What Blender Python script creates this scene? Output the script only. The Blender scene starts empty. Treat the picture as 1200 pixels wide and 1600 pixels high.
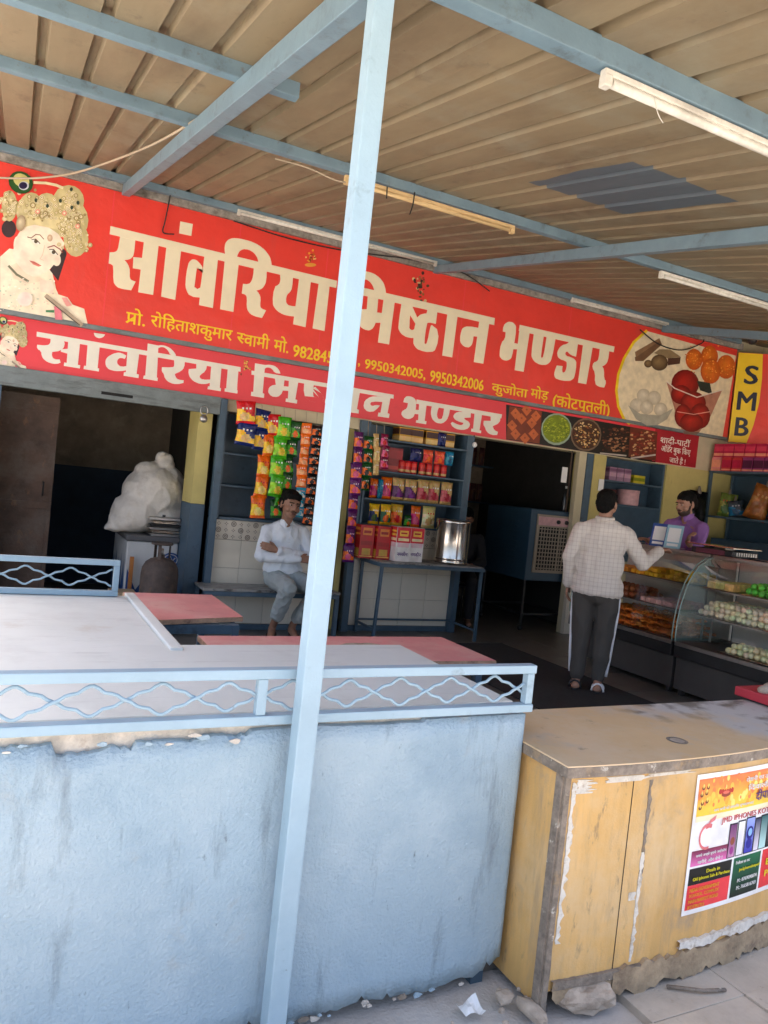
import bpy, bmesh, math, random
import numpy as np
from mathutils import Vector, Matrix
rad = math.radians
random.seed(11)
sc = bpy.context.scene
COL = sc.collection

# ---------------------------------------------------------------- camera
YAW, PITCH, ROLL, FPX, EYE = rad(26.736), rad(-1.798), rad(5.930), 1190.15, 1.5
_f = np.array([math.sin(YAW)*math.cos(PITCH), math.cos(YAW)*math.cos(PITCH), math.sin(PITCH)])
_r0 = np.array([math.cos(YAW), -math.sin(YAW), 0.0]); _u0 = np.cross(_r0, _f)
_r = math.cos(ROLL)*_r0 + math.sin(ROLL)*_u0
_u = -math.sin(ROLL)*_r0 + math.cos(ROLL)*_u0
cam = bpy.data.cameras.new('camera'); cam.sensor_fit = 'AUTO'; cam.sensor_width = 36
cam.lens = FPX/1600*36; cam.clip_start = 0.05; cam.clip_end = 500
cam_ob = bpy.data.objects.new('camera', cam); COL.objects.link(cam_ob)
cam_ob.matrix_world = Matrix(((_r[0], _u[0], -_f[0], 0), (_r[1], _u[1], -_f[1], 0), (_r[2], _u[2], -_f[2], EYE), (0, 0, 0, 1)))
sc.camera = cam_ob

# ---------------------------------------------------------------- sky, sun, exposure
SUN_EL, SUN_AZ = rad(72), rad(-20)          # azimuth clockwise from +Y: the sun stands high behind the shop, which shades its own front
world = bpy.data.worlds.new('World'); sc.world = world; world.use_nodes = True
wn = world.node_tree.nodes; wl = world.node_tree.links
sky = wn.new('ShaderNodeTexSky'); sky.sky_type = 'NISHITA'; sky.sun_disc = False
sky.sun_elevation = SUN_EL; sky.sun_rotation = SUN_AZ; sky.dust_density = 6.0; sky.air_density = 0.8; sky.ozone_density = 1.0
wl.new(sky.outputs[0], wn['Background'].inputs[0]); wn['Background'].inputs[1].default_value = 0.15
sl = bpy.data.lights.new('sun', 'SUN'); sl.energy = 4.0; sl.angle = rad(2); sl.color = (1.0, 0.92, 0.82)
so = bpy.data.objects.new('sun', sl); COL.objects.link(so)
_d = Vector((math.sin(SUN_AZ)*math.cos(SUN_EL), math.cos(SUN_AZ)*math.cos(SUN_EL), math.sin(SUN_EL)))
so.rotation_euler = _d.to_track_quat('Z', 'Y').to_euler(); so.location = (0, -4, 8)
vs = sc.view_settings; vs.view_transform = 'Standard'; vs.look = 'None'; vs.gamma = 1.0; vs.use_curve_mapping = False
vs.exposure = 1.87
sc.cycles.max_bounces = 10; sc.cycles.diffuse_bounces = 6; sc.cycles.transparent_max_bounces = 12
sc.cycles.use_denoising = True

# ---------------------------------------------------------------- pixel -> place
CAM = np.array([0, 0, EYE])
def ray(px, py):
    return (px-600)/FPX*_r - (py-800)/FPX*_u + _f
def onz(px, py, z=0.0):
    d = ray(px, py); return CAM + d*(z-EYE)/d[2]
def ony(px, py, y):
    d = ray(px, py); return CAM + d*y/d[1]
def onx(px, py, x):
    d = ray(px, py); return CAM + d*x/d[0]

# ---------------------------------------------------------------- materials
MATS = {}
def mat(name, col, rough=0.6, metal=0.0, var=0.12, scale=6.0, bump=0.0, bscale=60.0, spots=None, coat=0.0, spec=None, stretch=None):
    """plain procedural paint / stone / metal: colour broken by noise, optional stain patches and relief"""
    m = bpy.data.materials.new(name); m.use_nodes = True; MATS[name] = m
    n, l = m.node_tree.nodes, m.node_tree.links
    b = n['Principled BSDF']; b.inputs['Roughness'].default_value = rough; b.inputs['Metallic'].default_value = metal
    if spec is not None: b.inputs['Specular IOR Level'].default_value = spec
    if coat: b.inputs['Coat Weight'].default_value = coat; b.inputs['Coat Roughness'].default_value = 0.15
    tc = n.new('ShaderNodeNewGeometry'); src = tc.outputs['Position']
    if stretch:
        mp = n.new('ShaderNodeMapping'); mp.inputs['Scale'].default_value = stretch; l.new(src, mp.inputs['Vector']); src2 = mp.outputs[0]
    else: src2 = src
    nz = n.new('ShaderNodeTexNoise'); nz.inputs['Scale'].default_value = scale; nz.inputs['Detail'].default_value = 8; nz.inputs['Roughness'].default_value = 0.65
    l.new(src2, nz.inputs['Vector'])
    rp = n.new('ShaderNodeValToRGB'); e = rp.color_ramp.elements
    e[0].position = 0.3; e[1].position = 0.7
    e[0].color = tuple(max(0, c*(1-var)) for c in col)+(1,); e[1].color = tuple(min(1, c*(1+var)) for c in col)+(1,)
    l.new(nz.outputs['Fac'], rp.inputs['Fac']); cur = rp.outputs['Color']
    for k, (scol, sscale, lo, hi, st) in enumerate(spots or []):
        z = n.new('ShaderNodeTexNoise'); z.inputs['Scale'].default_value = sscale; z.inputs['Detail'].default_value = 9; z.inputs['Roughness'].default_value = 0.7
        mp = n.new('ShaderNodeMapping'); mp.inputs['Location'].default_value = (3.7*k+1.3, 5.1*k, 2.2*k); mp.inputs['Scale'].default_value = st or (1, 1, 1)
        l.new(src, mp.inputs['Vector']); l.new(mp.outputs[0], z.inputs['Vector'])
        r2 = n.new('ShaderNodeValToRGB'); r2.color_ramp.elements[0].position = lo; r2.color_ramp.elements[1].position = hi
        l.new(z.outputs['Fac'], r2.inputs['Fac'])
        mx = n.new('ShaderNodeMix'); mx.data_type = 'RGBA'; mx.inputs['B'].default_value = tuple(scol)+(1,)
        l.new(r2.outputs['Color'], mx.inputs['Factor']); l.new(cur, mx.inputs['A']); cur = mx.outputs['Result']
    l.new(cur, b.inputs['Base Color'])
    if bump:
        z = n.new('ShaderNodeTexNoise'); z.inputs['Scale'].default_value = bscale; z.inputs['Detail'].default_value = 6
        l.new(src, z.inputs['Vector'])
        bp = n.new('ShaderNodeBump'); bp.inputs['Strength'].default_value = 1.0; bp.inputs['Distance'].default_value = bump
        l.new(z.outputs['Fac'], bp.inputs['Height']); l.new(bp.outputs[0], b.inputs['Normal'])
    return m
def printmat(name, rough=0.4, bump=0.0, bscale=60, metal=0.0, var=0.15, vscale=12, wrink=0.0, spec=0.5):
    """colour comes from the printed colours stored on the mesh"""
    m = bpy.data.materials.new(name); m.use_nodes = True; MATS[name] = m
    n, l = m.node_tree.nodes, m.node_tree.links; b = n['Principled BSDF']
    b.inputs['Roughness'].default_value = rough; b.inputs['Metallic'].default_value = metal; b.inputs['Specular IOR Level'].default_value = spec
    a = n.new('ShaderNodeAttribute'); a.attribute_name = 'Col'
    g = n.new('ShaderNodeNewGeometry'); z = n.new('ShaderNodeTexNoise'); z.inputs['Scale'].default_value = vscale; z.inputs['Detail'].default_value = 7
    l.new(g.outputs['Position'], z.inputs['Vector'])
    mr = n.new('ShaderNodeMapRange'); mr.inputs['From Min'].default_value = .3; mr.inputs['From Max'].default_value = .7
    mr.inputs['To Min'].default_value = 1-var; mr.inputs['To Max'].default_value = 1+var; l.new(z.outputs['Fac'], mr.inputs['Value'])
    mx = n.new('ShaderNodeMix'); mx.data_type = 'RGBA'; mx.blend_type = 'MULTIPLY'; mx.inputs['Factor'].default_value = 1
    l.new(a.outputs['Color'], mx.inputs['A']); l.new(mr.outputs[0], mx.inputs['B']); l.new(mx.outputs['Result'], b.inputs['Base Color'])
    if bump:
        z2 = n.new('ShaderNodeTexNoise'); z2.inputs['Scale'].default_value = bscale; z2.inputs['Detail'].default_value = 4
        l.new(g.outputs['Position'], z2.inputs['Vector'])
        bp = n.new('ShaderNodeBump'); bp.inputs['Distance'].default_value = bump; l.new(z2.outputs['Fac'], bp.inputs['Height']); l.new(bp.outputs[0], b.inputs['Normal'])
    return m
def glassmat(name, tint=(0.93, 0.98, 0.96), rough=0.02, ior=1.45, base=0.03):
    m = bpy.data.materials.new(name); m.use_nodes = True; MATS[name] = m
    n, l = m.node_tree.nodes, m.node_tree.links; n.clear()
    o = n.new('ShaderNodeOutputMaterial'); mx = n.new('ShaderNodeMixShader'); t = n.new('ShaderNodeBsdfTransparent'); g = n.new('ShaderNodeBsdfGlossy')
    t.inputs[0].default_value = tint+(1,); g.inputs['Roughness'].default_value = rough
    fr = n.new('ShaderNodeLayerWeight'); fr.inputs['Blend'].default_value = .5
    pw = n.new('ShaderNodeMath'); pw.operation = 'POWER'; pw.inputs[1].default_value = 5; l.new(fr.outputs['Facing'], pw.inputs[0])
    ad = n.new('ShaderNodeMath'); ad.operation = 'MULTIPLY_ADD'; ad.inputs[1].default_value = .75; ad.inputs[2].default_value = base; l.new(pw.outputs[0], ad.inputs[0])
    l.new(ad.outputs[0], mx.inputs[0]); l.new(t.outputs[0], mx.inputs[1]); l.new(g.outputs[0], mx.inputs[2]); l.new(mx.outputs[0], o.inputs[0])
    return m

# ---------------------------------------------------------------- mesh builder
ORG = {}
class MB:
    def __init__(s): s.v = []; s.f = []; s.c = []; s.sm = []
    def add(s, vs, fs, col=None, smooth=False):
        o = len(s.v); s.v += [tuple(map(float, p)) for p in vs]
        for f in fs: s.f.append(tuple(i+o for i in f)); s.c.append(col); s.sm.append(smooth)
        return s
    def box(s, x0, x1, y0, y1, z0, z1, col=None):
        v = [(x0, y0, z0), (x1, y0, z0), (x1, y1, z0), (x0, y1, z0), (x0, y0, z1), (x1, y0, z1), (x1, y1, z1), (x0, y1, z1)]
        return s.add(v, [(0, 3, 2, 1), (4, 5, 6, 7), (0, 1, 5, 4), (1, 2, 6, 5), (2, 3, 7, 6), (3, 0, 4, 7)], col)
    def bar(s, a, b, w, h, up=(0, 0, 1), col=None):
        """rectangular bar from a to b, w across, h along up"""
        a, b, up = Vector(a), Vector(b), Vector(up); d = (b-a).normalized(); sx = d.cross(up).normalized(); uz = sx.cross(d).normalized()
        v = []
        for p in (a, b):
            for i, j in ((-1, -1), (1, -1), (1, 1), (-1, 1)): v.append(p+sx*(i*w/2)+uz*(j*h/2))
        return s.add(v, [(0, 1, 2, 3)[::-1], (4, 5, 6, 7), (0, 4, 5, 1)[::-1], (1, 5, 6, 2)[::-1], (2, 6, 7, 3)[::-1], (3, 7, 4, 0)[::-1]][0:0]+[(3, 2, 1, 0), (4, 5, 6, 7), (0, 1, 5, 4), (1, 2, 6, 5), (2, 3, 7, 6), (3, 0, 4, 7)], col)
    def tube(s, pts, r, n=8, col=None, closed=False, cap=True):
        pts = [Vector(p) for p in pts]; rs = r if isinstance(r, (list, tuple)) else [r]*len(pts); o = len(s.v); N = len(pts); ref = None; rings = []
        for i, p in enumerate(pts):
            if closed: d = pts[(i+1) % N]-pts[i-1]
            else: d = pts[min(i+1, N-1)]-pts[max(i-1, 0)]
            d.normalize()
            if ref is None: ref = Vector((0, 0, 1)) if abs(d.z) < .9 else Vector((1, 0, 0))
            sx = d.cross(ref).normalized(); ref = sx.cross(d).normalized()
            rings.append([p+(sx*math.cos(t)+ref*math.sin(t))*rs[i] for t in (2*math.pi*k/n for k in range(n))])
        v = [q for g in rings for q in g]; f = []
        for i in range(N if closed else N-1):
            j = (i+1) % N
            for k in range(n): f.append((i*n+k, j*n+k, j*n+(k+1) % n, i*n+(k+1) % n))
        s.add(v, f, col, True)
        if cap and not closed: s.f += [tuple(o+k for k in range(n)), tuple(o+(N-1)*n+k for k in reversed(range(n)))]; s.c += [col]*2; s.sm += [False]*2
        return s
    def lathe(s, prof, c=(0, 0, 0), n=24, col=None, cols=None, smooth=True):
        v = []; f = []
        for r, z in prof:
            for k in range(n): t = 2*math.pi*k/n; v.append((c[0]+r*math.cos(t), c[1]+r*math.sin(t), c[2]+z))
        o = len(s.v); s.v += v
        for i in range(len(prof)-1):
            for k in range(n):
                s.f.append((o+i*n+k, o+i*n+(k+1) % n, o+(i+1)*n+(k+1) % n, o+(i+1)*n+k)); s.c.append(cols[i] if cols else col); s.sm.append(smooth)
        return s
    def ell(s, c, r, nu=16, nv=10, col=None, R=None):
        c = Vector(c); v = []; f = []
        for i in range(nv+1):
            p = math.pi*i/nv
            for k in range(nu):
                t = 2*math.pi*k/nu; q = Vector((r[0]*math.sin(p)*math.cos(t), r[1]*math.sin(p)*math.sin(t), r[2]*math.cos(p)))
                v.append(c+(R @ q if R else q))
        for i in range(nv):
            for k in range(nu): f.append((i*nu+k, (i+1)*nu+k, (i+1)*nu+(k+1) % nu, i*nu+(k+1) % nu))
        return s.add(v, f, col, True)
    def cap(s, a, b, ra, rb, n=12, m=4, flat=1.0):
        """tapered capsule (limb)"""
        a, b = Vector(a), Vector(b); d = (b-a); L = d.length; d = d/L if L > 1e-6 else Vector((0, 0, 1))
        ref = Vector((0, 1, 0)) if abs(d.y) < .9 else Vector((1, 0, 0)); sx = d.cross(ref).normalized(); sy = d.cross(sx).normalized(); prof = []
        for i in range(m+1): t = math.pi/2*(1-i/m); prof.append((a-d*(ra*math.sin(t)), ra*math.cos(t)))
        for i in range(m+1): t = math.pi/2*i/m; prof.append((b+d*(rb*math.sin(t)), rb*math.cos(t)))
        v = [p+(sx*math.cos(2*math.pi*k/n)+sy*math.sin(2*math.pi*k/n)*flat)*max(q, 1e-4) for p, q in prof for k in range(n)]
        f = [(i*n+k, i*n+(k+1) % n, (i+1)*n+(k+1) % n, (i+1)*n+k) for i in range(len(prof)-1) for k in range(n)]
        f += [tuple(reversed(range(n))), tuple((len(prof)-1)*n+k for k in range(n))]
        return s.add(v, f, None, True)
    def prism(s, poly, y0, y1, col=None):
        """polygon of (x, z) extruded from y0 (front) to y1"""
        n = len(poly); v = [(x, y0, z) for x, z in poly]+[(x, y1, z) for x, z in poly]
        f = [tuple(range(n)), tuple(reversed(range(n, 2*n)))]+[(i, n+i, n+(i+1) % n, (i+1) % n) for i in range(n)]
        return s.add(v, f, col)
    def xf(s, M):
        s.v = [tuple(M @ Vector(p)) for p in s.v]; return s
    def build(s, name, m, parent=None, bevel=0.0, seg=2, fixn=True):
        me = bpy.data.meshes.new(name); o = ORG.get(parent.name, (0, 0, 0)) if parent else (0, 0, 0)
        me.from_pydata([(p[0]-o[0], p[1]-o[1], p[2]-o[2]) for p in s.v], [], s.f)
        if any(s.sm): me.polygons.foreach_set('use_smooth', s.sm)
        if any(c is not None for c in s.c):
            a = me.color_attributes.new('Col', 'FLOAT_COLOR', 'CORNER'); arr = []
            for p, c in zip(me.polygons, s.c):
                if c is not None and isinstance(c[0], (tuple, list)):
                    for k in range(p.loop_total): arr += list(c[k % len(c)])+[1]
                else: arr += (list(c or (.5, .5, .5))+[1])*p.loop_total
            a.data.foreach_set('color', arr)
        if fixn or bevel:
            bm = bmesh.new(); bm.from_mesh(me)
            if fixn: bmesh.ops.recalc_face_normals(bm, faces=bm.faces)
            if bevel:
                es = [e for e in bm.edges if len(e.link_faces) == 2 and e.calc_face_angle(0) > .6]
                bmesh.ops.bevel(bm, geom=es, offset=bevel, segments=seg, profile=.6, affect='EDGES', clamp_overlap=True)
            bm.to_mesh(me); bm.free()
        me.materials.append(MATS[m] if isinstance(m, str) else m)
        ob = bpy.data.objects.new(name, me); COL.objects.link(ob)
        if parent: ob.parent = parent; ORG[ob.name] = o
        else: ORG[ob.name] = (0, 0, 0)
        return ob
def tag(o, label=None, cat=None, group=None, kind=None):
    if label: o['label'] = label
    if cat: o['category'] = cat
    if group: o['group'] = group
    if kind: o['kind'] = kind
    return o
def thing(name, label, cat, loc=(0, 0, 0), group=None):
    o = bpy.data.objects.new(name, None); COL.objects.link(o); o.location = loc; ORG[o.name] = tuple(loc); o.empty_display_size = .1
    return tag(o, label, cat, group)
def kids(o): return [c for c in bpy.data.objects if c.parent == o]
def dup(root, loc, label=None, group=None, rz=None):
    r = root.copy(); COL.objects.link(r); r.location = loc; ORG[r.name] = tuple(loc)
    if rz is not None: r.rotation_euler = (0, 0, rz)
    if label: r['label'] = label
    if group: r['group'] = group
    for ch in kids(root):
        c = ch.copy(); COL.objects.link(c); c.parent = r
        for g in kids(ch): d = g.copy(); COL.objects.link(d); d.parent = c
    return r
def P(x, z): return (x, z)
def curve_fill(name, polys, y, depth, m, parent):
    """flat shape with holes (list of closed (x, z) outlines), front face at y-depth"""
    cu = bpy.data.curves.new(name, 'CURVE'); cu.dimensions = '2D'; cu.fill_mode = 'BOTH'; cu.extrude = depth/2
    for poly in polys:
        sp = cu.splines.new('POLY'); sp.points.add(len(poly)-1); sp.use_cyclic_u = True
        for i, (a, b) in enumerate(poly): sp.points[i].co = (a, b, 0, 1)
    return curve_mesh(name, cu, Matrix.Translation((0, y-depth/2, 0)) @ Matrix.Rotation(rad(90), 4, 'X'), m, parent)
def curve_mesh(name, cu, M, m, parent, post=None):
    t = bpy.data.objects.new('tmp', cu); COL.objects.link(t)
    dg = bpy.context.evaluated_depsgraph_get(); dg.update()
    me = bpy.data.meshes.new_from_object(t.evaluated_get(dg)); bpy.data.objects.remove(t); bpy.data.curves.remove(cu)
    if post: post(me)
    o = ORG.get(parent.name, (0, 0, 0)) if parent else (0, 0, 0)
    me.transform(Matrix.Translation((-o[0], -o[1], -o[2])) @ M); me.name = name
    me.materials.clear(); me.materials.append(MATS[m] if isinstance(m, str) else m)
    ob = bpy.data.objects.new(name, me); COL.objects.link(ob); ob.parent = parent; ORG[ob.name] = o
    return ob
def text_mesh(body, size=1.0, bold=0.0, extrude=0.0):
    cu = bpy.data.curves.new('txt', 'FONT'); cu.body = body; cu.size = size; cu.offset = bold; cu.extrude = extrude; cu.resolution_u = 3; cu.space_character = 1.0
    t = bpy.data.objects.new('tmp', cu); COL.objects.link(t); dg = bpy.context.evaluated_depsgraph_get(); dg.update()
    me = bpy.data.meshes.new_from_object(t.evaluated_get(dg)); bpy.data.objects.remove(t); bpy.data.curves.remove(cu)
    return me
def place_mesh(me, name, O, ux, uz, m, parent):
    """put a text mesh (x right, y up) on a plane: origin O, axis vectors ux, uz"""
    ux, uz = Vector(ux), Vector(uz); n = ux.cross(uz); n.normalize()
    M = Matrix(((ux.x, uz.x, n.x, O[0]), (ux.y, uz.y, n.y, O[1]), (ux.z, uz.z, n.z, O[2]), (0, 0, 0, 1)))
    o = ORG.get(parent.name, (0, 0, 0)) if parent else (0, 0, 0)
    me.transform(Matrix.Translation((-o[0], -o[1], -o[2])) @ M); me.name = name; me.materials.clear(); me.materials.append(MATS[m])
    ob = bpy.data.objects.new(name, me); COL.objects.link(ob); ob.parent = parent; ORG[ob.name] = o
    return ob
def text_fit(body, name, O, width, height, m, parent, ux=(1, 0, 0), uz=(0, 0, 1), bold=0.012, lift=0.0006, fix=None):
    """lettering fitted into width x height with its lower left corner at O"""
    me = text_mesh(body, 1.0, 0.0, 0.0)
    if fix: fix(me)
    if bold:
        bm = bmesh.new(); bm.from_mesh(me); k = 0; src = bm.verts[:]+bm.edges[:]+bm.faces[:]
        for dx, dy in ((bold*.7, 0), (0, bold*.7), (bold*.7, bold*.7), (bold*1.4, bold*.35)):
            k += 1; g2 = bmesh.ops.duplicate(bm, geom=src)['geom']; bmesh.ops.translate(bm, vec=(dx, dy, .00025*k), verts=[e for e in g2 if isinstance(e, bmesh.types.BMVert)])
        bm.to_mesh(me); bm.free()
    co = np.zeros(len(me.vertices)*3); me.vertices.foreach_get('co', co); co = co.reshape(-1, 3)
    if len(co) == 0: return None
    lo, hi = co.min(0), co.max(0); S = Matrix.Diagonal((width/(hi[0]-lo[0]), height/(hi[1]-lo[1]), 1, 1)) @ Matrix.Translation((-lo[0], -lo[1], 0))
    me.transform(S); u, w = Vector(ux).normalized(), Vector(uz).normalized(); nn = u.cross(w); O = Vector(O)+nn*lift
    return place_mesh(me, name, O, u, w, m, parent)

# ---------------------------------------------------------------- palette
mat('concrete_ground', (0.520, 0.485, 0.440), .9, var=.14, scale=3, bump=.004, bscale=90, spots=[((0.380, 0.330, 0.280), 5, .52, .72, None), ((0.580, 0.550, 0.500), 1.3, .5, .7, None)])
mat('paver', (.50, .44, .36), .85, var=.14, scale=7, bump=.002, bscale=120, spots=[((.40, .345, .28), 4, .46, .72, None), ((.27, .22, .17), 22, .60, .74, None), ((.55, .50, .43), 2, .52, .7, None), ((.2, .16, .12), 70, .68, .74, None)])
mat('shop_floor', (.14, .128, .11), .35, var=.2, scale=5, spots=[((.075, .068, .06), 3, .5, .75, None)])
mat('mat_black', (.022, .022, .022), .9, var=.3, scale=30, bump=.002, bscale=200)
mat('blue_paint', (0.330, 0.468, 0.556), .45, var=.07, scale=5, bump=.0008, bscale=90, spots=[((0.220, 0.297, 0.341), 14, .60, .78, None), ((0.385, 0.522, 0.605), 3, .5, .75, None), ((0.121, 0.094, 0.072), 40, .69, .75, None), ((0.176, 0.132, 0.099), 9, .68, .78, (1, 1, .4))])
mat('blue_coat', (.345, .462, .535), .62, var=.07, scale=2.2, bump=.0048, bscale=105, spots=[((.42, .525, .58), 1.6, .48, .66, None), ((.275, .385, .465), 2.6, .50, .68, None), ((0.128, 0.163, 0.192), 4.5, .56, .84, (3.0, 3.0, .55)), ((0.497, 0.540, 0.547), 6, .66, .72, None), ((0.092, 0.114, 0.128), 24, .655, .76, (1, 1, .5)), ((0.398, 0.355, 0.291), 2.4, .60, .85, None), ((0.469, 0.611, 0.696), 38, .66, .72, None)])
mat('beam_paint_shaded', (.155, .235, .285), .5, var=.12, scale=5, bump=.0008, bscale=90, spots=[((.085, .10, .105), 9, .55, .76, None), ((.20, .29, .335), 3, .5, .75, None), ((.12, .075, .06), 14, .62, .76, None)])  # the post's blue paint with canopy shade put into its colour, plus grime spots
mat('mortar', (0.600, 0.540, 0.462), .95, var=.25, scale=18, bump=.006, bscale=70, spots=[((0.288, 0.180, 0.120), 9, .56, .7, None), ((0.360, 0.408, 0.432), 14, .55, .7, None)])
mat('steel_blue', (.058, .105, .15), .45, var=.15, scale=8, spots=[((.03, .045, .06), 12, .58, .75, None)])
mat('dark_blue', (.032, .07, .11), .5, var=.2, scale=6, spots=[((.02, .03, .04), 10, .6, .75, None)])
mat('tan_sheet', (.255, .20, .12), .6, var=.14, scale=1.2, stretch=(1.2, .3, 1), spots=[((.165, .12, .072), 1.6, .45, .70, (1.4, .3, 1)), ((.275, .25, .175), 1.1, .52, .72, None), ((.06, .04, .025), 26, .66, .74, None), ((.11, .075, .048), 5, .58, .78, (1, .5, 1)), ((.16, .085, .04), 3.4, .66, .80, (1, .35, 1))])
mat('sign_red', (.74, .048, .032), .38, var=.09, scale=1.6, bump=.02, bscale=2.6, spots=[((.66, .06, .045), 5, .55, .75, (1, 1, .25)), ((.5, .06, .05), 40, .74, .78, None)])
mat('sign_red_low', (.78, .05, .065), .4, var=.05, scale=3, spots=[((.62, .04, .05), 4, .6, .8, None)])
mat('sign_cream', (.80, .71, .50), .4, var=.05, scale=6)
mat('sign_white', (.82, .77, .66), .4, var=.05, scale=6)
mat('sign_yellow', (.85, .56, .01), .4, var=.05)
mat('sign_black', (.012, .014, .035), .4)
mat('ledge_concrete', (.30, .27, .23), .95, var=.35, scale=14, bump=.012, bscale=40, spots=[((.12, .10, .08), 6, .5, .68, None)])
mat('yellow_wall', (.56, .47, .17), .7, var=.08, scale=5, spots=[((.36, .28, .10), 7, .6, .78, (1, 1, .4))])
mat('cream_wall', (.60, .53, .35), .7, var=.08, scale=5)
mat('brown_wall', (.26, .205, .145), .85, var=.3, scale=4, spots=[((.38, .31, .22), 6, .52, .75, None), ((.14, .11, .08), 2, .55, .75, None)])
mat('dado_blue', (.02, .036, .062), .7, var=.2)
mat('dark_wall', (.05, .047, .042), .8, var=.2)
mat('tile_cream', (.74, .68, .56), .28, var=.04, scale=4, spots=[((.52, .44, .33), 12, .66, .78, None)])
mat('tile_motif', (.68, .61, .50), .3, var=.05)
mat('motif_brown', (.16, .12, .09), .4)
mat('grout', (.28, .24, .19), .9)
mat('lintel_grey', (.17, .20, .20), .6, var=.2, scale=8, spots=[((.08, .08, .075), 7, .5, .7, (.4, 1, 2.5))], bump=.002)
mat('rust_brown', (.085, .05, .035), .7, var=.45, scale=5, spots=[((.24, .115, .05), 7, .58, .72, (1, 1, .6)), ((.13, .10, .08), 3, .5, .7, None)], bump=.002)
mat('pink_top', (.70, .29, .29), .5, var=.1, scale=5, spots=[((.74, .46, .41), 3, .48, .7, None), ((.46, .13, .12), 12, .62, .76, None), ((.55, .42, .36), 28, .66, .74, None)])
mat('pink_edge', (.45, .28, .18), .8, var=.3, scale=25, spots=[((.18, .10, .07), 20, .55, .7, None)])
mat('slab_white', (.66, .685, .665), .8, var=.05, scale=3, spots=[((.55, .56, .545), 3, .52, .8, None), ((.72, .74, .72), 1.3, .5, .7, None), ((.40, .36, .31), 30, .70, .77, None), ((.50, .51, .50), 7, .58, .78, (.4, 3, 1)), ((.50, .45, .38), 1.8, .60, .8, None)])
mat('yellow_ply', (.68, .415, .145), .6, var=.14, scale=2.5, stretch=(6, 6, .8), bump=.0008, bscale=160, spots=[((.70, .52, .29), 2.0, .46, .7, None), ((0.448, 0.307, 0.166), 8, .52, .74, (2, 2, .4)), ((0.192, 0.147, 0.102), 14, .61, .76, (1.5, 1.5, .5)), ((0.307, 0.262, 0.218), 3.2, .56, .78, None)])
mat('ply_top', (.66, .47, .26), .6, var=.08, scale=2, spots=[((.70, .56, .39), 2.5, .44, .68, None), ((.56, .49, .40), 4, .56, .74, None), ((.33, .24, .15), 14, .61, .74, None), ((.16, .13, .10), 45, .68, .74, None)])
mat('worn_edge', (0.240, 0.198, 0.156), .85, var=.4, scale=30, bump=.003, bscale=90, spots=[((0.600, 0.552, 0.468), 22, .60, .66, None), ((0.396, 0.264, 0.132), 8, .56, .7, None)])
mat('peel_white', (0.728, 0.689, 0.611), .8, var=.15, scale=40, bump=.002, spots=[((0.455, 0.377, 0.286), 25, .52, .66, None)])
mat('rag_brown', (0.408, 0.306, 0.192), .95, var=.3, scale=14, bump=.006, bscale=50, spots=[((0.204, 0.144, 0.096), 9, .52, .7, None)])
mat('stone', (0.442, 0.364, 0.286), .95, var=.25, scale=12, bump=.012, bscale=22, spots=[((0.260, 0.208, 0.156), 9, .55, .7, None)])
mat('white_paper', (.80, .80, .78), .6, var=.03)
mat('steel', (.62, .58, .53), .18, metal=1.0, var=.08, scale=20)
mat('steel_dull', (.45, .43, .41), .35, metal=1.0, var=.15, scale=20)
mat('black_metal', (.02, .02, .021), .4, var=.2)
mat('grey_panel', (.075, .07, .065), .25, var=.1, scale=3, coat=.2)
mat('tube_white', (.66, .63, .55), .5, var=.14, scale=30, spots=[((.36, .30, .20), 24, .60, .7, (.5, 1, 1)), ((.45, .42, .36), 4, .5, .7, None)])
mat('wood_strip', (.60, .42, .20), .7, var=.2, scale=30, stretch=(.6, 6, 6))
mat('wire_tan', (.42, .34, .24), .7)
mat('wire_black', (.015, .015, .015), .6)
mat('sack', (.70, .655, .59), .7, var=.08, scale=9, bump=.01, bscale=16, spots=[((.52, .46, .38), 5, .52, .72, None)])
mat('freezer_white', (.52, .53, .53), .4, var=.08)
mat('freezer_blue', (.02, .07, .22), .4)
mat('freezer_lid', (.10, .10, .105), .45)
mat('cylinder_rust', (.075, .055, .046), .75, var=.35, scale=14, bump=.003, bscale=60, spots=[((.14, .08, .05), 10, .55, .7, None)])
mat('orange_wood', (.42, .16, .04), .6)
mat('green_plastic', (.02, .22, .08), .4)
mat('bench_top', (.30, .29, .27), .5, var=.1, spots=[((.06, .06, .055), 11, .52, .6, (.6, 2, 1))])
mat('cooler_blue', (.028, .07, .115), .45, var=.1)
mat('grille_tan', (.34, .285, .22), .5, var=.12)
mat('dark_hole', (.012, .012, .012), .9)
mat('bottle_dark', (.03, .035, .04), .2, coat=.5)
mat('pink_drum', (.62, .36, .38), .5, var=.2, scale=18)
mat('skin_a', (.29, .15, .095), .5, var=.08, scale=30)
mat('skin_b', (.36, .19, .125), .5, var=.08, scale=30)
mat('hair', (.006, .0055, .005), .8, var=.3, scale=60, bump=.003, bscale=180, spec=.15)
mat('beard', (.035, .02, .014), .7, var=.3, scale=90)
mat('eye_white', (.32, .29, .26), .4); mat('eye_dark', (.01, .007, .006), .2); mat('lip', (.17, .065, .05), .5)
mat('shirt_white', (.70, .75, .80), .8, var=.04, scale=9, bump=.004, bscale=30, spots=[((.58, .64, .70), 7, .55, .75, (1, 1, .5))])
mat('shirt_purple', (.27, .125, .37), .75, var=.1, scale=9, bump=.005, bscale=24)
mat('jeans_light', (.33, .37, .37), .85, var=.12, scale=8, bump=.006, bscale=20, spots=[((.42, .46, .46), 6, .5, .7, None)])
mat('track_dark', (.062, .056, .05), .8, var=.1, bump=.006, bscale=16)
mat('stripe_white', (.74, .74, .76), .7)
mat('dark_cloth', (.02, .019, .022), .9)
mat('sandal', (.05, .025, .016), .6)
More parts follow.
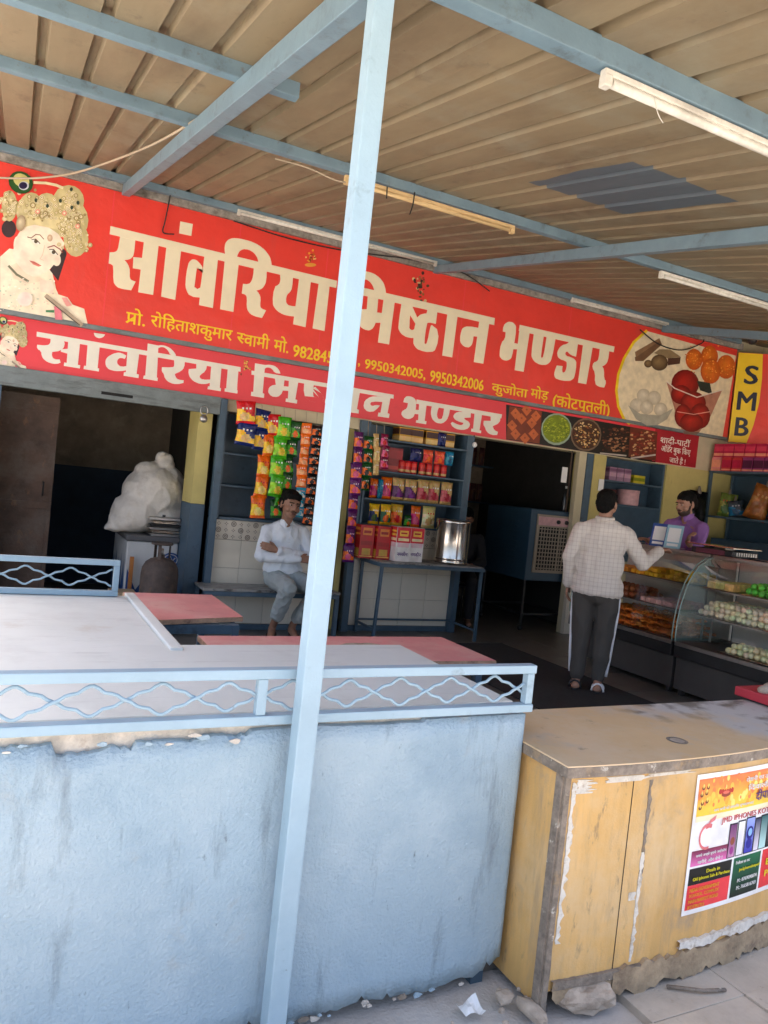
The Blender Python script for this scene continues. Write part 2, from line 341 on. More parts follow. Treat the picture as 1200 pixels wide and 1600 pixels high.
mat('plastic_clear', (.7, .68, .64), .3)
mat('red_tray', (.5, .03, .05), .5)
mat('plum', (.13, .03, .05), .5)
printmat('print', .38); printmat('foil', .26, bump=.006, bscale=55, var=.12); printmat('food', .5, var=.25, vscale=40); printmat('print_dull', .6)
glassmat('glass', (.98, .985, .975), base=.012); glassmat('thin_bag', (.86, .84, .80), .15, 1.3, .06)
# checked shirt: thin woven lines
def checkmat():
    m = mat('shirt_check', (.68, .62, .56), .8, var=.06, scale=8, bump=.006, bscale=20); n, l = m.node_tree.nodes, m.node_tree.links
    b = n['Principled BSDF']; old = b.inputs['Base Color'].links[0].from_socket; g = n.new('ShaderNodeAttribute'); g.attribute_name = 'Fab'
    sep = n.new('ShaderNodeSeparateXYZ'); l.new(g.outputs['Vector'], sep.inputs[0]); fac = None
    for ax in (0, 2):
        a = n.new('ShaderNodeMath'); a.operation = 'MULTIPLY'; a.inputs[1].default_value = 1/.034; l.new(sep.outputs[ax], a.inputs[0])
        fr = n.new('ShaderNodeMath'); fr.operation = 'FRACT'; l.new(a.outputs[0], fr.inputs[0])
        lt = n.new('ShaderNodeMath'); lt.operation = 'LESS_THAN'; lt.inputs[1].default_value = .18; l.new(fr.outputs[0], lt.inputs[0])
        if fac is None: fac = lt.outputs[0]
        else:
            ad = n.new('ShaderNodeMath'); ad.operation = 'ADD'; l.new(fac, ad.inputs[0]); l.new(lt.outputs[0], ad.inputs[1]); fac = ad.outputs[0]
    ml = n.new('ShaderNodeMath'); ml.operation = 'MULTIPLY'; ml.inputs[1].default_value = .24; l.new(fac, ml.inputs[0])
    mx = n.new('ShaderNodeMix'); mx.data_type = 'RGBA'; mx.inputs['B'].default_value = (.36, .27, .25, 1)
    l.new(ml.outputs[0], mx.inputs['Factor']); l.new(old, mx.inputs['A']); l.new(mx.outputs['Result'], b.inputs['Base Color'])
checkmat()

def weartop():
    m = MATS['ply_top']; n, l = m.node_tree.nodes, m.node_tree.links; b = n['Principled BSDF']; old = b.inputs['Base Color'].links[0].from_socket
    g = n.new('ShaderNodeNewGeometry'); sp = n.new('ShaderNodeSeparateXYZ'); l.new(g.outputs['Position'], sp.inputs[0])
    z = n.new('ShaderNodeTexNoise'); z.inputs['Scale'].default_value = 5; z.inputs['Detail'].default_value = 9; l.new(g.outputs['Position'], z.inputs['Vector'])
    ma = n.new('ShaderNodeMath'); ma.operation = 'MULTIPLY_ADD'; ma.inputs[1].default_value = 1.1; l.new(z.outputs['Fac'], ma.inputs[0]); l.new(sp.outputs[0], ma.inputs[2])
    y2 = n.new('ShaderNodeMath'); y2.operation = 'MULTIPLY_ADD'; y2.inputs[1].default_value = .9; l.new(sp.outputs[1], y2.inputs[0]); l.new(ma.outputs[0], y2.inputs[2])
    mr = n.new('ShaderNodeMapRange'); mr.interpolation_type = 'SMOOTHSTEP'; mr.inputs['From Min'].default_value = 4.55; mr.inputs['From Max'].default_value = 4.95; mr.inputs['To Max'].default_value = .92; l.new(y2.outputs[0], mr.inputs['Value'])
    r2 = n.new('ShaderNodeValToRGB'); r2.color_ramp.elements[0].color = (.17, .155, .14, 1); r2.color_ramp.elements[1].color = (.55, .54, .52, 1); r2.color_ramp.elements[0].position = .38; r2.color_ramp.elements[1].position = .52
    z2 = n.new('ShaderNodeTexNoise'); z2.inputs['Scale'].default_value = 9; z2.inputs['Detail'].default_value = 9; l.new(g.outputs['Position'], z2.inputs['Vector']); l.new(z2.outputs['Fac'], r2.inputs['Fac'])
    mx = n.new('ShaderNodeMix'); mx.data_type = 'RGBA'; l.new(mr.outputs[0], mx.inputs['Factor']); l.new(old, mx.inputs['A']); l.new(r2.outputs['Color'], mx.inputs['B']); l.new(mx.outputs['Result'], b.inputs['Base Color'])
weartop()
# ================================================================ SETTING
g = MB(); g.add([(-150, -150, -.03), (150, -150, -.03), (150, 150, -.03), (-150, 150, -.03)], [(0, 1, 2, 3)])
tag(g.build('ground', 'concrete_ground', fixn=False), kind='structure')
pv_me = None; ground_ob = bpy.data.objects['ground']
for i in range(9):
    for j in range(5):
        x, y = .65+i*.402, -.05+j*.402
        if y+.4 > 1.93 and x < 1.5: continue
        if pv_me is None:
            q = MB(); q.box(-.2, .2, -.2, .2, 0, .03); o = q.build('paver', 'paver', ground_ob, bevel=.002); pv_me = o.data
        else:
            o = bpy.data.objects.new('paver', pv_me); COL.objects.link(o); o.parent = ground_ob
        o.location = (x+.2, y+.2, -.03+random.uniform(-.003, .003)); o.rotation_euler = (random.uniform(-.006, .006), random.uniform(-.006, .006), random.uniform(-.008, .008))
q = MB(); q.box(-1.9, 9.2, 1.95, 10.6, -.026, 0); tag(q.build('shop_floor', 'shop_floor'), kind='structure')
# stone floor slabs of the shop, joints recessed
fl = bpy.data.objects['shop_floor']; sm_ = None
for i in range(9):
    for j in range(8):
        x, y = 2.0+i*.6, 2.6+j*.6
        if sm_ is None:
            q = MB(); q.box(-.297, .297, -.297, .297, .001, .006); o = q.build('floor_slab', 'shop_floor', fl, bevel=.002, seg=1); sm_ = o.data
        else:
            o = bpy.data.objects.new('floor_slab', sm_); COL.objects.link(o); o.parent = fl
        o.location = (x, y, 0)
q = MB(); q.box(3.62, 4.78, 3.95, 6.45, .009, .017); tag(q.build('floor_mat', 'mat_black', bevel=.003), 'black rubber mat on the shop floor under the standing man', 'floor mat')

# ================================================================ SHOP BUILDING
W = 7.05
bd = thing('shop_building', 'open shop front with yellow pillars, tiled walls and blue painted frames', 'building', (4, W, 0))
def bpart(name, m, bx, bevel=0.0, parent=bd):
    q = MB()
    for b in (bx if isinstance(bx[0], tuple) else [bx]): q.box(*b)
    return q.build(name, m, parent, bevel=bevel)
bpart('upper_wall', 'cream_wall', (-1.9, 9.2, 7.06, 7.3, 2.16, 4.6))
bpart('ledge', 'ledge_concrete', [(-1.9, 8.42, 6.90, 7.058, 3.757, 3.84)], .006)
q = MB()   # crumbling strip on the ledge
for k in range(90):
    x = -1.8+k*.113+random.uniform(-.03, .03); w = random.uniform(.04, .09); h = random.uniform(.006, .03)
    if x+w < 8.4: q.ell((x, 6.93+random.uniform(-.02, .03), 3.838), (w, .03, h), 7, 4)
q.build('mortar_lumps', 'ledge_concrete', bd)
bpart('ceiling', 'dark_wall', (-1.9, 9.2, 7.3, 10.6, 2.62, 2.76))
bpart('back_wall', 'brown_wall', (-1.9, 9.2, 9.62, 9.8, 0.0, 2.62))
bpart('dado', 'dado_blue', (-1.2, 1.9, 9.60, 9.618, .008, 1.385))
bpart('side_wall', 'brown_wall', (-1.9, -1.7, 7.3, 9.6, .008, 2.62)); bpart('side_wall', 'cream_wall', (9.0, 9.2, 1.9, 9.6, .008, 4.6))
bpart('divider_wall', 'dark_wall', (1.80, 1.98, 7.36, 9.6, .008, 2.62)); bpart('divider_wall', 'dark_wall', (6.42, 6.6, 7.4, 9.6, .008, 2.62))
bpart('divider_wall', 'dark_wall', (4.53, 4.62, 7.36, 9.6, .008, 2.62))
bpart('end_wall', 'brown_wall', (-1.9, -.12, 7.06, 7.3, .008, 2.158))
li = bpart('lintel', 'lintel_grey', (-.35, 1.735, 6.985, 7.055, 2.015, 2.172), .004)
bpart('slot', 'dark_hole', (.70, .96, 6.979, 6.984, 2.05, 2.075), parent=li)
bpart('door_frame', 'steel_blue', (-.12, -.06, 7.0, 7.05, .008, 2.012), .003)
bpart('pillar', 'yellow_wall', (1.575, 1.70, 7.10, 7.5, 1.175, 2.158)); bpart('pillar_foot', 'steel_blue', (1.570, 1.703, 7.095, 7.5, .008, 1.172))
bpart('frame_post', 'steel_blue', (1.737, 1.800, 6.985, 7.058, .008, 2.165), .003)
# left niche with shelves
bpart('tile_backing', 'grout', [(1.802, 2.90, 7.078, 7.35, .06, 1.05)])
nc = bpart('niche', 'steel_blue', [(1.802, 2.90, 7.33, 7.35, 1.06, 2.06), (1.802, 1.83, 7.05, 7.329, 1.06, 2.06), (2.87, 2.90, 7.05, 7.329, 1.06, 2.06), (1.831, 2.869, 7.04, 7.329, 1.052, 1.075)])
for z in (1.36, 1.66): bpart('niche_shelf', 'steel_blue', (1.831, 2.869, 7.07, 7.328, z, z+.02), .002, nc)
bpart('fascia', 'cream_wall', (1.802, 3.28, 7.045, 7.35, 2.062, 2.158))
bpart('skirting', 'steel_blue', (1.802, 2.90, 7.045, 7.079, .008, .06))
# narrow doorway
bpart('door_sheet', 'dark_hole', (2.905, 3.16, 7.30, 7.34, .008, 2.06)); bpart('door_stile', 'yellow_wall', (3.09, 3.15, 7.10, 7.16, .008, 2.06))  # near-black sheet: the shade of the deep doorway put into its colour
bpart('frame_post', 'steel_blue', (3.172, 3.245, 6.99, 7.06, .008, 2.158), .003)
# middle tiled wall
bpart('tile_backing', 'grout', [(3.247, 4.455, 7.078, 7.35, .06, 1.10)])
bpart('skirting', 'steel_blue', (3.247, 4.455, 7.045, 7.079, .008, .06))
bpart('frame_post', 'steel_blue', (4.457, 4.525, 6.99, 7.35, .008, 2.158), .003)
# tiles, each one a piece
tile_me = {}
def tiles(x0, x1, z0, z1, nx, nz, m, y=7.07):
    w, h = (x1-x0)/nx, (z1-z0)/nz
    for i in range(nx):
        for j in range(nz):
            key = (round(w, 3), round(h, 3), m)
            if key not in tile_me:
                q = MB(); q.box(-w/2+.0015, w/2-.0015, 0, .009, -h/2+.0015, h/2-.0015); o = q.build('wall_tile', m, None, bevel=.0015, seg=1); tile_me[key] = o.data; o.parent = bd
            else:
                o = bpy.data.objects.new('wall_tile', tile_me[key]); COL.objects.link(o); o.parent = bd
            o.location = (x0+w*(i+.5)-4, y-W, z0+h*(j+.5))
tiles(1.804, 2.90, .062, .86, 4, 3, 'tile_cream'); tiles(1.804, 2.90, .862, 1.048, 4, 1, 'tile_motif')
tiles(3.249, 4.455, .062, .90, 4, 3, 'tile_cream'); tiles(3.249, 4.455, .902, 1.10, 4, 1, 'tile_motif')
def motifs(x0, x1, zs, n):
    q = MB()
    for r_, z in enumerate(zs):
        for k in range(n):
            x = x0+(x1-x0)*(k+.5)/n
            if (k+r_) % 3 == 1:
                for ra, rb in ((.026, .019), (.013, .006)):
                    a = [(x+ra*math.cos(t), 7.0685, z+ra*math.sin(t)) for t in np.linspace(0, 2*math.pi, 15)[:-1]]; b = [(x+rb*math.cos(t), 7.0685, z+rb*math.sin(t)) for t in np.linspace(0, 2*math.pi, 15)[:-1]]
                    q.add(a+b, [(i, (i+1) % 14, 14+(i+1) % 14, 14+i) for i in range(14)])
            else:
                for dx, dz in ((.012, 0), (-.012, 0), (0, .012), (0, -.012)):
                    q.add([(x+dx-.006, 7.0685, z+dz), (x+dx, 7.0685, z+dz-.006), (x+dx+.006, 7.0685, z+dz), (x+dx, 7.0685, z+dz+.006)], [(0, 1, 2, 3)])
    tag(q.build('tile_motif', 'motif_brown', bd), kind='stuff')
motifs(1.81, 2.89, (.892, .953, 1.013), 15); motifs(3.26, 4.445, (.935, 1.0, 1.065), 16)
# right pillar, corner
bpart('door_stile', 'cream_wall', (6.03, 6.14, 7.03, 7.10, .008, 2.158)); bpart('frame_post', 'steel_blue', (6.145, 6.245, 7.02, 7.10, .008, 2.158), .003)
bpart('pillar', 'yellow_wall', (6.25, 6.44, 7.02, 7.38, .62, 2.158)); bpart('pillar_foot', 'tile_cream', (6.02, 6.44, 6.96, 7.018, .008, .60), .003)
bpart('corner_wall', 'yellow_wall', (7.46, 9.0, 7.04, 7.3, .008, 2.158)); bpart('pier', 'cream_wall', (6.44, 7.46, 7.31, 7.4, .008, 2.158))
# brown sheet door standing open inside the left room
d = thing('sheet_door', 'rusty dark brown sheet metal door standing open in the left room', 'door', (.1, 7.45, .01))
q = MB(); q.box(-.1, .41, 7.44, 7.475, .01, 2.0); dl = q.build('door_sheet', 'rust_brown', d, bevel=.003)
for z in (.12, 1.0, 1.86): q = MB(); q.box(-.1, .41, 7.425, 7.438, z, z+.06); q.build('rail', 'rust_brown', dl, bevel=.002)
q = MB(); q.box(.375, .41, 7.424, 7.4385, .2, .98); q.build('stile', 'rust_brown', dl); q = MB(); q.tube([(.33, 7.41, 1.12), (.33, 7.385, 1.12), (.33, 7.385, 1.24), (.33, 7.41, 1.24)], .008); q.build('handle', 'black_metal', dl)
# padlock hanging from the lintel
d = thing('padlock', 'steel padlock hanging open from a ring under the grey lintel', 'padlock', (1.58, 6.97, 1.9))
q = MB(); q.tube([(1.585+.033*math.cos(t), 6.965, 2.03+.04*math.sin(t)) for t in np.linspace(0, 2*math.pi, 17)[:-1]], .006, 6, closed=True); q.build('shackle', 'steel_dull', d)
q = MB(); q.lathe([(.001, -.016), (.03, -.016), (.034, -.008), (.034, .008), (.03, .016), (.001, .016)], n=16); q.xf(Matrix.Translation((1.587, 6.965, 1.955)) @ Matrix.Rotation(rad(90), 4, 'X')); q.build('lock_body', 'steel_dull', d)

# ================================================================ CANOPY
SL = .195
def zr(y): return 2.90+SL*(y-1.88)
cn = thing('canopy', 'sloping corrugated metal canopy on pale blue steel beams over the shop front', 'canopy', (4, 4, 0))
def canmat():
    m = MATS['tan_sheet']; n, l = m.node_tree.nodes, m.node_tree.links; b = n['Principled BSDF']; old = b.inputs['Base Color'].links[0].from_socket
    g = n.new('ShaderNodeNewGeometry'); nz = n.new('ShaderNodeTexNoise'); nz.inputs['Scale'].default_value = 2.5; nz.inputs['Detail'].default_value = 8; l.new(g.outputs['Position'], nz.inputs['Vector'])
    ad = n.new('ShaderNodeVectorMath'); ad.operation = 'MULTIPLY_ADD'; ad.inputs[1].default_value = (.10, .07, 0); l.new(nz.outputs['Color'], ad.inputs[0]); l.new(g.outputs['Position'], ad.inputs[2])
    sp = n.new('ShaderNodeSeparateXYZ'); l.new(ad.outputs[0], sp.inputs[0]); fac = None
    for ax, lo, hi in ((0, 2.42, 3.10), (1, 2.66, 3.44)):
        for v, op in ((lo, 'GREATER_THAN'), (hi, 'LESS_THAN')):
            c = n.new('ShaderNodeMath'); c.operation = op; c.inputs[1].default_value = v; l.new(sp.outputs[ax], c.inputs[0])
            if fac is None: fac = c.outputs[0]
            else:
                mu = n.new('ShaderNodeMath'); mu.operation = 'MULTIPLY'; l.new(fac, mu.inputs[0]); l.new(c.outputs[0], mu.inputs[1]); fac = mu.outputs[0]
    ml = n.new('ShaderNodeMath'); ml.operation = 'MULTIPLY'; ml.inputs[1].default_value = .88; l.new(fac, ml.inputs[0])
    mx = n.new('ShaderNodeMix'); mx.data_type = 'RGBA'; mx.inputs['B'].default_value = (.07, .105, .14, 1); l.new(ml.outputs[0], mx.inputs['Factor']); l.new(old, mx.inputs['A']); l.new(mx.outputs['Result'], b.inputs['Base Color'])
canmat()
prof = [(0, 0), (.010, .032), (.040, .032), (.050, 0), (.125, 0)]
for s_ in range(11):
    x0 = -.63+s_*1.025; pts = []
    for k in range(5): pts += [(x0+k*.205+a, b) for a, b in prof]
    pts += [(x0+1.025, 0), (x0+1.035, .032), (x0+1.06, .032)]
    q = MB(); ys = [1.0, 1.85, 3.1, 4.2, 5.6, 7.3]; dz = .0025*(s_ % 2); v = []
    for y in ys: v += [(x, y, zr(y)+z+dz+random.uniform(-.002, .002)) for x, z in pts]
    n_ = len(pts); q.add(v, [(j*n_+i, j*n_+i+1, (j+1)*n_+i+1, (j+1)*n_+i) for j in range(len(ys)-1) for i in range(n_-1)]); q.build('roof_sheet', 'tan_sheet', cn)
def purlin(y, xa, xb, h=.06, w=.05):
    q = MB(); q.bar((xa, y, zr(y)-h/2-.001), (xb, y, zr(y)-h/2-.001), w, h); return q.build('purlin', 'beam_paint_shaded', cn, bevel=.004)
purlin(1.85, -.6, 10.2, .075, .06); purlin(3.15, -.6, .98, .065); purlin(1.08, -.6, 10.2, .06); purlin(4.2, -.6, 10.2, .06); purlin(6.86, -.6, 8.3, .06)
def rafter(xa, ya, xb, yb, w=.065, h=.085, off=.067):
    q = MB(); q.bar((xa, ya, zr(ya)-off-h/2), (xb, yb, zr(yb)-off-h/2), w, h); return q.build('rafter', 'beam_paint_shaded', cn, bevel=.004)
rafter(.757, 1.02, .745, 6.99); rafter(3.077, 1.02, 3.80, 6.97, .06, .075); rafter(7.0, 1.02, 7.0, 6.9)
q = MB(); q.box(.730, .784, 1.789, 1.843, -.03, zr(1.81)-.155); q.v = [(x-.012*(1-max(z, 0)/2.75), y, z) for x, y, z in q.v]; o = q.build('post', 'blue_paint', cn, bevel=.005); o['label'] = 'pale blue square steel post in front of the blue counter'
q = MB(); q.box(6.97, 7.04, 1.775, 1.845, -.03, zr(1.81)-.155); q.build('post', 'blue_paint', cn, bevel=.006)

# tube lights (unlit)
def tube_light(name, label, a, b, m, r=.02, sag=0.0):
    t = thing(name, label, 'tube light', tuple(a)); a, b = Vector(a), Vector(b); d_ = (b-a).normalized()
    q = MB(); q.bar(a+Vector((0, 0, .022)), b+Vector((0, 0, .022)), .026, .02); q.build('batten', m, t, bevel=.004)
    q = MB(); q.tube([a+d_*.035, b-d_*.035], r*.75, 10); q.build('tube', m, t)
    for p, s in ((a, 1), (b, -1)): q = MB(); q.bar(p-Vector((0, 0, .002)), p+d_*s*.03-Vector((0, 0, .002)), .03, .036); q.build('end_cap', m, t, bevel=.004)
tube_light('tube_light', 'dusty white tube light under the front roof beam', (1.50, 1.835, zr(1.85)-.115), (2.55, 1.835, zr(1.85)-.115), 'tube_white')
tube_light('tube_light', 'yellowed tube light with loose wires under the middle roof beam by the post', (1.62, 4.16, zr(4.2)-.115), (2.82, 4.16, zr(4.2)-.115), 'wood_strip', .017)
tube_light('tube_light', 'pale tube light under the middle roof beam beyond the slanted rafter', (4.12, 4.16, zr(4.2)-.115), (5.34, 4.16, zr(4.2)-.115), 'tube_white')
tube_light('tube_light', 'thin tube light above the large white lettering of the sign', (1.68, 6.84, 3.805), (3.75, 6.84, 3.805), 'tube_white', .016)
tube_light('tube_light', 'thin tube light above the picture of sweets on the sign', (5.5, 6.84, 3.80), (7.0, 6.84, 3.80), 'tube_white', .016)
# wires
def wire(label, pts, m, r=.004, n=24):
    pts = [Vector(p) for p in pts]; out = []
    for i in range(len(pts)-1):
        p0, p1, p2, p3 = pts[max(i-1, 0)], pts[i], pts[i+1], pts[min(i+2, len(pts)-1)]
        for k in range(8):
            t = k/8; out.append(.5*((2*p1)+(p2-p0)*t+(2*p0-5*p1+4*p2-p3)*t*t+(3*p1-p0-3*p2+p3)*t**3))
    out.append(pts[-1]); q = MB(); q.tube(out, r, 6); return tag(q.build('wire', m), label, 'wire')
wa = [ony(385, 128, 3.2), ony(310, 185, 4.0), ony(225, 232, 5.2), ony(125, 268, 6.3), ony(60, 278, 6.7), ony(0, 278, 6.86)]
wire('tan cable sagging from the roof beam across the peacock feather', wa, 'wire_tan', .008)
wire('thin black wire hooked down over the red sign above its first letters', [ony(272, 255, 6.8), ony(266, 305, 6.86), ony(258, 345, 6.9), ony(255, 363, 6.915), ony(272, 366, 6.915)], 'wire_black', .006)
wire('black wire looping along the top of the sweets picture', [ony(1000, 515, 6.88), ony(1030, 538, 6.9), ony(1065, 547, 6.9), ony(1095, 537, 6.89), ony(1100, 530, 6.86)], 'wire_black', .007)
wire('grey wire running along the rafter under the canopy', [ony(385, 130, 3.25), ony(350, 175, 3.9), ony(300, 208, 4.4), ony(292, 204, 4.3)], 'wire_tan', .004)
wire('thin dark wire drooping along the concrete ledge above the sign', [ony(365, 345, 6.88), ony(450, 372, 6.885), ony(540, 392, 6.885), ony(640, 405, 6.885), ony(720, 425, 6.885), ony(765, 455, 6.885)], 'wire_black', .006)
wire('thin string tied round the front tube light', [ony(1022, 152, 1.80), ony(1026, 170, 1.79), ony(1030, 182, 1.79), ony(1036, 192, 1.80)], 'tube_white', .0015)
wire('thin wire dangling from the yellowed tube light', [ony(648, 300, 4.13), ony(645, 320, 4.12), ony(640, 335, 4.12)], 'wire_black', .004)
wire('thin wire hanging beside the post from the yellowed tube light', [ony(605, 292, 4.13), ony(604, 310, 4.12)], 'wire_black', .004)
wire('thin dark cable running along the middle roof beam', [ony(430, 248, 4.12), ony(480, 262, 4.12), ony(520, 280, 4.12), ony(540, 285, 4.12)], 'wire_tan', .004)
# lamp at the far corner
d = thing('bulb_holder', 'dark bulb holder hanging at the corner above the yellow lettered panel', 'lamp', (8.42, 6.6, 3.8)); c = ony(1176, 530, 6.6)
q = MB(); q.lathe([(.001, .10), (.02, .10), (.025, .04), (.05, .02), (.055, -.02), (.035, -.06), (.001, -.07)], c, 16); q.build('holder', 'black_metal', d)
q = MB(); q.tube([(c[0], c[1], c[2]+.09), (c[0]+.02, c[1]+.02, zr(6.6)-.01)], .006, 6); q.build('cord', 'wire_black', d)

# ================================================================ SIGNS
SY = 6.93
sg = thing('sign_board', 'large red shop sign with big cream lettering and pictures of sweets', 'sign', (4, SY, 2.6))
q = MB(); q.box(-.9, 8.35, SY, SY+.03, 2.615, 3.755); q.build('panel', 'sign_red', sg, bevel=.002)
q = MB(); q.box(-.9, 8.35, SY-.006, SY+.04, 2.575, 2.613); q.build('bottom_rail', 'lintel_grey', sg, bevel=.002)
for px in (128, 330, 470, 690, 860):   # seams where the printed sheets meet
    a = ony(px+40, 420, SY)[0]; q = MB(); q.box(a-.004, a+.004, SY-.0006, SY-.0001, 2.62, 3.75); q.build('seam', 'sign_red_low', sg)
CR = {'A': (150, 330, 6), 'B': (320, 360, 5.4545), 'C': (540, 420, 5.4545), 'D': (740, 460, 5), 'E': (40, 490, 6), 'F': (220, 530, 6), 'G': (380, 560, 4.6154), 'H': (600, 600, 6), 'X': (0, 0, 1)}
def smooth_poly(p, it=1):
    for _ in range(it):
        o = []
        n = len(p)
        for i in range(n):
            a, b, c = np.array(p[i-1]), np.array(p[i]), np.array(p[(i+1) % n])
            u, v = a-b, c-b; lu, lv = np.linalg.norm(u), np.linalg.norm(v)
            cosang = float(u@v/(lu*lv+1e-9))
            if cosang < -.35: t = .3; o += [tuple(b+u*t), tuple(b+v*t)]
            else: o.append(tuple(b))
        p = o
    return p
def glyphs(crop, Y, letters, m, parent, start=0):
    ox, oy, s = CR[crop]
    for k, pieces in enumerate(letters):
        for r_, pc in enumerate(pieces):
            outl = pc if isinstance(pc[0], list) else [pc]
            polys = []
            for ol in outl:
                sp = smooth_poly(ol, 1) if len(ol) > 5 else ol
                polys.append([(lambda w: (w[0], w[2]))(ony(ox+a/s, oy+b/s, Y)) for a, b in sp])
            curve_fill('letter', polys, Y, .0012+.0007*((r_+start) % 4), m, parent)
L = [
 ('X', [[[(172.5, 353.3), (526.3, 438.8), (525.3, 450.2), (171.3, 366)]]], 3),
 ('A', [[[(790, 95), (908, 120), (893, 232), (778, 208)]],
  [[(230, 215), (215, 300), (205, 360), (180, 385), (128, 385), (118, 490), (150, 500), (163, 520), (160, 660), (185, 700), (220, 725), (330, 742), (372, 660), (340, 650), (315, 630), (318, 560), (310, 520), (290, 480), (265, 458), (310, 455), (340, 435), (355, 405), (365, 320), (370, 235)],
   [(350, 430), (445, 440), (432, 550), (345, 535)], [(452, 255), (590, 290), (535, 785), (395, 760)]],
  [[(662, 315), (800, 350), (742, 832), (610, 800)]],
  [[[(1010, 540), (960, 470), (918, 447), (885, 460), (860, 500), (835, 670), (845, 740), (880, 800), (990, 812), (1005, 700)], [(945, 533), (1001, 548), (978, 715), (950, 730), (922, 710)]],
   [(1018, 400), (1145, 430), (1095, 908), (965, 880)]]], 0),
 ('B', [[[(185, 260), (170, 190), (168, 130), (185, 90), (220, 68), (265, 65), (340, 78), (420, 103), (490, 145), (540, 200), (565, 250), (572, 320), (460, 290), (455, 260), (440, 215), (400, 175), (350, 158), (310, 165), (285, 190), (272, 235), (265, 290)], [(172, 230), (292, 255), (243, 695), (130, 672)]],
  [[(418, 310), (528, 335), (525, 430), (505, 480), (475, 505), (440, 512), (465, 540), (478, 580), (470, 640), (480, 665), (522, 682), (487, 747), (410, 728), (370, 695), (355, 650), (360, 580), (350, 548), (315, 538), (325, 455), (370, 460), (395, 440), (412, 390)]],
  [[(640, 362), (752, 395), (745, 490), (725, 530), (700, 545), (690, 600), (700, 630), (730, 645), (785, 648), (775, 735), (700, 728), (640, 705), (595, 665), (575, 620), (590, 480), (630, 465), (645, 430), (642, 390)], [(805, 400), (905, 425), (858, 825), (752, 800)]],
  [[(972, 440), (1065, 460), (1020, 858), (918, 835)]]], 0),
 ('X', [[[(530, 441), (773, 497), (772, 508), (529, 453)]]], 3),
 ('C', [[[(60, 200), (70, 60), (110, 25), (160, 20), (210, 28), (262, 52), (310, 97), (335, 145), (347, 225), (247, 200), (240, 165), (222, 128), (195, 100), (165, 88), (140, 100), (125, 140), (120, 200)], [(40, 180), (150, 200), (95, 610), (0, 590)]],
  [[(190, 215), (280, 235), (262, 440), (245, 490), (220, 520), (185, 528), (135, 505), (120, 480), (130, 345), (180, 345)], [(258, 370), (325, 380), (310, 460), (252, 460)], [(325, 245), (420, 270), (370, 645), (275, 628)]],
  [[(478, 280), (560, 305), (540, 495), (550, 518), (575, 524), (590, 505), (605, 560), (590, 590), (545, 590), (490, 570), (455, 530), (447, 490)], [(545, 310), (570, 325), (610, 415), (595, 470), (550, 395)],
   [(700, 335), (782, 360), (768, 470), (705, 455), (690, 470), (668, 630), (680, 642), (695, 632), (722, 488), (735, 480), (797, 530), (775, 685), (725, 716), (625, 695), (590, 665), (572, 620), (595, 440), (625, 395), (660, 383), (690, 380)]],
  [[(868, 375), (955, 395), (908, 755), (823, 740)]],
  [[(1142, 505), (1045, 488), (1000, 500), (985, 530), (972, 600), (985, 645), (1035, 675), (1070, 660), (1085, 620), (1090, 575), (1134, 580)], [(1140, 435), (1224, 465), (1173, 809), (1092, 795)]]], 0),
 ('D', [[[(360, 238), (1100, 408), (1093, 452), (352, 285)]]], 3),
 ('D', [[[(228, 290), (232, 245), (258, 217), (290, 212), (322, 230), (335, 262), (318, 380), (300, 490), (280, 512), (245, 520), (210, 500), (200, 470), (215, 375), (245, 350), (250, 295)], [(316, 380), (356, 388), (349, 430), (308, 428)], [(360, 255), (440, 278), (390, 605), (320, 592)]],
  [[(470, 308), (548, 325), (525, 480), (530, 495), (545, 490), (570, 330), (640, 345), (612, 500), (590, 540), (550, 555), (490, 540), (455, 500), (450, 460)]],
  [[(750, 366), (815, 385), (800, 487), (760, 475), (730, 445), (715, 455), (720, 480), (760, 490), (795, 510), (805, 540), (790, 640), (775, 665), (740, 680), (650, 665), (628, 640), (632, 600), (650, 555), (695, 560), (690, 600), (700, 612), (720, 600), (730, 540), (720, 520), (668, 505), (650, 470), (660, 430), (690, 395), (730, 388)]],
  [[(855, 392), (930, 412), (880, 702), (815, 690)]],
  [[(985, 425), (1060, 440), (1050, 520), (1030, 550), (1005, 562), (1020, 590), (1018, 660), (1038, 680), (1020, 728), (975, 722), (945, 695), (950, 610), (925, 575), (935, 530), (965, 525), (978, 495)]]], 0)]
for crop, lets, st in L: glyphs(crop, SY, lets, 'sign_cream', sg, st)
# yellow line of small lettering
def line_text(body, pa, pb, hpx, m, parent, Y, bold=.02, fix=None):
    """lettering running from pixel pa to pb (lower corners), hpx tall in pixels"""
    a, b = ony(*pa, Y), ony(*pb, Y); c = ony(pa[0], pa[1]-hpx, Y)
    return text_fit(body, 'lettering', (a[0], Y, a[2]), b[0]-a[0], abs(c[2]-a[2]), m, parent, bold=bold, lift=.0012, fix=fix)
line_text('पो.', (196, 505), (226, 513), 26, 'sign_yellow', sg, SY); 
q = MB(); a = ony(206, 498, SY); q.add([(a[0]-.05, SY-.0016, a[2]-.035), (a[0]-.035, SY-.0016, a[2]-.045), (a[0]+.035, SY-.0016, a[2]+.02), (a[0]+.025, SY-.0016, a[2]+.03)], [(0, 1, 2, 3)]); q.build('lettering', 'sign_yellow', sg)
line_text('रोिहताशकुमार', (234, 516), (361, 546), 31, 'sign_yellow', sg, SY)
def cut_half(me):
    bm = bmesh.new(); bm.from_mesh(me); xs = [v.co.x for v in bm.verts]; c = min(xs)+.60*(max(xs)-min(xs))
    bmesh.ops.bisect_plane(bm, geom=bm.verts[:]+bm.edges[:]+bm.faces[:], plane_co=(c, 0, 0), plane_no=(1, 0, 0), clear_outer=True); bm.to_mesh(me); bm.free()
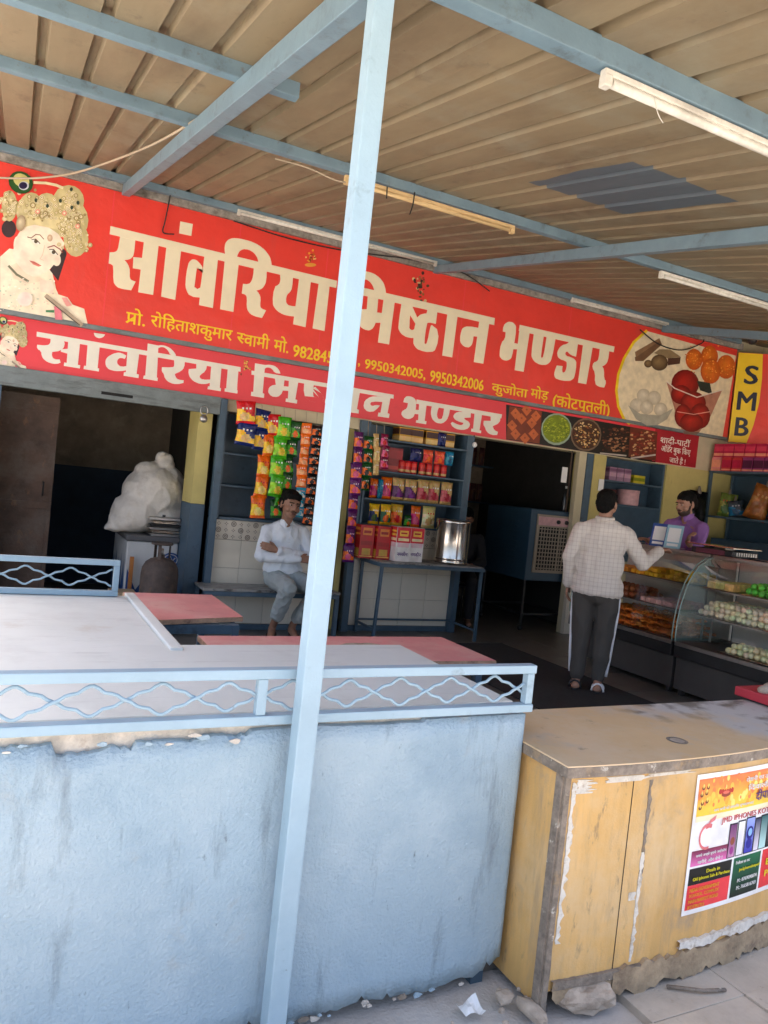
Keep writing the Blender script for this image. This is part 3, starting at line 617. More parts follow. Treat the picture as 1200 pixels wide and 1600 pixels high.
line_text('स', (369, 535), (381, 538), 16, 'sign_yellow', sg, SY, fix=cut_half)
line_text('वामी', (380.5, 539), (420, 548), 24, 'sign_yellow', sg, SY)
line_text('मो.', (427, 548), (450, 553), 25, 'sign_yellow', sg, SY)
line_text('982845', (457, 557), (519, 571), 19, 'sign_yellow', sg, SY, .03)
line_text(',', (559, 573), (562, 574), 6, 'sign_yellow', sg, SY, .03)
line_text('9950342005,', (569, 578), (664, 595), 18, 'sign_yellow', sg, SY, .03)
line_text('9950342006', (671, 596), (755, 609), 18, 'sign_yellow', sg, SY, .03)
line_text('कुजोता', (767, 617), (824, 620), 24, 'sign_yellow', sg, SY)
line_text('मोड़', (828, 625), (856, 625), 24, 'sign_yellow', sg, SY)
line_text('(कोटपूतली)', (862, 640), (952, 646), 30, 'sign_yellow', sg, SY)
# ---- printed pictures (flat print, colours of the print itself)
class PR:
    """flat print built of coloured shapes given in photo pixels on the sign plane"""
    def __init__(s, Y): s.q = MB(); s.Y = Y; s.k = 0
    def w(s, p, l): c = ony(p[0], p[1], s.Y); return (c[0], s.Y-.0004-.0006*l-.000012*s.k, c[2])
    def poly(s, pts, col, l=1):
        s.k += 1; s.q.add([s.w(p, l) for p in pts], [tuple(range(len(pts)))], col); return s
    def disc(s, c, rx, ry, col, l=1, rot=0, n=18, rim=None):
        pts = [(c[0]+rx*math.cos(t)*math.cos(rot)-ry*math.sin(t)*math.sin(rot), c[1]+rx*math.cos(t)*math.sin(rot)+ry*math.sin(t)*math.cos(rot)) for t in (2*math.pi*k/n for k in range(n))]
        if rim is None: return s.poly(pts, col, l)
        s.k += 1
        ctr = s.w((c[0]-rx*.15, c[1]-ry*.2), l); ring = [s.w(p, l) for p in pts]; v = [ctr]+ring
        for k in range(n): s.q.add([v[0], v[1+k], v[1+(k+1) % n]], [(0, 1, 2)], (tuple(col), tuple(rim), tuple(rim)))
        return s
    def line(s, pts, wd, col, l=2):
        for a, b in zip(pts[:-1], pts[1:]):
            d = np.array(b, float)-np.array(a, float); L_ = np.linalg.norm(d)+1e-9; nrm = np.array([-d[1], d[0]])/L_*wd/2; d = d/L_*wd*.3
            s.poly([tuple(np.array(a)-d+nrm), tuple(np.array(b)+d+nrm), tuple(np.array(b)+d-nrm), tuple(np.array(a)-d-nrm)], col, l)
        return s
    def build(s, name, parent, m='print'): return s.q.build(name, m, parent, fixn=False)
def V(c): return tuple((x/255)**2.2 for x in c)
# portrait: crowned figure with peacock feather and flute, in the crop's own grid (6.156 px per photo px from (0,260))
def portrait(Y, f, parent, seed):
    rnd = random.Random(seed); p = PR(Y)
    cream, gold, skin, dark = V((240, 226, 196)), V((216, 202, 152)), V((244, 226, 200)), V((62, 48, 50))
    T = lambda pts: [f(a, b) for a, b in pts]
    sc_ = f.s
    def D(c, rx, ry, col, l, rot=0, rim=None, n=16): p.disc(f(*c), rx*sc_, ry*sc_, col, l, rot, n, rim)
    p.poly(T([(0, 870), (90, 790), (150, 800), (500, 1010), (540, 1180), (560, 1230), (650, 1260), (700, 1330), (810, 1370), (845, 1530), (0, 1385)]), cream, 1)   # garment
    p.poly(T([(480, 1000), (540, 880), (620, 800), (640, 850), (560, 1100)]), dark, 1); D((85, 600), 70, 85, dark, 1); D((600, 840), 40, 45, dark, 2)
    # crown masses
    for c, rx, ry in (((300, 430), 130, 180), ((450, 420), 130, 165), ((660, 330), 150, 150), ((690, 520), 160, 190), ((730, 700), 120, 170), ((90, 380), 75, 150), ((560, 560), 120, 120), ((210, 430), 55, 110)): D(c, rx, ry, gold, 2, rim=V((196, 180, 126)))
    p.poly(T([(215, 470), (560, 480), (600, 620), (470, 590), (330, 560), (240, 590)]), V((222, 205, 152)), 3)
    # face
    p.poly(T([(215, 590), (330, 562), (470, 590), (560, 650), (620, 740), (590, 830), (540, 920), (470, 1000), (390, 1045), (310, 1060), (230, 1010), (160, 930), (120, 850), (140, 740), (170, 660)]), skin, 4)
    p.poly(T([(90, 960), (160, 930), (310, 1060), (380, 1060), (420, 1100), (270, 1130), (130, 1080)]), V((236, 214, 184)), 3)
    p.line(T([(85, 960), (160, 1040), (270, 1105)]), 22*sc_, V((120, 118, 92)), 5)
    for c_, rx_, ry_ in (((430, 900), 70, 60), ((230, 830), 70, 70), ((330, 1010), 90, 40), ((545, 900), 40, 60), ((170, 760), 40, 90)): D(c_, rx_, ry_, V((242, 214, 190)), 4.3, rim=V((244, 226, 200)), n=18)
    # features
    p.line(T([(265, 680), (300, 690), (345, 655), (385, 660), (420, 700)]), 9*sc_, V((128, 92, 74)), 5); p.line(T([(460, 780), (520, 762), (580, 800), (600, 830)]), 10*sc_, V((150, 70, 56)), 5)
    D((345, 725), 42, 20, V((236, 230, 215)), 5, .5); D((345, 722), 18, 19, V((96, 84, 62)), 6); D((515, 828), 42, 20, V((236, 230, 215)), 5, .5); D((515, 826), 18, 19, V((86, 74, 56)), 6)
    p.line(T([(305, 705), (345, 700), (385, 745)]), 7*sc_, V((84, 62, 54)), 7); p.line(T([(475, 800), (515, 800), (555, 850)]), 8*sc_, V((84, 62, 54)), 7)
    p.line(T([(430, 760), (410, 850), (385, 890), (420, 905)]), 6*sc_, V((224, 190, 160)), 5)
    p.poly(T([(280, 905), (330, 915), (400, 955), (370, 965), (320, 945)]), V((214, 120, 104)), 5); p.line(T([(285, 908), (335, 930), (395, 957)]), 4*sc_, V((170, 84, 74)), 6)
    D((480, 690), 26, 34, V((232, 206, 172)), 5, rim=V((190, 150, 120)))
    # crown ornaments
    for _ in range(300):
        cx, cy = rnd.choice([(300, 430), (450, 420), (660, 330), (690, 520), (730, 700), (90, 380), (600, 560), (690, 640)]); cx += rnd.gauss(0, 55); cy += rnd.gauss(0, 70)
        if cy > 560 and cx < 560: continue
        r = rnd.uniform(6, 30); D((cx, cy), r, r, rnd.choice([V((232, 220, 178)), V((186, 168, 112)), V((214, 196, 140)), V((160, 140, 92)), V((226, 208, 160))]), 3+rnd.random()*.6, n=10)
        if r > 14: D((cx, cy), r*.72, r*.72, V((178, 158, 104)), 3.7, n=10); D((cx, cy), r*.5, r*.5, V((236, 224, 184)), 3.8, n=9); D((cx, cy), r*.2, r*.2, V((150, 96, 70)), 3.9, n=7)
    for c in ((345, 330), (685, 225), (750, 355), (690, 400), (580, 335), (455, 385)): D(c, 15, 20, V((58, 70, 56)), 4.2, n=10)
    for c in ((362, 440), (618, 455), (745, 580), (205, 545)): D(c, 24, 24, V((226, 150, 128)), 4.2, n=12); D(c, 11, 11, V((236, 216, 180)), 4.4, n=8)
    D((200, 550), 46, 78, V((222, 206, 170)), 4.5, .15, rim=V((160, 136, 104)))
    p.line(T([(330, 160), (440, 165), (540, 185), (600, 210)]), 26*sc_, V((230, 214, 170)), 2)
    # feather
    D((200, 160), 122, 105, V((62, 104, 44)), 5, .5, rim=V((34, 74, 36))); D((205, 140), 82, 62, V((206, 196, 120)), 6, .5); D((228, 192), 50, 42, V((200, 206, 214)), 7); D((222, 190), 40, 34, V((38, 34, 66)), 8)
    # necklaces, flute, hand
    for _ in range(70):
        a, b = rnd.uniform(0, 520), rnd.uniform(1080, 1400)
        if b < 1395+a*.17: D((a, b), rnd.uniform(4, 13), rnd.uniform(4, 10), rnd.choice([V((228, 206, 182)), V((216, 190, 170)), V((190, 196, 170)), V((248, 238, 218))]), 3+rnd.random()*.5, n=8)
    D((240, 1280), 75, 70, V((240, 205, 192)), 4, rim=V((242, 222, 204)))
    p.poly(T([(380, 1090), (500, 1110), (530, 1180), (490, 1230), (390, 1210)]), V((240, 214, 190)), 4)
    p.poly(T([(520, 1350), (580, 1340), (600, 1480), (530, 1475)]), V((224, 120, 132)), 4); p.poly(T([(590, 1265), (640, 1265), (690, 1340), (640, 1350)]), V((236, 160, 150)), 4)
    p.poly(T([(440, 1385), (520, 1385), (520, 1410), (440, 1405)]), V((70, 130, 84)), 5)
    p.line(T([(445, 1250), (780, 1525)]), 40*sc_, V((170, 152, 130)), 5); p.line(T([(440, 1268), (765, 1530)]), 9*sc_, V((70, 58, 48)), 6)
    return p.build('portrait', parent)
class FM:
    def __init__(s, ox, oy, sc_): s.ox, s.oy, s.s = ox, oy, sc_
    def __call__(s, a, b): return (s.ox+a*s.s, s.oy+b*s.s)
portrait(SY, FM(0, 260, 1/6.156), sg, 3)
# sweets picture on the right end
p = PR(SY)
arc = [(1010, 517), (990, 535), (975, 560), (966, 585), (963, 610), (966, 635), (975, 655), (983, 662)]
p.poly(arc+[(1128.5, 685), (1150, 556)], V((226, 208, 172)), 1); p.line(arc, 4, V((236, 196, 30)), 2)
E_ = lambda x, y: (960+x/6, 500+y/6)
p.poly([E_(190, 350), E_(420, 170), E_(445, 230), E_(270, 385), E_(195, 385)], V((112, 82, 58)), 3); p.poly([E_(190, 300), E_(420, 170), E_(430, 190), E_(200, 350)], V((140, 108, 78)), 4)
p.poly([E_(370, 310), E_(420, 275), E_(520, 275), E_(620, 345), E_(500, 360)], V((142, 120, 88)), 3); p.poly([E_(500, 360), E_(620, 348), E_(612, 410), E_(500, 425)], V((84, 56, 44)), 3)
for c, r, a in (((420, 400), 80, .4), ((315, 410), 38, 0)): p.disc(E_(*c), r/6, r/6*.95, V((150, 122, 82)), 4, rim=V((82, 60, 42)))
for c, r in (((745, 370), 80), ((890, 340), 80), ((1045, 440), 90), ((900, 480), 95)): p.disc(E_(*c), r/6, r/6*1.25, V((236, 130, 40)), 4+.1*r/80, rim=V((196, 84, 30)))
for _ in range(160):
    c = random.choice([(745, 370), (890, 340), (1045, 440), (900, 480)]); p.disc(E_(c[0]+random.gauss(0, 36), c[1]+random.gauss(0, 46)), random.uniform(.6, 1.5), random.uniform(.6, 1.4), random.choice([V((246, 160, 66)), V((214, 96, 30)), V((232, 120, 40))]), 5, n=7)
p.poly([E_(485, 580), E_(770, 720), E_(1010, 650), E_(900, 900), E_(780, 1070), E_(640, 1060), E_(580, 900)], V((176, 120, 98)), 5); p.poly([E_(640, 1040), E_(790, 1050), E_(770, 1075), E_(650, 1070)], V((120, 96, 84)), 6)
for c, rx, ry in (((660, 600), 130, 135), ((620, 700), 95, 90), ((735, 780), 120, 110), ((640, 900), 80, 110), ((800, 900), 95, 120), ((720, 960), 110, 90)): p.disc(E_(*c), rx/6, ry/6, V((190, 40, 30)), 6, rim=V((110, 16, 16)))
p.poly([E_(770, 570), E_(890, 590), E_(915, 700), E_(800, 660)], V((40, 52, 46)), 7); p.line([E_(490, 580), E_(560, 640), E_(770, 725), E_(1010, 655)], 1.6, V((220, 206, 190)), 8); p.line([E_(585, 860), E_(740, 885), E_(890, 860)], 1.2, V((214, 150, 136)), 8)
for c in ((270, 710), (370, 730), (205, 800), (300, 820), (430, 840)): p.disc(E_(*c), 10.5, 11, V((222, 210, 186)), 5, rim=V((186, 172, 146)))
p.poly([E_(125, 800), E_(240, 880), E_(420, 895), E_(545, 830), E_(490, 930), E_(400, 985), E_(300, 990), E_(200, 930)], V((166, 160, 142)), 6)
p.build('sweets_picture', sg)
# small emblems between the words
p = PR(SY)
for cx, cy in ((485, 402),):
    for k in range(26): a = random.uniform(0, 6.28); r = random.uniform(0, 1); p.disc((cx+9*r*math.cos(a), cy+15*r*math.sin(a)), random.uniform(1, 2.6), random.uniform(1, 2.6), random.choice([V((226, 150, 50)), V((190, 90, 30)), V((232, 190, 110)), V((150, 50, 30))]), 1+k*.05, n=8)
    p.disc((cx, cy+12), 9, 3, V((222, 150, 60)), 2.6)
p.build('emblem', sg)
p = PR(SY)
for k in range(34): p.disc((656+random.gauss(0, 5), 448+random.gauss(0, 9)), random.uniform(1, 2.6), random.uniform(1, 3), random.choice([V((92, 66, 40)), V((202, 176, 124)), V((140, 96, 50)), V((60, 40, 34))]), 1+k*.05, n=8)
p.build('emblem', sg)

# lower sign
LY = 7.012
lo = thing('sign_board', 'narrower red sign with white lettering and bowls of sweets under the large sign', 'sign', (4, LY, 2.17))
q = MB(); q.box(-.9, 7.93, LY, LY+.025, 2.172, 2.60); q.build('panel', 'sign_red_low', lo, bevel=.002)
L2 = [
 ('X', [[[(57.5, 518.3), (375.8, 573.7), (375.8, 580.8), (57.2, 525.8)]]], 3),
 ('E', [[[(230, 208), (355, 238), (372, 300), (330, 350), (250, 360), (245, 400), (270, 430), (320, 430), (328, 460), (290, 475), (230, 465), (180, 440), (150, 400), (145, 350), (105, 330), (108, 292), (200, 300), (232, 280), (235, 240)], [(330, 335), (395, 330), (390, 375), (330, 357)], [(400, 245), (510, 275), (490, 480), (512, 485), (508, 515), (358, 490), (362, 458), (385, 462)]],
  [[(640, 180), (745, 195), (735, 215), (705, 232), (670, 228), (645, 208)]],
  [[(582, 278), (695, 303), (675, 510), (690, 515), (686, 543), (543, 520), (548, 488), (566, 490)]],
  [[(945, 395), (900, 368), (850, 365), (790, 390), (755, 420), (745, 460), (760, 510), (810, 535), (880, 542), (950, 530), (955, 490), (900, 500), (865, 480), (855, 450), (870, 420), (900, 415), (930, 425)], [(955, 345), (1065, 372), (1040, 565), (1062, 572), (1058, 605), (918, 582), (922, 550), (940, 548)]]], 0),
 ('F', [[[(65, 40), (165, 60), (150, 360), (160, 362), (156, 392), (22, 370), (28, 340), (42, 342)], [(160, 60), (200, 55), (250, 68), (290, 95), (320, 130), (330, 155), (275, 150), (262, 115), (235, 85), (200, 70), (160, 85)]],
  [[(310, 185), (412, 208), (410, 260), (380, 300), (320, 325), (325, 355), (350, 380), (402, 385), (400, 410), (340, 425), (270, 410), (225, 370), (215, 320), (195, 305), (198, 262), (300, 265), (315, 250)]],
  [[(520, 222), (620, 240), (610, 300), (555, 335), (550, 360), (580, 380), (650, 378), (650, 410), (590, 425), (520, 410), (465, 370), (445, 320), (450, 280), (520, 275)], [(660, 252), (755, 272), (740, 455), (752, 460), (748, 488), (625, 468), (630, 440), (645, 442)]],
  [[(815, 280), (915, 297), (900, 475), (908, 480), (905, 510), (785, 490), (788, 460), (800, 462)]]], 0),
 ('X', [[[(393, 579), (615.1, 616.8), (614.8, 623), (392.8, 585.3)]]], 3),
 ('G', [[[(85, 35), (158, 48), (140, 250), (152, 255), (150, 285), (55, 270), (58, 240), (72, 242)], [(154, 48), (200, 45), (240, 60), (262, 90), (268, 110), (225, 105), (210, 75), (175, 62), (154, 75)]],
  [[(225, 122), (300, 135), (290, 220), (270, 270), (225, 282), (185, 260), (178, 225), (200, 195), (235, 190)], [(286, 200), (340, 205), (335, 235), (284, 232)], [(330, 142), (400, 153), (375, 295), (390, 300), (386, 326), (305, 312), (308, 288), (322, 290)]],
  [[(440, 165), (510, 175), (500, 265), (520, 285), (545, 280), (500, 215), (520, 205), (580, 270), (575, 310), (520, 318), (465, 300), (435, 260)], [[(655+66*math.cos(t), 312+60*math.sin(t)) for t in np.linspace(0, 2*math.pi, 22)[:-1]], [(660+28*math.cos(t), 312+26*math.sin(t)) for t in np.linspace(0, 2*math.pi, 16)[:-1]]], [(640, 200), (700, 210), (694, 262), (634, 256)]],
  [[(770, 205), (845, 222), (820, 365), (835, 372), (832, 398), (745, 385), (750, 360)]],
  [[(1020, 280), (950, 270), (895, 285), (865, 325), (875, 375), (930, 390), (965, 365), (985, 340), (955, 335), (930, 345), (915, 330), (925, 310), (1020, 315)], [(1012, 258), (1065, 268), (1040, 395), (1055, 400), (1050, 430), (970, 418), (975, 390), (990, 392)]]], 0),
 ('H', [[[(305, 145), (1105, 285), (1098, 322), (300, 185)]]], 3),
 ('H', [[[(180, 170), (195, 120), (235, 112), (285, 130), (305, 170), (290, 290), (260, 325), (210, 330), (165, 300), (162, 262), (190, 240), (215, 230), (225, 180)], [(286, 240), (334, 245), (329, 285), (281, 280)], [(330, 165), (400, 180), (380, 345), (398, 350), (394, 378), (298, 362), (302, 338), (320, 340)]],
  [[(455, 192), (520, 204), (495, 270), (500, 320), (525, 332), (550, 320), (565, 214), (620, 228), (605, 310), (570, 360), (520, 375), (465, 350), (440, 300), (440, 240)]],
  [[(735, 242), (815, 257), (812, 315), (750, 318), (760, 335), (800, 355), (808, 395), (770, 430), (700, 430), (645, 405), (625, 370), (640, 355), (700, 385), (735, 385), (745, 365), (690, 350), (650, 320), (652, 285), (690, 260), (735, 262)]],
  [[(850, 262), (920, 277), (895, 432), (912, 438), (908, 462), (815, 445), (820, 418), (835, 420)]],
  [[(1000, 292), (1092, 310), (1085, 365), (1020, 395), (1030, 430), (1068, 450), (1060, 478), (1010, 480), (960, 450), (945, 400), (930, 385), (935, 345), (1000, 345)]]], 0)]
for crop, lets, st in L2: glyphs(crop, LY, lets, 'sign_white', lo, st)
portrait(LY, FM(-7, 492, .0585), lo, 5)
p = PR(LY)
K = lambda x, y: (780+x/3.75, 620+y/3.75)
p.poly([K(40, 45), K(930, 205), K(915, 385), K(40, 250)], V((24, 18, 14)), 1)
p.poly([K(60, 55), K(250, 85), K(235, 275), K(40, 245)], V((120, 50, 24)), 2)
for a, b in ((95, 95), (160, 75), (215, 110), (75, 165), (130, 125), (190, 150), (95, 215), (150, 240), (200, 215)):
    p.poly([K(a, b-30), K(a+30, b+5), K(a, b+38), K(a-30, b)], V((196, 98, 50)), 3); p.disc(K(a, b), 1.6, 1.6, V((150, 70, 40)), 4, n=8)
p.disc(K(335, 190), 24, 25, V((150, 170, 150)), 2); p.disc(K(335, 188), 22, 22, V((120, 136, 20)), 3)
p.disc(K(508, 222), 24, 26, V((120, 96, 76)), 2); p.disc(K(508, 222), 22, 23, V((66, 36, 20)), 3)
for _ in range(150): a, r = random.uniform(0, 6.3), random.random()**.5; p.disc((K(335, 188)[0]+20*r*math.cos(a), K(335, 188)[1]+20*r*math.sin(a)), random.uniform(.8, 2), random.uniform(.6, 1.4), random.choice([V((176, 186, 50)), V((96, 116, 14)), V((150, 168, 40))]), 4, n=6)
for _ in range(150): a, r = random.uniform(0, 6.3), random.random()**.5; p.disc((K(508, 222)[0]+20*r*math.cos(a), K(508, 222)[1]+21*r*math.sin(a)), random.uniform(.8, 2), random.uniform(.6, 1.6), random.choice([V((206, 160, 90)), V((140, 80, 40)), V((88, 44, 20)), V((228, 196, 140))]), 4, n=6)
for _ in range(140): p.disc(K(random.uniform(605, 750), random.uniform(185, 320)), random.uniform(1, 3.4), random.uniform(.8, 2), random.choice([V((110, 60, 40)), V((70, 34, 24)), V((170, 120, 84)), V((56, 26, 18))]), 3, n=6)
p.line([K(590, 330), K(740, 345)], 2.2, V((190, 180, 170)), 4); p.line([K(600, 245), K(760, 215)], 3, V((36, 20, 14)), 4); p.poly([K(765, 175), K(925, 205), K(915, 375), K(755, 350)], V((104, 46, 30)), 2)
for _ in range(150): p.disc(K(random.uniform(768, 912), random.uniform(205, 350)), random.uniform(1, 3.2), random.uniform(.8, 2), random.choice([V((150, 60, 40)), V((96, 30, 22)), V((206, 160, 110)), V((120, 40, 30))]), 3, n=6)
p.line([K(770, 360), K(910, 340)], 2.5, V((196, 186, 176)), 4)
p.build('sweets_picture', lo)
mat('sign_red_dark', (.42, .014, .025), .4)
a0, a1 = ony(1024, 672, LY)[0], 7.93; q = MB(); q.box(a0, a1, LY-.0022, LY-.0002, 2.176, 2.596); q.build('end_panel', 'sign_red_dark', lo)
def lt2(b, pa, pb, h): a, b2 = ony(*pa, LY), ony(*pb, LY); text_fit(b, 'lettering', (a[0], LY, a[2]), b2[0]-a[0], h, 'sign_white', lo, bold=.02, lift=.003)
lt2('शादी-पाटीॅ', (1031, 692), (1078, 698), .10); lt2('ऑडॅर बुक िकए', (1032, 708), (1078, 713), .12); lt2('जाते है !', (1045, 724), (1070, 727), .10)
p = PR(LY)
for k in range(22): p.disc((384+random.gauss(0, 3), 573+random.gauss(0, 4)), random.uniform(1, 2), random.uniform(1, 2), random.choice([V((200, 120, 40)), V((120, 50, 20)), V((226, 170, 80))]), 1+k*.05, n=7)
p.build('emblem', lo)
# corner panel with SMB, turned towards the street
cp = thing('sign_board', 'yellow and red corner sign panel with dark letters beside the sweets picture', 'sign', (8.41, 6.92, 2.56))
A0 = Vector((8.362, 6.915, 0)); U = Vector((math.cos(rad(-38)), math.sin(rad(-38)), 0)); N = Vector((U.y, -U.x, 0))
def cpt(u, z, l=0): r = A0+U*u+N*l; return (r.x, r.y, z)
q = MB(); v = [cpt(u, z, l) for l in (0, -.025) for u, z in ((0, 2.56), (1.1, 2.56), (1.1, 3.72), (0, 3.72))]; q.add(v, [(0, 1, 2, 3), (7, 6, 5, 4), (0, 4, 5, 1), (1, 5, 6, 2), (2, 6, 7, 3), (3, 7, 4, 0)]); q.build('panel', 'sign_red', cp)
q = MB(); pts = [(0.0, 2.562), (.22, 2.562), (.28, 2.8), (.315, 3.1), (.315, 3.4), (.29, 3.716), (0.0, 3.716)]; q.add([cpt(u, z, .001) for u, z in pts], [tuple(range(7))]); q.build('yellow_field', 'sign_yellow', cp)
for ch, z in (('S', 3.32), ('M', 2.98), ('B', 2.645)):
    w = .17 if ch != 'M' else .23; text_fit(ch, 'letter', cpt(.14-w/2+(z-2.6)*.06, z, .002), w, .24, 'sign_black', cp, ux=U, uz=(0, 0, 1), bold=.035)
# ================================================================ FRONT COUNTER
CY = 1.88
ct = thing('counter', 'pale blue plastered counter with a white slab top behind the steel post', 'counter', (.5, CY, 0))
q = MB(); q.box(-1.6, 1.505, 1.905, 1.985, .05, .843); q.build('core_wall', 'mortar', ct)
q = MB(); q.box(1.455, 1.503, 1.99, 2.75, .03, .80); q.build('end_wall', 'blue_coat', ct)
q = MB(); q.box(-1.6, 1.45, 2.68, 2.75, .03, .80); q.build('rear_wall', 'blue_coat', ct)
for x in (1.44,): q = MB(); q.box(x, x+.045, 1.915, 1.96, -.03, .052); q.build('foot', 'steel_blue', ct)
# painted coat: broken upper edge, ragged lower edge, own thickness
rnd = random.Random(5); N_ = 260; x0, x1 = -1.6, 1.518; top = []; bot = []
def nz1(x, s, f): return math.sin(x*f+s)*.5+math.sin(x*f*2.3+s*1.7)*.3+math.sin(x*f*5.1+s*2.9)*.2
for i in range(N_+1):
    x = x0+(x1-x0)*i/N_
    t = .842
    if -.3 < x < .16: t = .842-.016-.007*nz1(x, 1, 22)-rnd.uniform(0, .006)
    if .16 <= x < .34: t = .842-.036-.010*nz1(x, 2, 30)-rnd.uniform(0, .008)
    if .34 <= x < .62: t = .842-.018-.009*nz1(x, 4, 24)-rnd.uniform(0, .006)
    if .62 <= x < 1.15: t = .842-.007-.004*nz1(x, 4, 9)
    b = .012+.010*nz1(x, 3, 17)+rnd.uniform(0, .006)
    if x > 1.42: b += (x-1.42)*.5
    if rnd.random() < .05: b += .02
    top.append((x, t)); bot.append((x, b))
q = MB(); rows = 14; ys = []
vv = []
for i in range(N_+1):
    for j in range(rows+1):
        z = bot[i][1]+(top[i][1]-bot[i][1])*j/rows; x = top[i][0]
        vv.append((x, 1.884-.0025*nz1(x+z*.7, .5, 5)-.0015*nz1(z*1.3-x, 2, 9), z))
R1 = rows+1; fr = [(i*R1+j, (i+1)*R1+j, (i+1)*R1+j+1, i*R1+j+1) for i in range(N_) for j in range(rows)]
nv = len(vv); vv += [(x, 1.9045, z) for x, y, z in vv]
ed = [(i*R1, (i+1)*R1) for i in range(N_)]+[(i*R1+rows, (i+1)*R1+rows) for i in range(N_)]+[(j, j+1) for j in range(rows)]+[(N_*R1+j, N_*R1+j+1) for j in range(rows)]
q.add(vv, fr+[(a, b, b+nv, a+nv) for a, b in ed]); o = q.build('paint_coat', 'blue_coat', ct)
for p_ in o.data.polygons: p_.use_smooth = p_.index < len(fr)
# loose flakes along the broken edge and at the foot
for k in range(16):
    x = rnd.uniform(-.25, .6); z = .825+rnd.uniform(-.02, .012); s = rnd.uniform(.008, .02); q = MB()
    pl = [(x+s*math.cos(t)*rnd.uniform(.5, 1.4), z+s*.4*math.sin(t)*rnd.uniform(.6, 1.2)) for t in np.linspace(0, 2*math.pi, 8)[:-1]]; y_ = 1.8835-.0007*k; q.prism(pl, y_-.004, y_); q.build('plaster_flake', rnd.choice(['mortar', 'peel_white', 'blue_coat']), ct)
for k in range(14):
    x = rnd.uniform(.75, 1.45); z = .012+rnd.uniform(0, .012); s = rnd.uniform(.006, .018); q = MB()
    pl = [(x+s*math.cos(t)*rnd.uniform(.6, 1.3), z+s*.55*math.sin(t)*rnd.uniform(.6, 1.2)) for t in np.linspace(0, 2*math.pi, 7)[:-1]]; y_ = 1.8745-.0007*k; q.prism(pl, y_-.004, y_); q.build('plaster_flake', rnd.choice(['mortar', 'blue_coat', 'worn_edge']), ct)
# slabs
q = MB(); q.box(-1.6, 1.545, 1.99, 2.79, .812, .852); q.build('slab', 'slab_white', ct, bevel=.006)
q = MB(); q.box(-1.6, .575, 2.793, 3.83, .810, .850); q.build('slab', 'slab_white', ct, bevel=.006)
q = MB(); q.box(.577, .622, 2.70, 3.86, .80, .862); o = q.build('slab_rim', 'slab_white', ct, bevel=.006)
q = MB(); q.box(-1.6, .55, 3.74, 3.80, .03, .808); q.build('rear_wall', 'blue_coat', ct); q = MB(); q.box(.50, .56, 2.80, 3.73, .03, .808); q.build('end_wall', 'blue_coat', ct)
# ---- railings
def wave(x0, x1, n, y, zc, amp, s):
    pf = [(0, 0), (.07, .13), (.15, .38), (.22, .47), (.32, .55), (.40, .82), (.47, .98), (.53, .98), (.60, .82), (.68, .55), (.78, .47), (.85, .38), (.93, .13)]
    pts = []; L_ = (x1-x0)/n
    for k in range(int(math.ceil(n))):
        sg_ = s*(1 if k % 2 == 0 else -1)
        for a, b in pf: pts.append((x0+L_*(k+a), y, zc+sg_*b*amp))
    pts = [p for p in pts if p[0] < x1+.001]
    return pts
def railing(label, xa, xb, y, z0, z1, posts, spans, amp, wbar=.009, t=.026):
    r = thing('railing', label, 'railing', ((xa+xb)/2, y, z0))
    q = MB(); q.box(xa, xb, y-.017, y+.017, z1-t, z1); q.build('top_rail', 'blue_paint', r, bevel=.003)
    q = MB(); q.box(xa, xb, y-.017, y+.017, z0, z0+t*.95); q.build('bottom_rail', 'blue_paint', r, bevel=.003)
    for x in posts: q = MB(); q.box(x-.013, x+.013, y-.013, y+.013, z0+t*.95+.001, z1-t-.001); q.build('upright', 'blue_paint', r, bevel=.002)
    zc = (z0+z1)/2
    for a, b, n, ph in spans:
        for s in (1, -1):
            pts = wave(a, b, n, y+.004*s, zc, amp, s); q = MB(); q.tube(pts, wbar/2, 8); q.build('wave_bar', 'blue_paint', r)
    return r
railing('pale blue railing with wavy bars along the front edge of the blue counter', -1.6, 1.528, 1.884, .853, 1.0, (-.36, .646, 1.512), [(-1.55, -.37, 7, 0), (-.35, .64, 6, 0), (.652, 1.50, 5.2, 0)], .038)
railing('pale blue railing with wavy bars at the rear slab edge before the dark room', -1.6, .535, 3.80, .853, 1.025, (.522,), [(-1.5, .51, 10.5, 0)], .042)
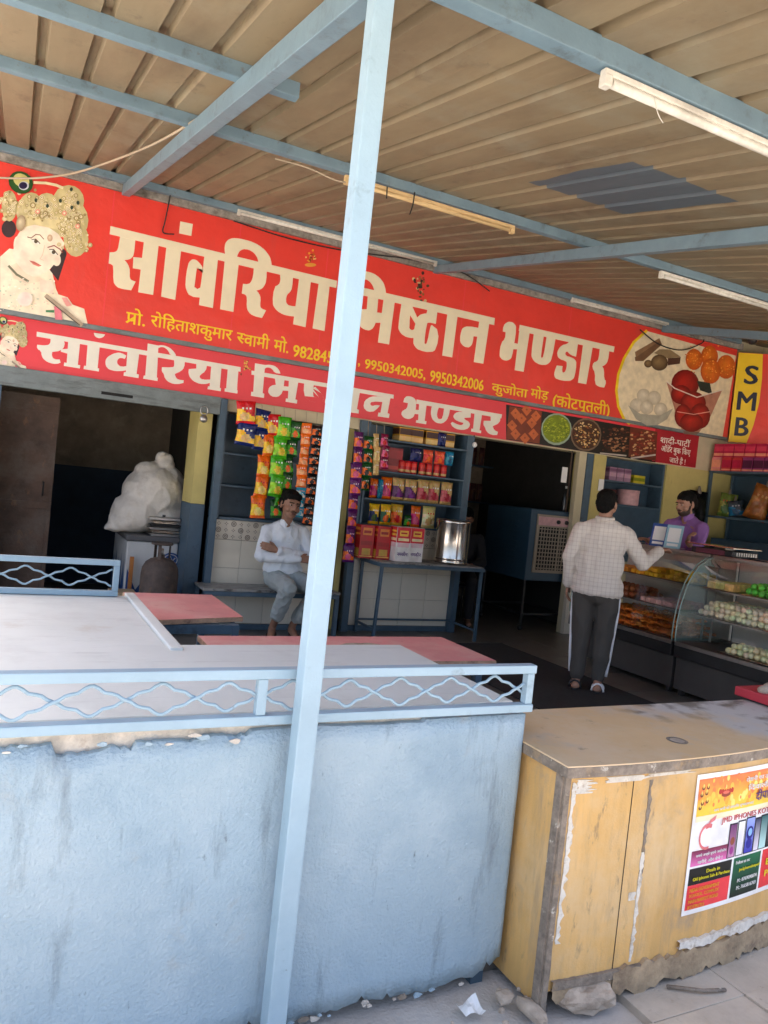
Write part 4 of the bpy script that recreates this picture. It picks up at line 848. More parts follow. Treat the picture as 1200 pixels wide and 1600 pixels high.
# post cleats
# ================================================================ PINK TABLES
def table(label, xa, xb, ya, yb, z, mt=.025, name='table', tm='pink_top', skew=0):
    t = thing(name, label, 'table', ((xa+xb)/2, (ya+yb)/2, .006))
    q = MB(); q.add([(xa, ya, z-mt), (xb, ya+skew, z-mt), (xb, yb, z-mt), (xa, yb, z-mt), (xa, ya, z-.001), (xb, ya+skew, z-.001), (xb, yb, z-.001), (xa, yb, z-.001)], [(0, 3, 2, 1), (4, 5, 6, 7), (0, 1, 5, 4), (1, 2, 6, 5), (2, 3, 7, 6), (3, 0, 4, 7)]); q.build('board', 'pink_edge', t, bevel=.003)
    q = MB(); q.add([(xa+.002, ya+.002, z), (xb-.002, ya+skew+.002, z), (xb-.002, yb-.002, z), (xa+.002, yb-.002, z)], [(0, 1, 2, 3)]); o = q.build('top_sheet', tm, t, fixn=False)
    q = MB()
    ins = .06
    for a, b in (((xa+ins, ya+ins), (xb-ins, ya+ins)), ((xa+ins, yb-ins), (xb-ins, yb-ins)), ((xa+ins, ya+ins), (xa+ins, yb-ins)), ((xb-ins, ya+ins), (xb-ins, yb-ins))):
        q = MB(); q.bar((a[0], a[1], z-mt-.025), (b[0], b[1], z-mt-.025), .03, .045); q.build('apron', 'steel_blue', t)
    for x in (xa+ins, xb-ins):
        for y in (ya+ins, yb-ins): q = MB(); q.box(x-.018, x+.018, y-.018, y+.018, .007, z-mt-.002); q.build('leg', 'steel_blue', t, bevel=.002)
    for y in (ya+ins, yb-ins): q = MB(); q.bar((xa+ins, y, .22), (xb-ins, y, .22), .025, .025); q.build('stretcher', 'steel_blue', t)
    return t
table('faded pink topped table beside the white slab rim near the bench', .66, 1.17, 3.68, 4.48, .76, skew=.13)
table('long pink topped table right behind the white slab with a stone on it', .83, 2.10, 2.86, 3.36, .76)
q = MB(); c = onz(565, 1005, .79)
q.ell((c[0], c[1], .773), (.115, .05, .014), 18, 8); o = q.build('stone_slab', 'stone'); tag(o, 'flat broken piece of stone lying on the long pink table', 'stone')
for v in o.data.vertices: v.co += Vector((random.uniform(-.008, .008), random.uniform(-.006, .006), random.uniform(-.002, .003)))
# ================================================================ YELLOW CABINET
cb = thing('wooden_cabinet', 'worn yellow laminate cabinet with peeling edges and a poster on its front', 'cabinet', (2.3, 1.9, -.03))
def fy(x): return 1.735-.045*max(0, 1-((x-1.95)/.62)**2) if x < 2.57 else 1.735     # bowed front
xs = list(np.linspace(1.556, 3.3, 40))
q = MB(); vv = []
for x in xs: vv += [(x, fy(x), .055), (x, fy(x), .714), (x, fy(x)+.02, .055), (x, fy(x)+.02, .714)]
ff = []
for i in range(len(xs)-1):
    a = i*4; b = a+4; ff += [(a, b, b+1, a+1), (a+2, a+3, b+3, b+2), (a+1, b+1, b+3, a+3), (a, a+2, b+2, b)]
q.add(vv, ff+[(0, 1, 3, 2), tuple(len(vv)-4+k for k in (0, 2, 3, 1))]); fp_ = q.build('front_panel', 'yellow_ply', cb)
q = MB(); q.box(1.545, 1.5555, 1.712, 2.16, .0, .714); q.build('side_panel', 'yellow_ply', cb, bevel=.002)
q = MB(); q.box(3.3, 3.32, 1.74, 2.16, .0, .714); q.build('side_panel', 'yellow_ply', cb, bevel=.002); q = MB(); q.box(1.567, 3.299, 2.14, 2.16, .0, .714); q.build('back_panel', 'yellow_ply', cb)
# top with bowed front edge
def topy(x): return fy(x)-.035
xs2 = list(np.linspace(1.525, 3.34, 40)); o_ = [(x, topy(x)) for x in xs2]+[(3.34, 2.185), (1.525, 2.185)]; n_ = len(o_)
def slab(q, z0, z1, ol):
    n = len(ol); q.add([(x, y, z0) for x, y in ol]+[(x, y, z1) for x, y in ol], [tuple(reversed(range(n))), tuple(range(n, 2*n))]+[(i, (i+1) % n, n+(i+1) % n, n+i) for i in range(n)])
q = MB(); slab(q, .716, .748, o_); q.build('top_edge', 'worn_edge', cb, bevel=.003)
q = MB(); slab(q, .7482, .7525, [(x*.998+.003, y*.996+.008) for x, y in o_]); tb_ = q.build('top_board', 'ply_top', cb)
def ring_hole():
    c = onz(1058, 1157, .753); q = MB()
    for k in range(20):
        t0, t1 = 2*math.pi*k/20, 2*math.pi*(k+1)/20
        q.add([(c[0]+r*math.cos(t), c[1]+r*math.sin(t), .7535+h) for t in (t0, t1) for r, h in ((.036, 0), (.030, .002), (.024, 0))], [(0, 3, 4, 1), (1, 4, 5, 2)])
    q.build('cable_ring', 'worn_edge', tb_)
    q = MB(); q.add([(c[0]+.024*math.cos(t), c[1]+.024*math.sin(t), .7530) for t in np.linspace(0, 2*math.pi, 17)[:-1]], [tuple(range(16))]); q.build('cable_hole', 'stone', tb_, fixn=False)
ring_hole()
# stiles and trims
def strip(name, m, xa, xb, za, zb, t=.006, jag=0, parent=fp_, n=14, seed=1):
    r = random.Random(seed); q = MB(); Lp = []; Rp = []
    for k in range(n+1):
        z = za+(zb-za)*k/n; Lp.append((xa+r.uniform(-jag, jag)*.3, z)); Rp.append((xb+r.uniform(-jag, jag), z))
    for k in range(n):
        (a, z0), (b, _), (c, z1), (d, _) = Lp[k], Rp[k], Lp[k+1], Rp[k+1]
        q.add([(a, fy(a)-t, z0), (b, fy(b)-t, z0), (d, fy(d)-t, z1), (c, fy(c)-t, z1), (a, fy(a)-.0005, z0), (b, fy(b)-.0005, z0), (d, fy(d)-.0005, z1), (c, fy(c)-.0005, z1)], [(0, 1, 2, 3), (0, 3, 7, 4), (1, 5, 6, 2)]+([(0, 4, 5, 1)] if k == 0 else [])+([(3, 2, 6, 7)] if k == n-1 else []))
    return q.build(name, m, parent)
strip('corner_stile', 'worn_edge', 1.543, 1.562, -.02, .713, .010, .002); q = MB(); q.box(1.536, 1.5445, 1.708, 1.738, -.02, .713); q.build('corner_stile', 'worn_edge', cb, bevel=.002)
strip('peeled_strip', 'peel_white', 1.574, 1.588, .20, .69, .003, .008, n=40, seed=2); strip('peeled_patch', 'peel_white', 1.589, 1.645, .655, .698, .0025, .03, n=12, seed=3)
strip('peeled_patch', 'peel_white', 1.70, 1.86, .682, .70, .0025, .03, n=6, seed=4); strip('peeled_patch', 'peel_white', 1.862, 2.05, .690, .70, .0025, .03, n=5, seed=8)
strip('joint', 'dark_hole', 1.8045, 1.8075, .07, .695, .001, 0)
strip('glue_streak', 'worn_edge', 1.872, 1.884, .36, .68, .002, .006, n=26, seed=6); strip('glue_streak', 'peel_white', 1.870, 1.883, .10, .45, .003, .006, n=30, seed=7)
strip('tape_scrap', 'peel_white', 1.838, 1.864, .30, .325, .003, .005, n=4, seed=12)
# lower rail, ragged cloth skirt
def hstrip(name, m, xa, xb, za, zb, t, jb=0, jt=0, n=40, seed=1):
    r = random.Random(seed); q = MB(); T_ = []
    for k in range(n+1): x = xa+(xb-xa)*k/n; T_.append((x, za+r.uniform(-jb, jb)-jb*math.sin(k*.55+seed), zb+r.uniform(-jt, jt)))
    for k in range(n):
        (a, z0, z1), (b, w0, w1) = T_[k], T_[k+1]
        y0 = lambda x: fy(x)-t
        q.add([(a, y0(a), z0), (b, y0(b), w0), (b, y0(b), w1), (a, y0(a), z1), (a, fy(a)-.0004, z0), (b, fy(b)-.0004, w0), (b, fy(b)-.0004, w1), (a, fy(a)-.0004, z1)], [(0, 1, 2, 3), (0, 4, 5, 1), (3, 2, 6, 7)])
    return q.build(name, m, cb)
hstrip('bottom_rail', 'worn_edge', 1.575, 1.99, .062, .088, .012, .001, .001); hstrip('ragged_skirt', 'rag_brown', 1.80, 3.28, .006, .092, .014, .012, .012, 80, 4)
hstrip('bottom_rail', 'peel_white', 2.08, 3.28, .098, .125, .013, .006, .006, 60, 5); hstrip('ragged_skirt', 'rag_brown', 1.58, 1.86, .030, .060, .009, .008, .003, 30, 6)
# ---- poster on the cabinet front: flat print
po = thing('poster', 'printed phone shop poster pasted on the yellow cabinet front', 'poster', (2.4, 1.70, .21))
PW, PH = .575, .47
def pp(u, v, l=0):
    x = 2.082+u*PW+.004*math.sin(v*3); return (x, fy(x)-.0035-.0006*l, .21+v*PH)
class PQ:
    def __init__(s): s.q = MB()
    def rect(s, u0, v0, u1, v1, col, l=1, col2=None):
        nx = max(1, int((u1-u0)*16)); ny = 4 if col2 else 1
        for i in range(nx):
            for j in range(ny):
                a, b = u0+(u1-u0)*i/nx, u0+(u1-u0)*(i+1)/nx; c, d = v0+(v1-v0)*j/ny, v0+(v1-v0)*(j+1)/ny
                mixc = lambda t: tuple(x*(1-t)+y*t for x, y in zip(col, col2)) if col2 else col
                s.q.add([pp(a, c, l), pp(b, c, l), pp(b, d, l), pp(a, d, l)], [(0, 1, 2, 3)], (mixc(j/ny), mixc(j/ny), mixc((j+1)/ny), mixc((j+1)/ny)))
    def poly(s, pts, col, l=2): s.q.add([pp(u, v, l) for u, v in pts], [tuple(range(len(pts)))], col)
    def disc(s, u, v, r, col, l=2, ry=None, n=14): s.poly([(u+r*math.cos(t)*.59, v+(ry or r)*math.sin(t)) for t in (2*math.pi*k/n for k in range(n))], col, l)
z = PQ(); z.rect(0, 0, 1, 1, V((246, 246, 244)), 0)
z.q.build('paper', 'print', po, fixn=False)
FIELDS = [[(.02, .70, .98, .965, V((250, 214, 70)), 1, V((238, 120, 66)))], [(.02, .66, .98, .699, V((252, 240, 200)), 1)], [(.02, .345, .345, .455, V((236, 120, 190)), 1, V((120, 36, 62)))], [(.02, .2105, .40, .33, V((8, 20, 22)), 1)], [(.02, .035, .40, .21, V((238, 66, 74)), 1)], [(.42, .035, .70, .33, V((6, 26, 26)), 1, V((8, 104, 70)))], [(.72, .035, .985, .33, V((236, 60, 66)), 1)]]
for fl_ in FIELDS:
    z = PQ()
    for r_ in fl_: z.rect(*r_)
    z.q.build('coloured_field', 'print', po, fixn=False)
z = PQ()
for k in range(90): z.disc(random.uniform(.03, .95), random.uniform(.72, .95), random.uniform(.012, .035), random.choice([V((246, 170, 60)), V((252, 200, 80)), V((240, 130, 70)), V((250, 226, 120))]), 1.2+k*.008)
for k, (u, v) in enumerate(((.06, .90), (.10, .90), (.05, .85), (.09, .86), (.06, .79), (.10, .80), (.045, .76))):
    z.disc(u, v, .022, V((120, 56, 30)), 2.1+k*.03, .014); z.disc(u, v+.014, .009, V((250, 220, 110)), 2.4+k*.01, .016)
for k in range(6): z.disc(.21+.022*k, .845-abs(k-2.5)*-.004, .022, V((196, 50, 40)), 2.5+k*.02, .02)
z.disc(.265, .83, .07, V((150, 60, 40)), 2.65, .018); z.disc(.265, .845, .05, V((230, 110, 90)), 2.8, .012)
tag(z.q.build('lamp_pictures', 'print', po, fixn=False), kind='stuff')
# emblem: fruit outline with leaf
z = PQ(); ctr = (.13, .545)
def arc_(pts, wd, col, l=3):
    for (a, b), (c, d) in zip(pts[:-1], pts[1:]):
        du, dv = (c-a)*1.7, d-b; L_ = math.hypot(du, dv)+1e-9; nu, nv_ = -dv/L_*wd/1.7, du/L_*wd; z.poly([(a-nu, b-nv_), (c-nu, d-nv_), (c+nu, d+nv_), (a+nu, b+nv_)], col, l)
arc_([(.135+.065*math.cos(t), .545+.085*math.sin(t)) for t in np.linspace(rad(60), rad(290), 16)], .010, V((228, 120, 124)))
arc_([(.165, .617), (.14, .622), (.115, .614)], .014, V((228, 110, 116))); z.poly([(.13, .63), (.19, .655), (.20, .69), (.15, .665)], V((232, 130, 134)), 3)
z.q.build('emblem', 'print', po, fixn=False)
# phones
z = PQ()
for k, (u, w, c1, c2) in enumerate(((.345, .062, V((210, 150, 190)), V((110, 50, 110))), (.425, .062, V((240, 240, 246)), V((250, 250, 252))), (.505, .082, V((60, 60, 190)), V((150, 170, 240))), (.60, .05, V((230, 226, 240)), V((40, 50, 90))), (.66, .07, V((190, 230, 228)), V((20, 90, 96))), (.74, .06, V((30, 30, 34)), V((90, 90, 100))))):
    z.rect(u-.006, .345, u+w+.006, .60+.01*(k % 3), V((30, 30, 40)), 2); z.rect(u, .352, u+w, .59+.01*(k % 3), c1, 3, c2)
    if k == 2: z.disc(u+w/2, .50, .06, V((30, 30, 130)), 4, .05); z.disc(u+w/2, .42, .05, V((40, 40, 150)), 4, .04); z.disc(u+w/2, .505, .035, V((140, 190, 244)), 5, .03)
    if k == 0: z.disc(u+w/2, .47, .035, V((150, 80, 60)), 4, .03); z.disc(u+w/2, .40, .03, V((170, 60, 150)), 4, .03)
z.q.build('phones', 'print', po, fixn=False)
mat('ink_white', (.82, .82, .80), .5, var=.02); mat('ink_purple', (.10, .03, .22), .5); mat('ink_red', (.62, .08, .09), .5); mat('ink_yellow', (.80, .72, .02), .5); mat('ink_orange', (.9, .4, .03), .5)
def ptext(b, u, v, w, h, m, bold=.02):
    a = pp(u, v, 5); e = pp(u+w, v, 5); ux = Vector(e)-Vector(a); text_fit(b, 'lettering', a, ux.length, h*PH, m, po, ux=ux, uz=(0, 0, 1), bold=bold, lift=.001)
ptext('JMD IPHONES KOTPUTLI', .245, .612, .62, .052, 'ink_red', .005); ptext('रोशनी का त्योहार', .44, .885, .34, .05, 'ink_white'); ptext('िदवाली', .47, .825, .22, .05, 'ink_white'); ptext('दीपावली', .56, .735, .26, .085, 'ink_purple', .005)
ptext('आप सभी को हार्दिक शुभकामनाएं', .16, .715, .38, .03, 'ink_white'); ptext('सबसे अच्छे पुराने आईफोन', .05, .405, .27, .03, 'ink_white'); ptext('खरीदे और बेचे !', .07, .36, .22, .03, 'ink_white')
ptext('Deals in', .16, .285, .12, .026, 'ink_yellow'); ptext('Old iphones Sale & Purchase', .05, .235, .33, .032, 'ink_yellow')
for k, s in enumerate(('NEAR GOVERNMENT', 'SCHOOL, COMPLEX', 'MAIN MARKET ROAD', 'KOTPUTLI')): ptext(s, .035, .165-.04*k, .26 if k < 3 else .14, .026, 'ink_orange')
ptext('Follow us on:', .435, .285, .14, .026, 'ink_white'); ptext('jmdiphoneskotputli', .475, .22, .215, .03, 'ink_yellow'); ptext('M.: 8769090074', .47, .145, .2, .028, 'ink_white'); ptext('M.: 7665816769', .47, .09, .2, .028, 'ink_white')
ptext('Best', .76, .21, .16, .05, 'ink_yellow'); ptext('Price', .76, .12, .16, .05, 'ink_yellow')
# ---- rubble and scraps on the ground
def rock(label, c, r, m='stone', seed=1, sub=2, name='stone', cat='stone'):
    rn = random.Random(seed); me = bpy.data.meshes.new(name); bm = bmesh.new(); bmesh.ops.create_icosphere(bm, subdivisions=sub, radius=1)
    for v in bm.verts:
        co = v.co; k = 1+rn.uniform(-.12, .12); mx_ = max(abs(co.x), abs(co.y), abs(co.z)); co2 = co*(.55+.45/mx_*.75)
        v.co = Vector((co2.x*r[0]*k, co2.y*r[1]*k, max(co2.z*r[2]*k, -r[2]*.8)))
    bm.to_mesh(me); bm.free(); me.materials.append(MATS[m]); o = bpy.data.objects.new(name, me); COL.objects.link(o); o.location = c; o.rotation_euler = (0, 0, rn.uniform(-.3, .3)); return tag(o, label, cat)
rock('big rounded stone propped under the front of the yellow cabinet', (1.71, 1.70, .022), (.105, .06, .045), seed=2, sub=3)
rock('long brown stone on the ground between the blue counter and the yellow cabinet', (1.515, 1.70, .012), (.028, .07, .02), seed=3)
rock('small broken stone beside the foot of the blue counter', (1.47, 1.78, .012), (.03, .03, .018), seed=4)
rock('stone under the ragged bottom edge of the cabinet below the poster', (2.12, 1.76, .012), (.08, .05, .03), seed=7)
for k in range(7): tag(rock('pebble of crumbled plaster on the ground by the blue counter', (random.uniform(1.2, 1.55), random.uniform(1.62, 1.84), .006), (random.uniform(.006, .016),)*3, seed=20+k, sub=1, name='pebble', cat='pebble'), group='plaster pebbles by the counter')
c = onz(735, 1576, 0); q = MB(); g_ = [[(c[0]+(i/5-.5)*.07, c[1]+(j/4-.5)*.06, .004+.018*math.sin(i*1.1)*math.sin(j*.9+.4)+.008*(i == 5)) for j in range(5)] for i in range(6)]
v = [p_ for r_ in g_ for p_ in r_]; q.add(v, [(i*5+j, (i+1)*5+j, (i+1)*5+j+1, i*5+j+1) for i in range(5) for j in range(4)]); tag(q.build('paper_scrap', 'white_paper'), 'crumpled white paper scrap on the ground before the blue counter', 'paper')
q = MB(); q.tube([(2.02, 1.66, .008), (2.12, 1.60, .012), (2.2, 1.585, .008)], .006, 6); tag(q.build('twig', 'worn_edge'), 'short dry stick lying before the yellow cabinet', 'stick')
# crate corner at the right edge on the cabinet side
d = thing('tray', 'red rimmed tray of dusty scraps standing by the display case', 'tray', (4.3, 3.0, .75)); c = onz(1226, 1092, .80)
q = MB(); q.box(c[0]-.05, c[0]+.5, c[1]-.2, c[1]+.2, .762, .80); q.build('rim', 'red_tray', d, bevel=.004); q = MB()
for k in range(60): q.ell((c[0]+random.uniform(-.02, .45), c[1]+random.uniform(-.15, .15), .81), (.03, .025, .02), 8, 6)
o = q.build('scraps', 'stone', d); tag(o, kind='stuff')
q = MB(); q.box(c[0]-.03, c[0]+.48, c[1]-.18, c[1]+.18, .008, .761); q.build('stand', 'black_metal', d)
# ================================================================ PACKETS
def jit(c, a, r): return tuple(max(0, min(1, x*(1+r.uniform(-a, a)))) for x in c)
OR, RD, YL, GN, DG, BK, WH, PK, PU, BL, TN, CY_ = V((236, 104, 24)), V((200, 28, 34)), V((244, 190, 40)), V((70, 170, 30)), V((20, 76, 30)), V((20, 20, 22)), V((236, 232, 224)), V((214, 84, 130)), V((90, 34, 96)), V((24, 40, 96)), V((206, 168, 104)), V((40, 150, 180))
DES = {
 'chip_red': (RD, YL, WH, TN), 'chip_blue': (BL, YL, WH, TN), 'chip_orange': (OR, YL, RD, V((250, 216, 120))), 'chip_green': (GN, V((150, 210, 40)), WH, V((230, 200, 60))), 'chip_darkgreen': (DG, GN, WH, OR),
 'sachet_orange': (OR, V((246, 150, 90)), WH, V((250, 180, 130))), 'sachet_black': (BK, OR, WH, V((40, 40, 40))), 'sachet_pink': (PU, OR, V((230, 190, 210)), PK), 'sachet_teal': (CY_, WH, OR, V((120, 200, 220))), 'sachet_tan': (TN, V((226, 200, 140)), WH, TN), 'sachet_purple': (V((120, 20, 60)), PK, WH, RD), 'sachet_green': (DG, OR, WH, BK),
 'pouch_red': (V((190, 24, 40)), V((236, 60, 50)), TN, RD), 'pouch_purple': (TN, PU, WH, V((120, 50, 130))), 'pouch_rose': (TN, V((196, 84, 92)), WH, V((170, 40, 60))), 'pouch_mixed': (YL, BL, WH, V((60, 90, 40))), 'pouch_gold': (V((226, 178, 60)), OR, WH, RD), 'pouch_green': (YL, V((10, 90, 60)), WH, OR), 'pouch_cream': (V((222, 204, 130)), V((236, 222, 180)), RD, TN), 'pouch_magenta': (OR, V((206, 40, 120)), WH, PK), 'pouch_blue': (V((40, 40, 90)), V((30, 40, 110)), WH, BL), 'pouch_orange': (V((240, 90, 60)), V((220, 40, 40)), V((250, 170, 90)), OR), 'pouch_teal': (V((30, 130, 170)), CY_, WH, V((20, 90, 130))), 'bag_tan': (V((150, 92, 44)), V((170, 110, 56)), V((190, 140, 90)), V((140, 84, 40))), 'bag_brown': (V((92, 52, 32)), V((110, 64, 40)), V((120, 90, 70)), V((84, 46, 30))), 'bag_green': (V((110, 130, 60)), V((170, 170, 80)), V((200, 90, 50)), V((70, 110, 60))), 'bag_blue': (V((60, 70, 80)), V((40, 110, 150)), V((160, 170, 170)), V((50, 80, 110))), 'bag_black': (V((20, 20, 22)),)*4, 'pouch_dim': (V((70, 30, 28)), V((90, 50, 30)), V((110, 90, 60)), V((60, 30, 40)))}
def packet_mb(w, h, t, design, seed=0, crimp=True, nx=10, nz=14):
    r = random.Random(hash((design, seed)) % 9999 if False else seed*31+len(design)*7); A, B, C_, D_ = DES[design]; q = MB(); F_ = []; Bk = []
    for j in range(nz+1):
        for i in range(nx+1):
            u, v = i/nx*2-1, j/nz*2-1; th = t/2*math.sqrt(max(0, (1-u**4)))*math.sqrt(max(0, 1-abs(v)**3)); k = 1-.11*(1-abs(v)**2)*(1 if crimp else .4)
            wr = (r.uniform(-.13, .13)+.10*math.sin(u*5+v*4+seed))*t*(1-abs(u)*.6)*(1-abs(v)**4)
            F_.append((u*w/2*k, -th+wr, h/2+v*h/2)); Bk.append((u*w/2*k, th*.6, h/2+v*h/2))
    n = nx+1; fs = []; cs = []
    blob = (r.uniform(-.15, .15), r.uniform(-.15, .05))
    for j in range(nz):
        for i in range(nx):
            u, v = (i+.5)/nx*2-1, (j+.5)/nz*2-1; c = A
            if v < .3: c = B if (u*.5+v < .1) else A
            if (u-blob[0])**2*1.1+(v+.35)**2*2.2 < .28: c = D_
            if .22 < v < .46 and abs(u) < .66: c = C_
            if .26 < v < .40 and abs(u) < .56 and i % 2 == 0: c = A
            if -.9 < v < -.7: c = A
            if abs(v) > .88: c = jit(A, .1, r)
            cs.append(jit(c, .14, r)); fs.append((j*n+i, j*n+i+1, (j+1)*n+i+1, (j+1)*n+i))
    q.v = F_+Bk; o = len(F_)
    q.f = fs+[(o+(j)*n+i, o+(j+1)*n+i, o+(j+1)*n+i+1, o+j*n+i+1) for j in range(nz) for i in range(nx)]; q.c = cs+[A]*(nx*nz); q.sm = [True]*len(q.f)
    for j in range(nz):
        for i in (0, nx): q.f.append((j*n+i, (j+1)*n+i, o+(j+1)*n+i, o+j*n+i)); q.c.append(A); q.sm.append(False)
    return q
PKM = {}
def packet(name, parent, c, w, h, t, design, seed=0, rot=(0, 0, 0), m='foil'):
    """c = world position of the lower middle of the packet"""
    key = (design, seed, round(w, 3), round(h, 3), m)
    if key not in PKM: o = packet_mb(w, h, t, design, seed).build(name, m, None, fixn=False); PKM[key] = o.data
    else: o = bpy.data.objects.new(name, PKM[key]); COL.objects.link(o)
    og = ORG.get(parent.name, (0, 0, 0)) if parent else (0, 0, 0); o.parent = parent; o.location = (c[0]-og[0], c[1]-og[1], c[2]-og[2]); o.rotation_euler = rot; ORG[o.name] = og
    return o
def strip_of(label, cents, w, h, t, designs, Y, crop, group='strips of snack packets hanging by the bench'):
    ox, oy, s = crop; pts = [ony(ox+a/s, oy+b/s, Y) for a, b in cents]
    th = thing('snack_strip', label, 'snack packets', tuple(pts[0]), group)
    for k, p_ in enumerate(pts):
        dz = designs[k % len(designs)]
        packet('packet', th, (p_[0], p_[1]-.004*(k % 2), p_[2]-h*.53), w*random.uniform(1.08, 1.16), h*1.06, t, dz, k % 2, (random.uniform(-.12, .05), random.uniform(-.10, .10), random.uniform(-.30, .30)))
    q = MB(); q.tube([(pts[0][0], Y+.02, pts[0][2]+h*.45), (pts[0][0], Y+.05, 2.15)], .003, 5); q.build('string', 'wire_tan', th)
K7, K8 = (320, 620, 4), (520, 650, 4.3231)
strip_of('pair of wide red and dark blue chips packets at the top of the blue niche', [(262, 100), (250, 232)], .165, .20, .05, ['chip_red', 'chip_blue'], 6.80, K7)
strip_of('pair of black and cream chips packets beside the dark blue ones', [(358, 145), (347, 265)], .145, .19, .05, ['chip_blue', 'chip_blue'], 6.82, K7)
strip_of('strip of orange chips packets hanging lowest before the blue niche', [(432, 178), (405, 302), (370, 434), (350, 558), (334, 690)], .125, .195, .055, ['chip_red', 'chip_orange', 'chip_orange', 'chip_orange', 'chip_orange'], 6.82, K7)
strip_of('strip of bright green chips packets', [(495, 195), (472, 318), (453, 435), (440, 556)], .135, .195, .055, ['chip_green'], 6.80, K7)
strip_of('strip of dark green chips packets beside the bright green ones', [(565, 212), (545, 318), (524, 428), (512, 530), (470, 640), (450, 700)], .105, .165, .04, ['chip_darkgreen'], 6.84, K7)
strip_of('strip of orange sachets ending in teal ones above the seated man', [(636, 202), (630, 268), (624, 332), (616, 396), (610, 460), (602, 530), (596, 600), (590, 660), (588, 715)], .098, .108, .03, ['sachet_orange']*6+['sachet_teal']*3, 6.83, K7)
strip_of('strip of black and orange sachets beside the post', [(702, 215), (698, 275), (690, 335), (684, 395), (677, 455), (670, 520), (663, 582), (655, 645), (648, 708), (640, 768)], .098, .10, .03, ['sachet_black'], 6.83, K7)
strip_of('long strip of purple and orange sachets hanging to table height', [(178, 165), (172, 270), (163, 375), (154, 480), (140, 585), (130, 700), (117, 815), (105, 930)], .105, .16, .035, ['sachet_pink'], 6.86, K8)
strip_of('short strip of black and orange sachets beside the purple strip', [(240, 185), (238, 275), (232, 365), (222, 455)], .098, .135, .03, ['sachet_green'], 6.88, K8)
strip_of('short strip of tan sachets beside the rack', [(297, 170), (297, 260), (295, 350)], .07, .14, .03, ['sachet_tan'], 6.90, K8)
strip_of('short strip of dark pink sachets before the rack boxes', [(350, 165), (352, 245), (352, 315)], .085, .125, .03, ['sachet_purple'], 6.90, K8)
# ================================================================ RACK WITH POUCHES
rk = thing('shelf_rack', 'blue steel rack of snack pouches above the tiled wall', 'rack', (3.95, 7.06, .75))
for x in (3.252, 4.432): q = MB(); q.box(x, x+.022, 6.98, 7.058, 1.10, 2.155); q.build('upright', 'steel_blue', rk, bevel=.002)
q = MB(); q.box(3.25, 4.455, 7.31, 7.33, 1.10, 2.155); q.build('back_panel', 'steel_blue', rk)
SHZ = (1.10, 1.385, 1.675, 2.0)
for z in SHZ[1:]: q = MB(); q.box(3.275, 4.431, 6.97, 7.309, z-.018, z); q.build('shelf', 'steel_blue', rk, bevel=.002)
q = MB(); q.box(3.249, 4.455, 7.02, 7.309, 1.101, 1.118); q.build('shelf', 'steel_blue', rk, bevel=.002)
def row(z, items, Y=7.08):
    for px, py, w, h, des, lab in items:
        x = ony(px, py, Y)[0]; o = packet('snack_pouch', None, (x, Y+random.uniform(-.02, .02), z+.001), w*1.14, h, .07, des, 0, (0, 0, random.uniform(-.12, .12))); tag(o, lab, 'snack pouch', 'pouches on the blue rack')
row(SHZ[1], [(585, 760, .08, .20, 'pouch_magenta', 'slim magenta pouch beside the hanging sachet strips'), (593, 762, .05, .20, 'pouch_teal', 'slim teal pouch between magenta pouches on the rack'), (604, 765, .115, .23, 'pouch_magenta', 'broad magenta pouch next to the purple pouches on the rack')]+[(p_, 768, .135, .235, 'pouch_purple', 'purple pouch with a gold top on the middle rack shelf') for p_ in (622, 641)]+[(p_, 772, .13, .245, 'pouch_rose', 'rose red pouch with a gold top on the middle rack shelf') for p_ in (660, 678, 696)])
row(SHZ[0]+.018, [(584, 800, .105, .21, 'pouch_mixed', 'yellow and blue pouch on the lowest rack shelf'), (601, 802, .11, .215, 'pouch_green', 'yellow and dark green pouch on the lowest rack shelf'), (621, 805, .13, .225, 'pouch_gold', 'gold and red pouch on the lowest rack shelf'), (636, 812, .075, .12, 'chip_darkgreen', 'small dark green packet on the lowest rack shelf'), (649, 808, .10, .225, 'pouch_magenta', 'orange and magenta pouch on the lowest rack shelf'), (668, 812, .145, .235, 'pouch_cream', 'cream pouch on the lowest rack shelf above the steel drum'), (686, 818, .07, .12, 'pouch_purple', 'small plum packet beside the cream pouch')])
row(2.001, [(689, 684, .10, .15, 'pouch_blue', 'dark blue packet between yellow boxes on top of the rack')])
row(SHZ[2]+.135, [(652, 700, .13, .14, 'pouch_blue', 'dark blue pouch lying on the red jars of the rack'), (670, 705, .11, .14, 'pouch_orange', 'orange pouch lying on the red jars of the rack'), (687, 705, .11, .14, 'pouch_orange', 'orange pouch lying on the red jars of the rack'), (702, 708, .10, .15, 'pouch_teal', 'teal pouch lying on the red jars of the rack')], 7.06)
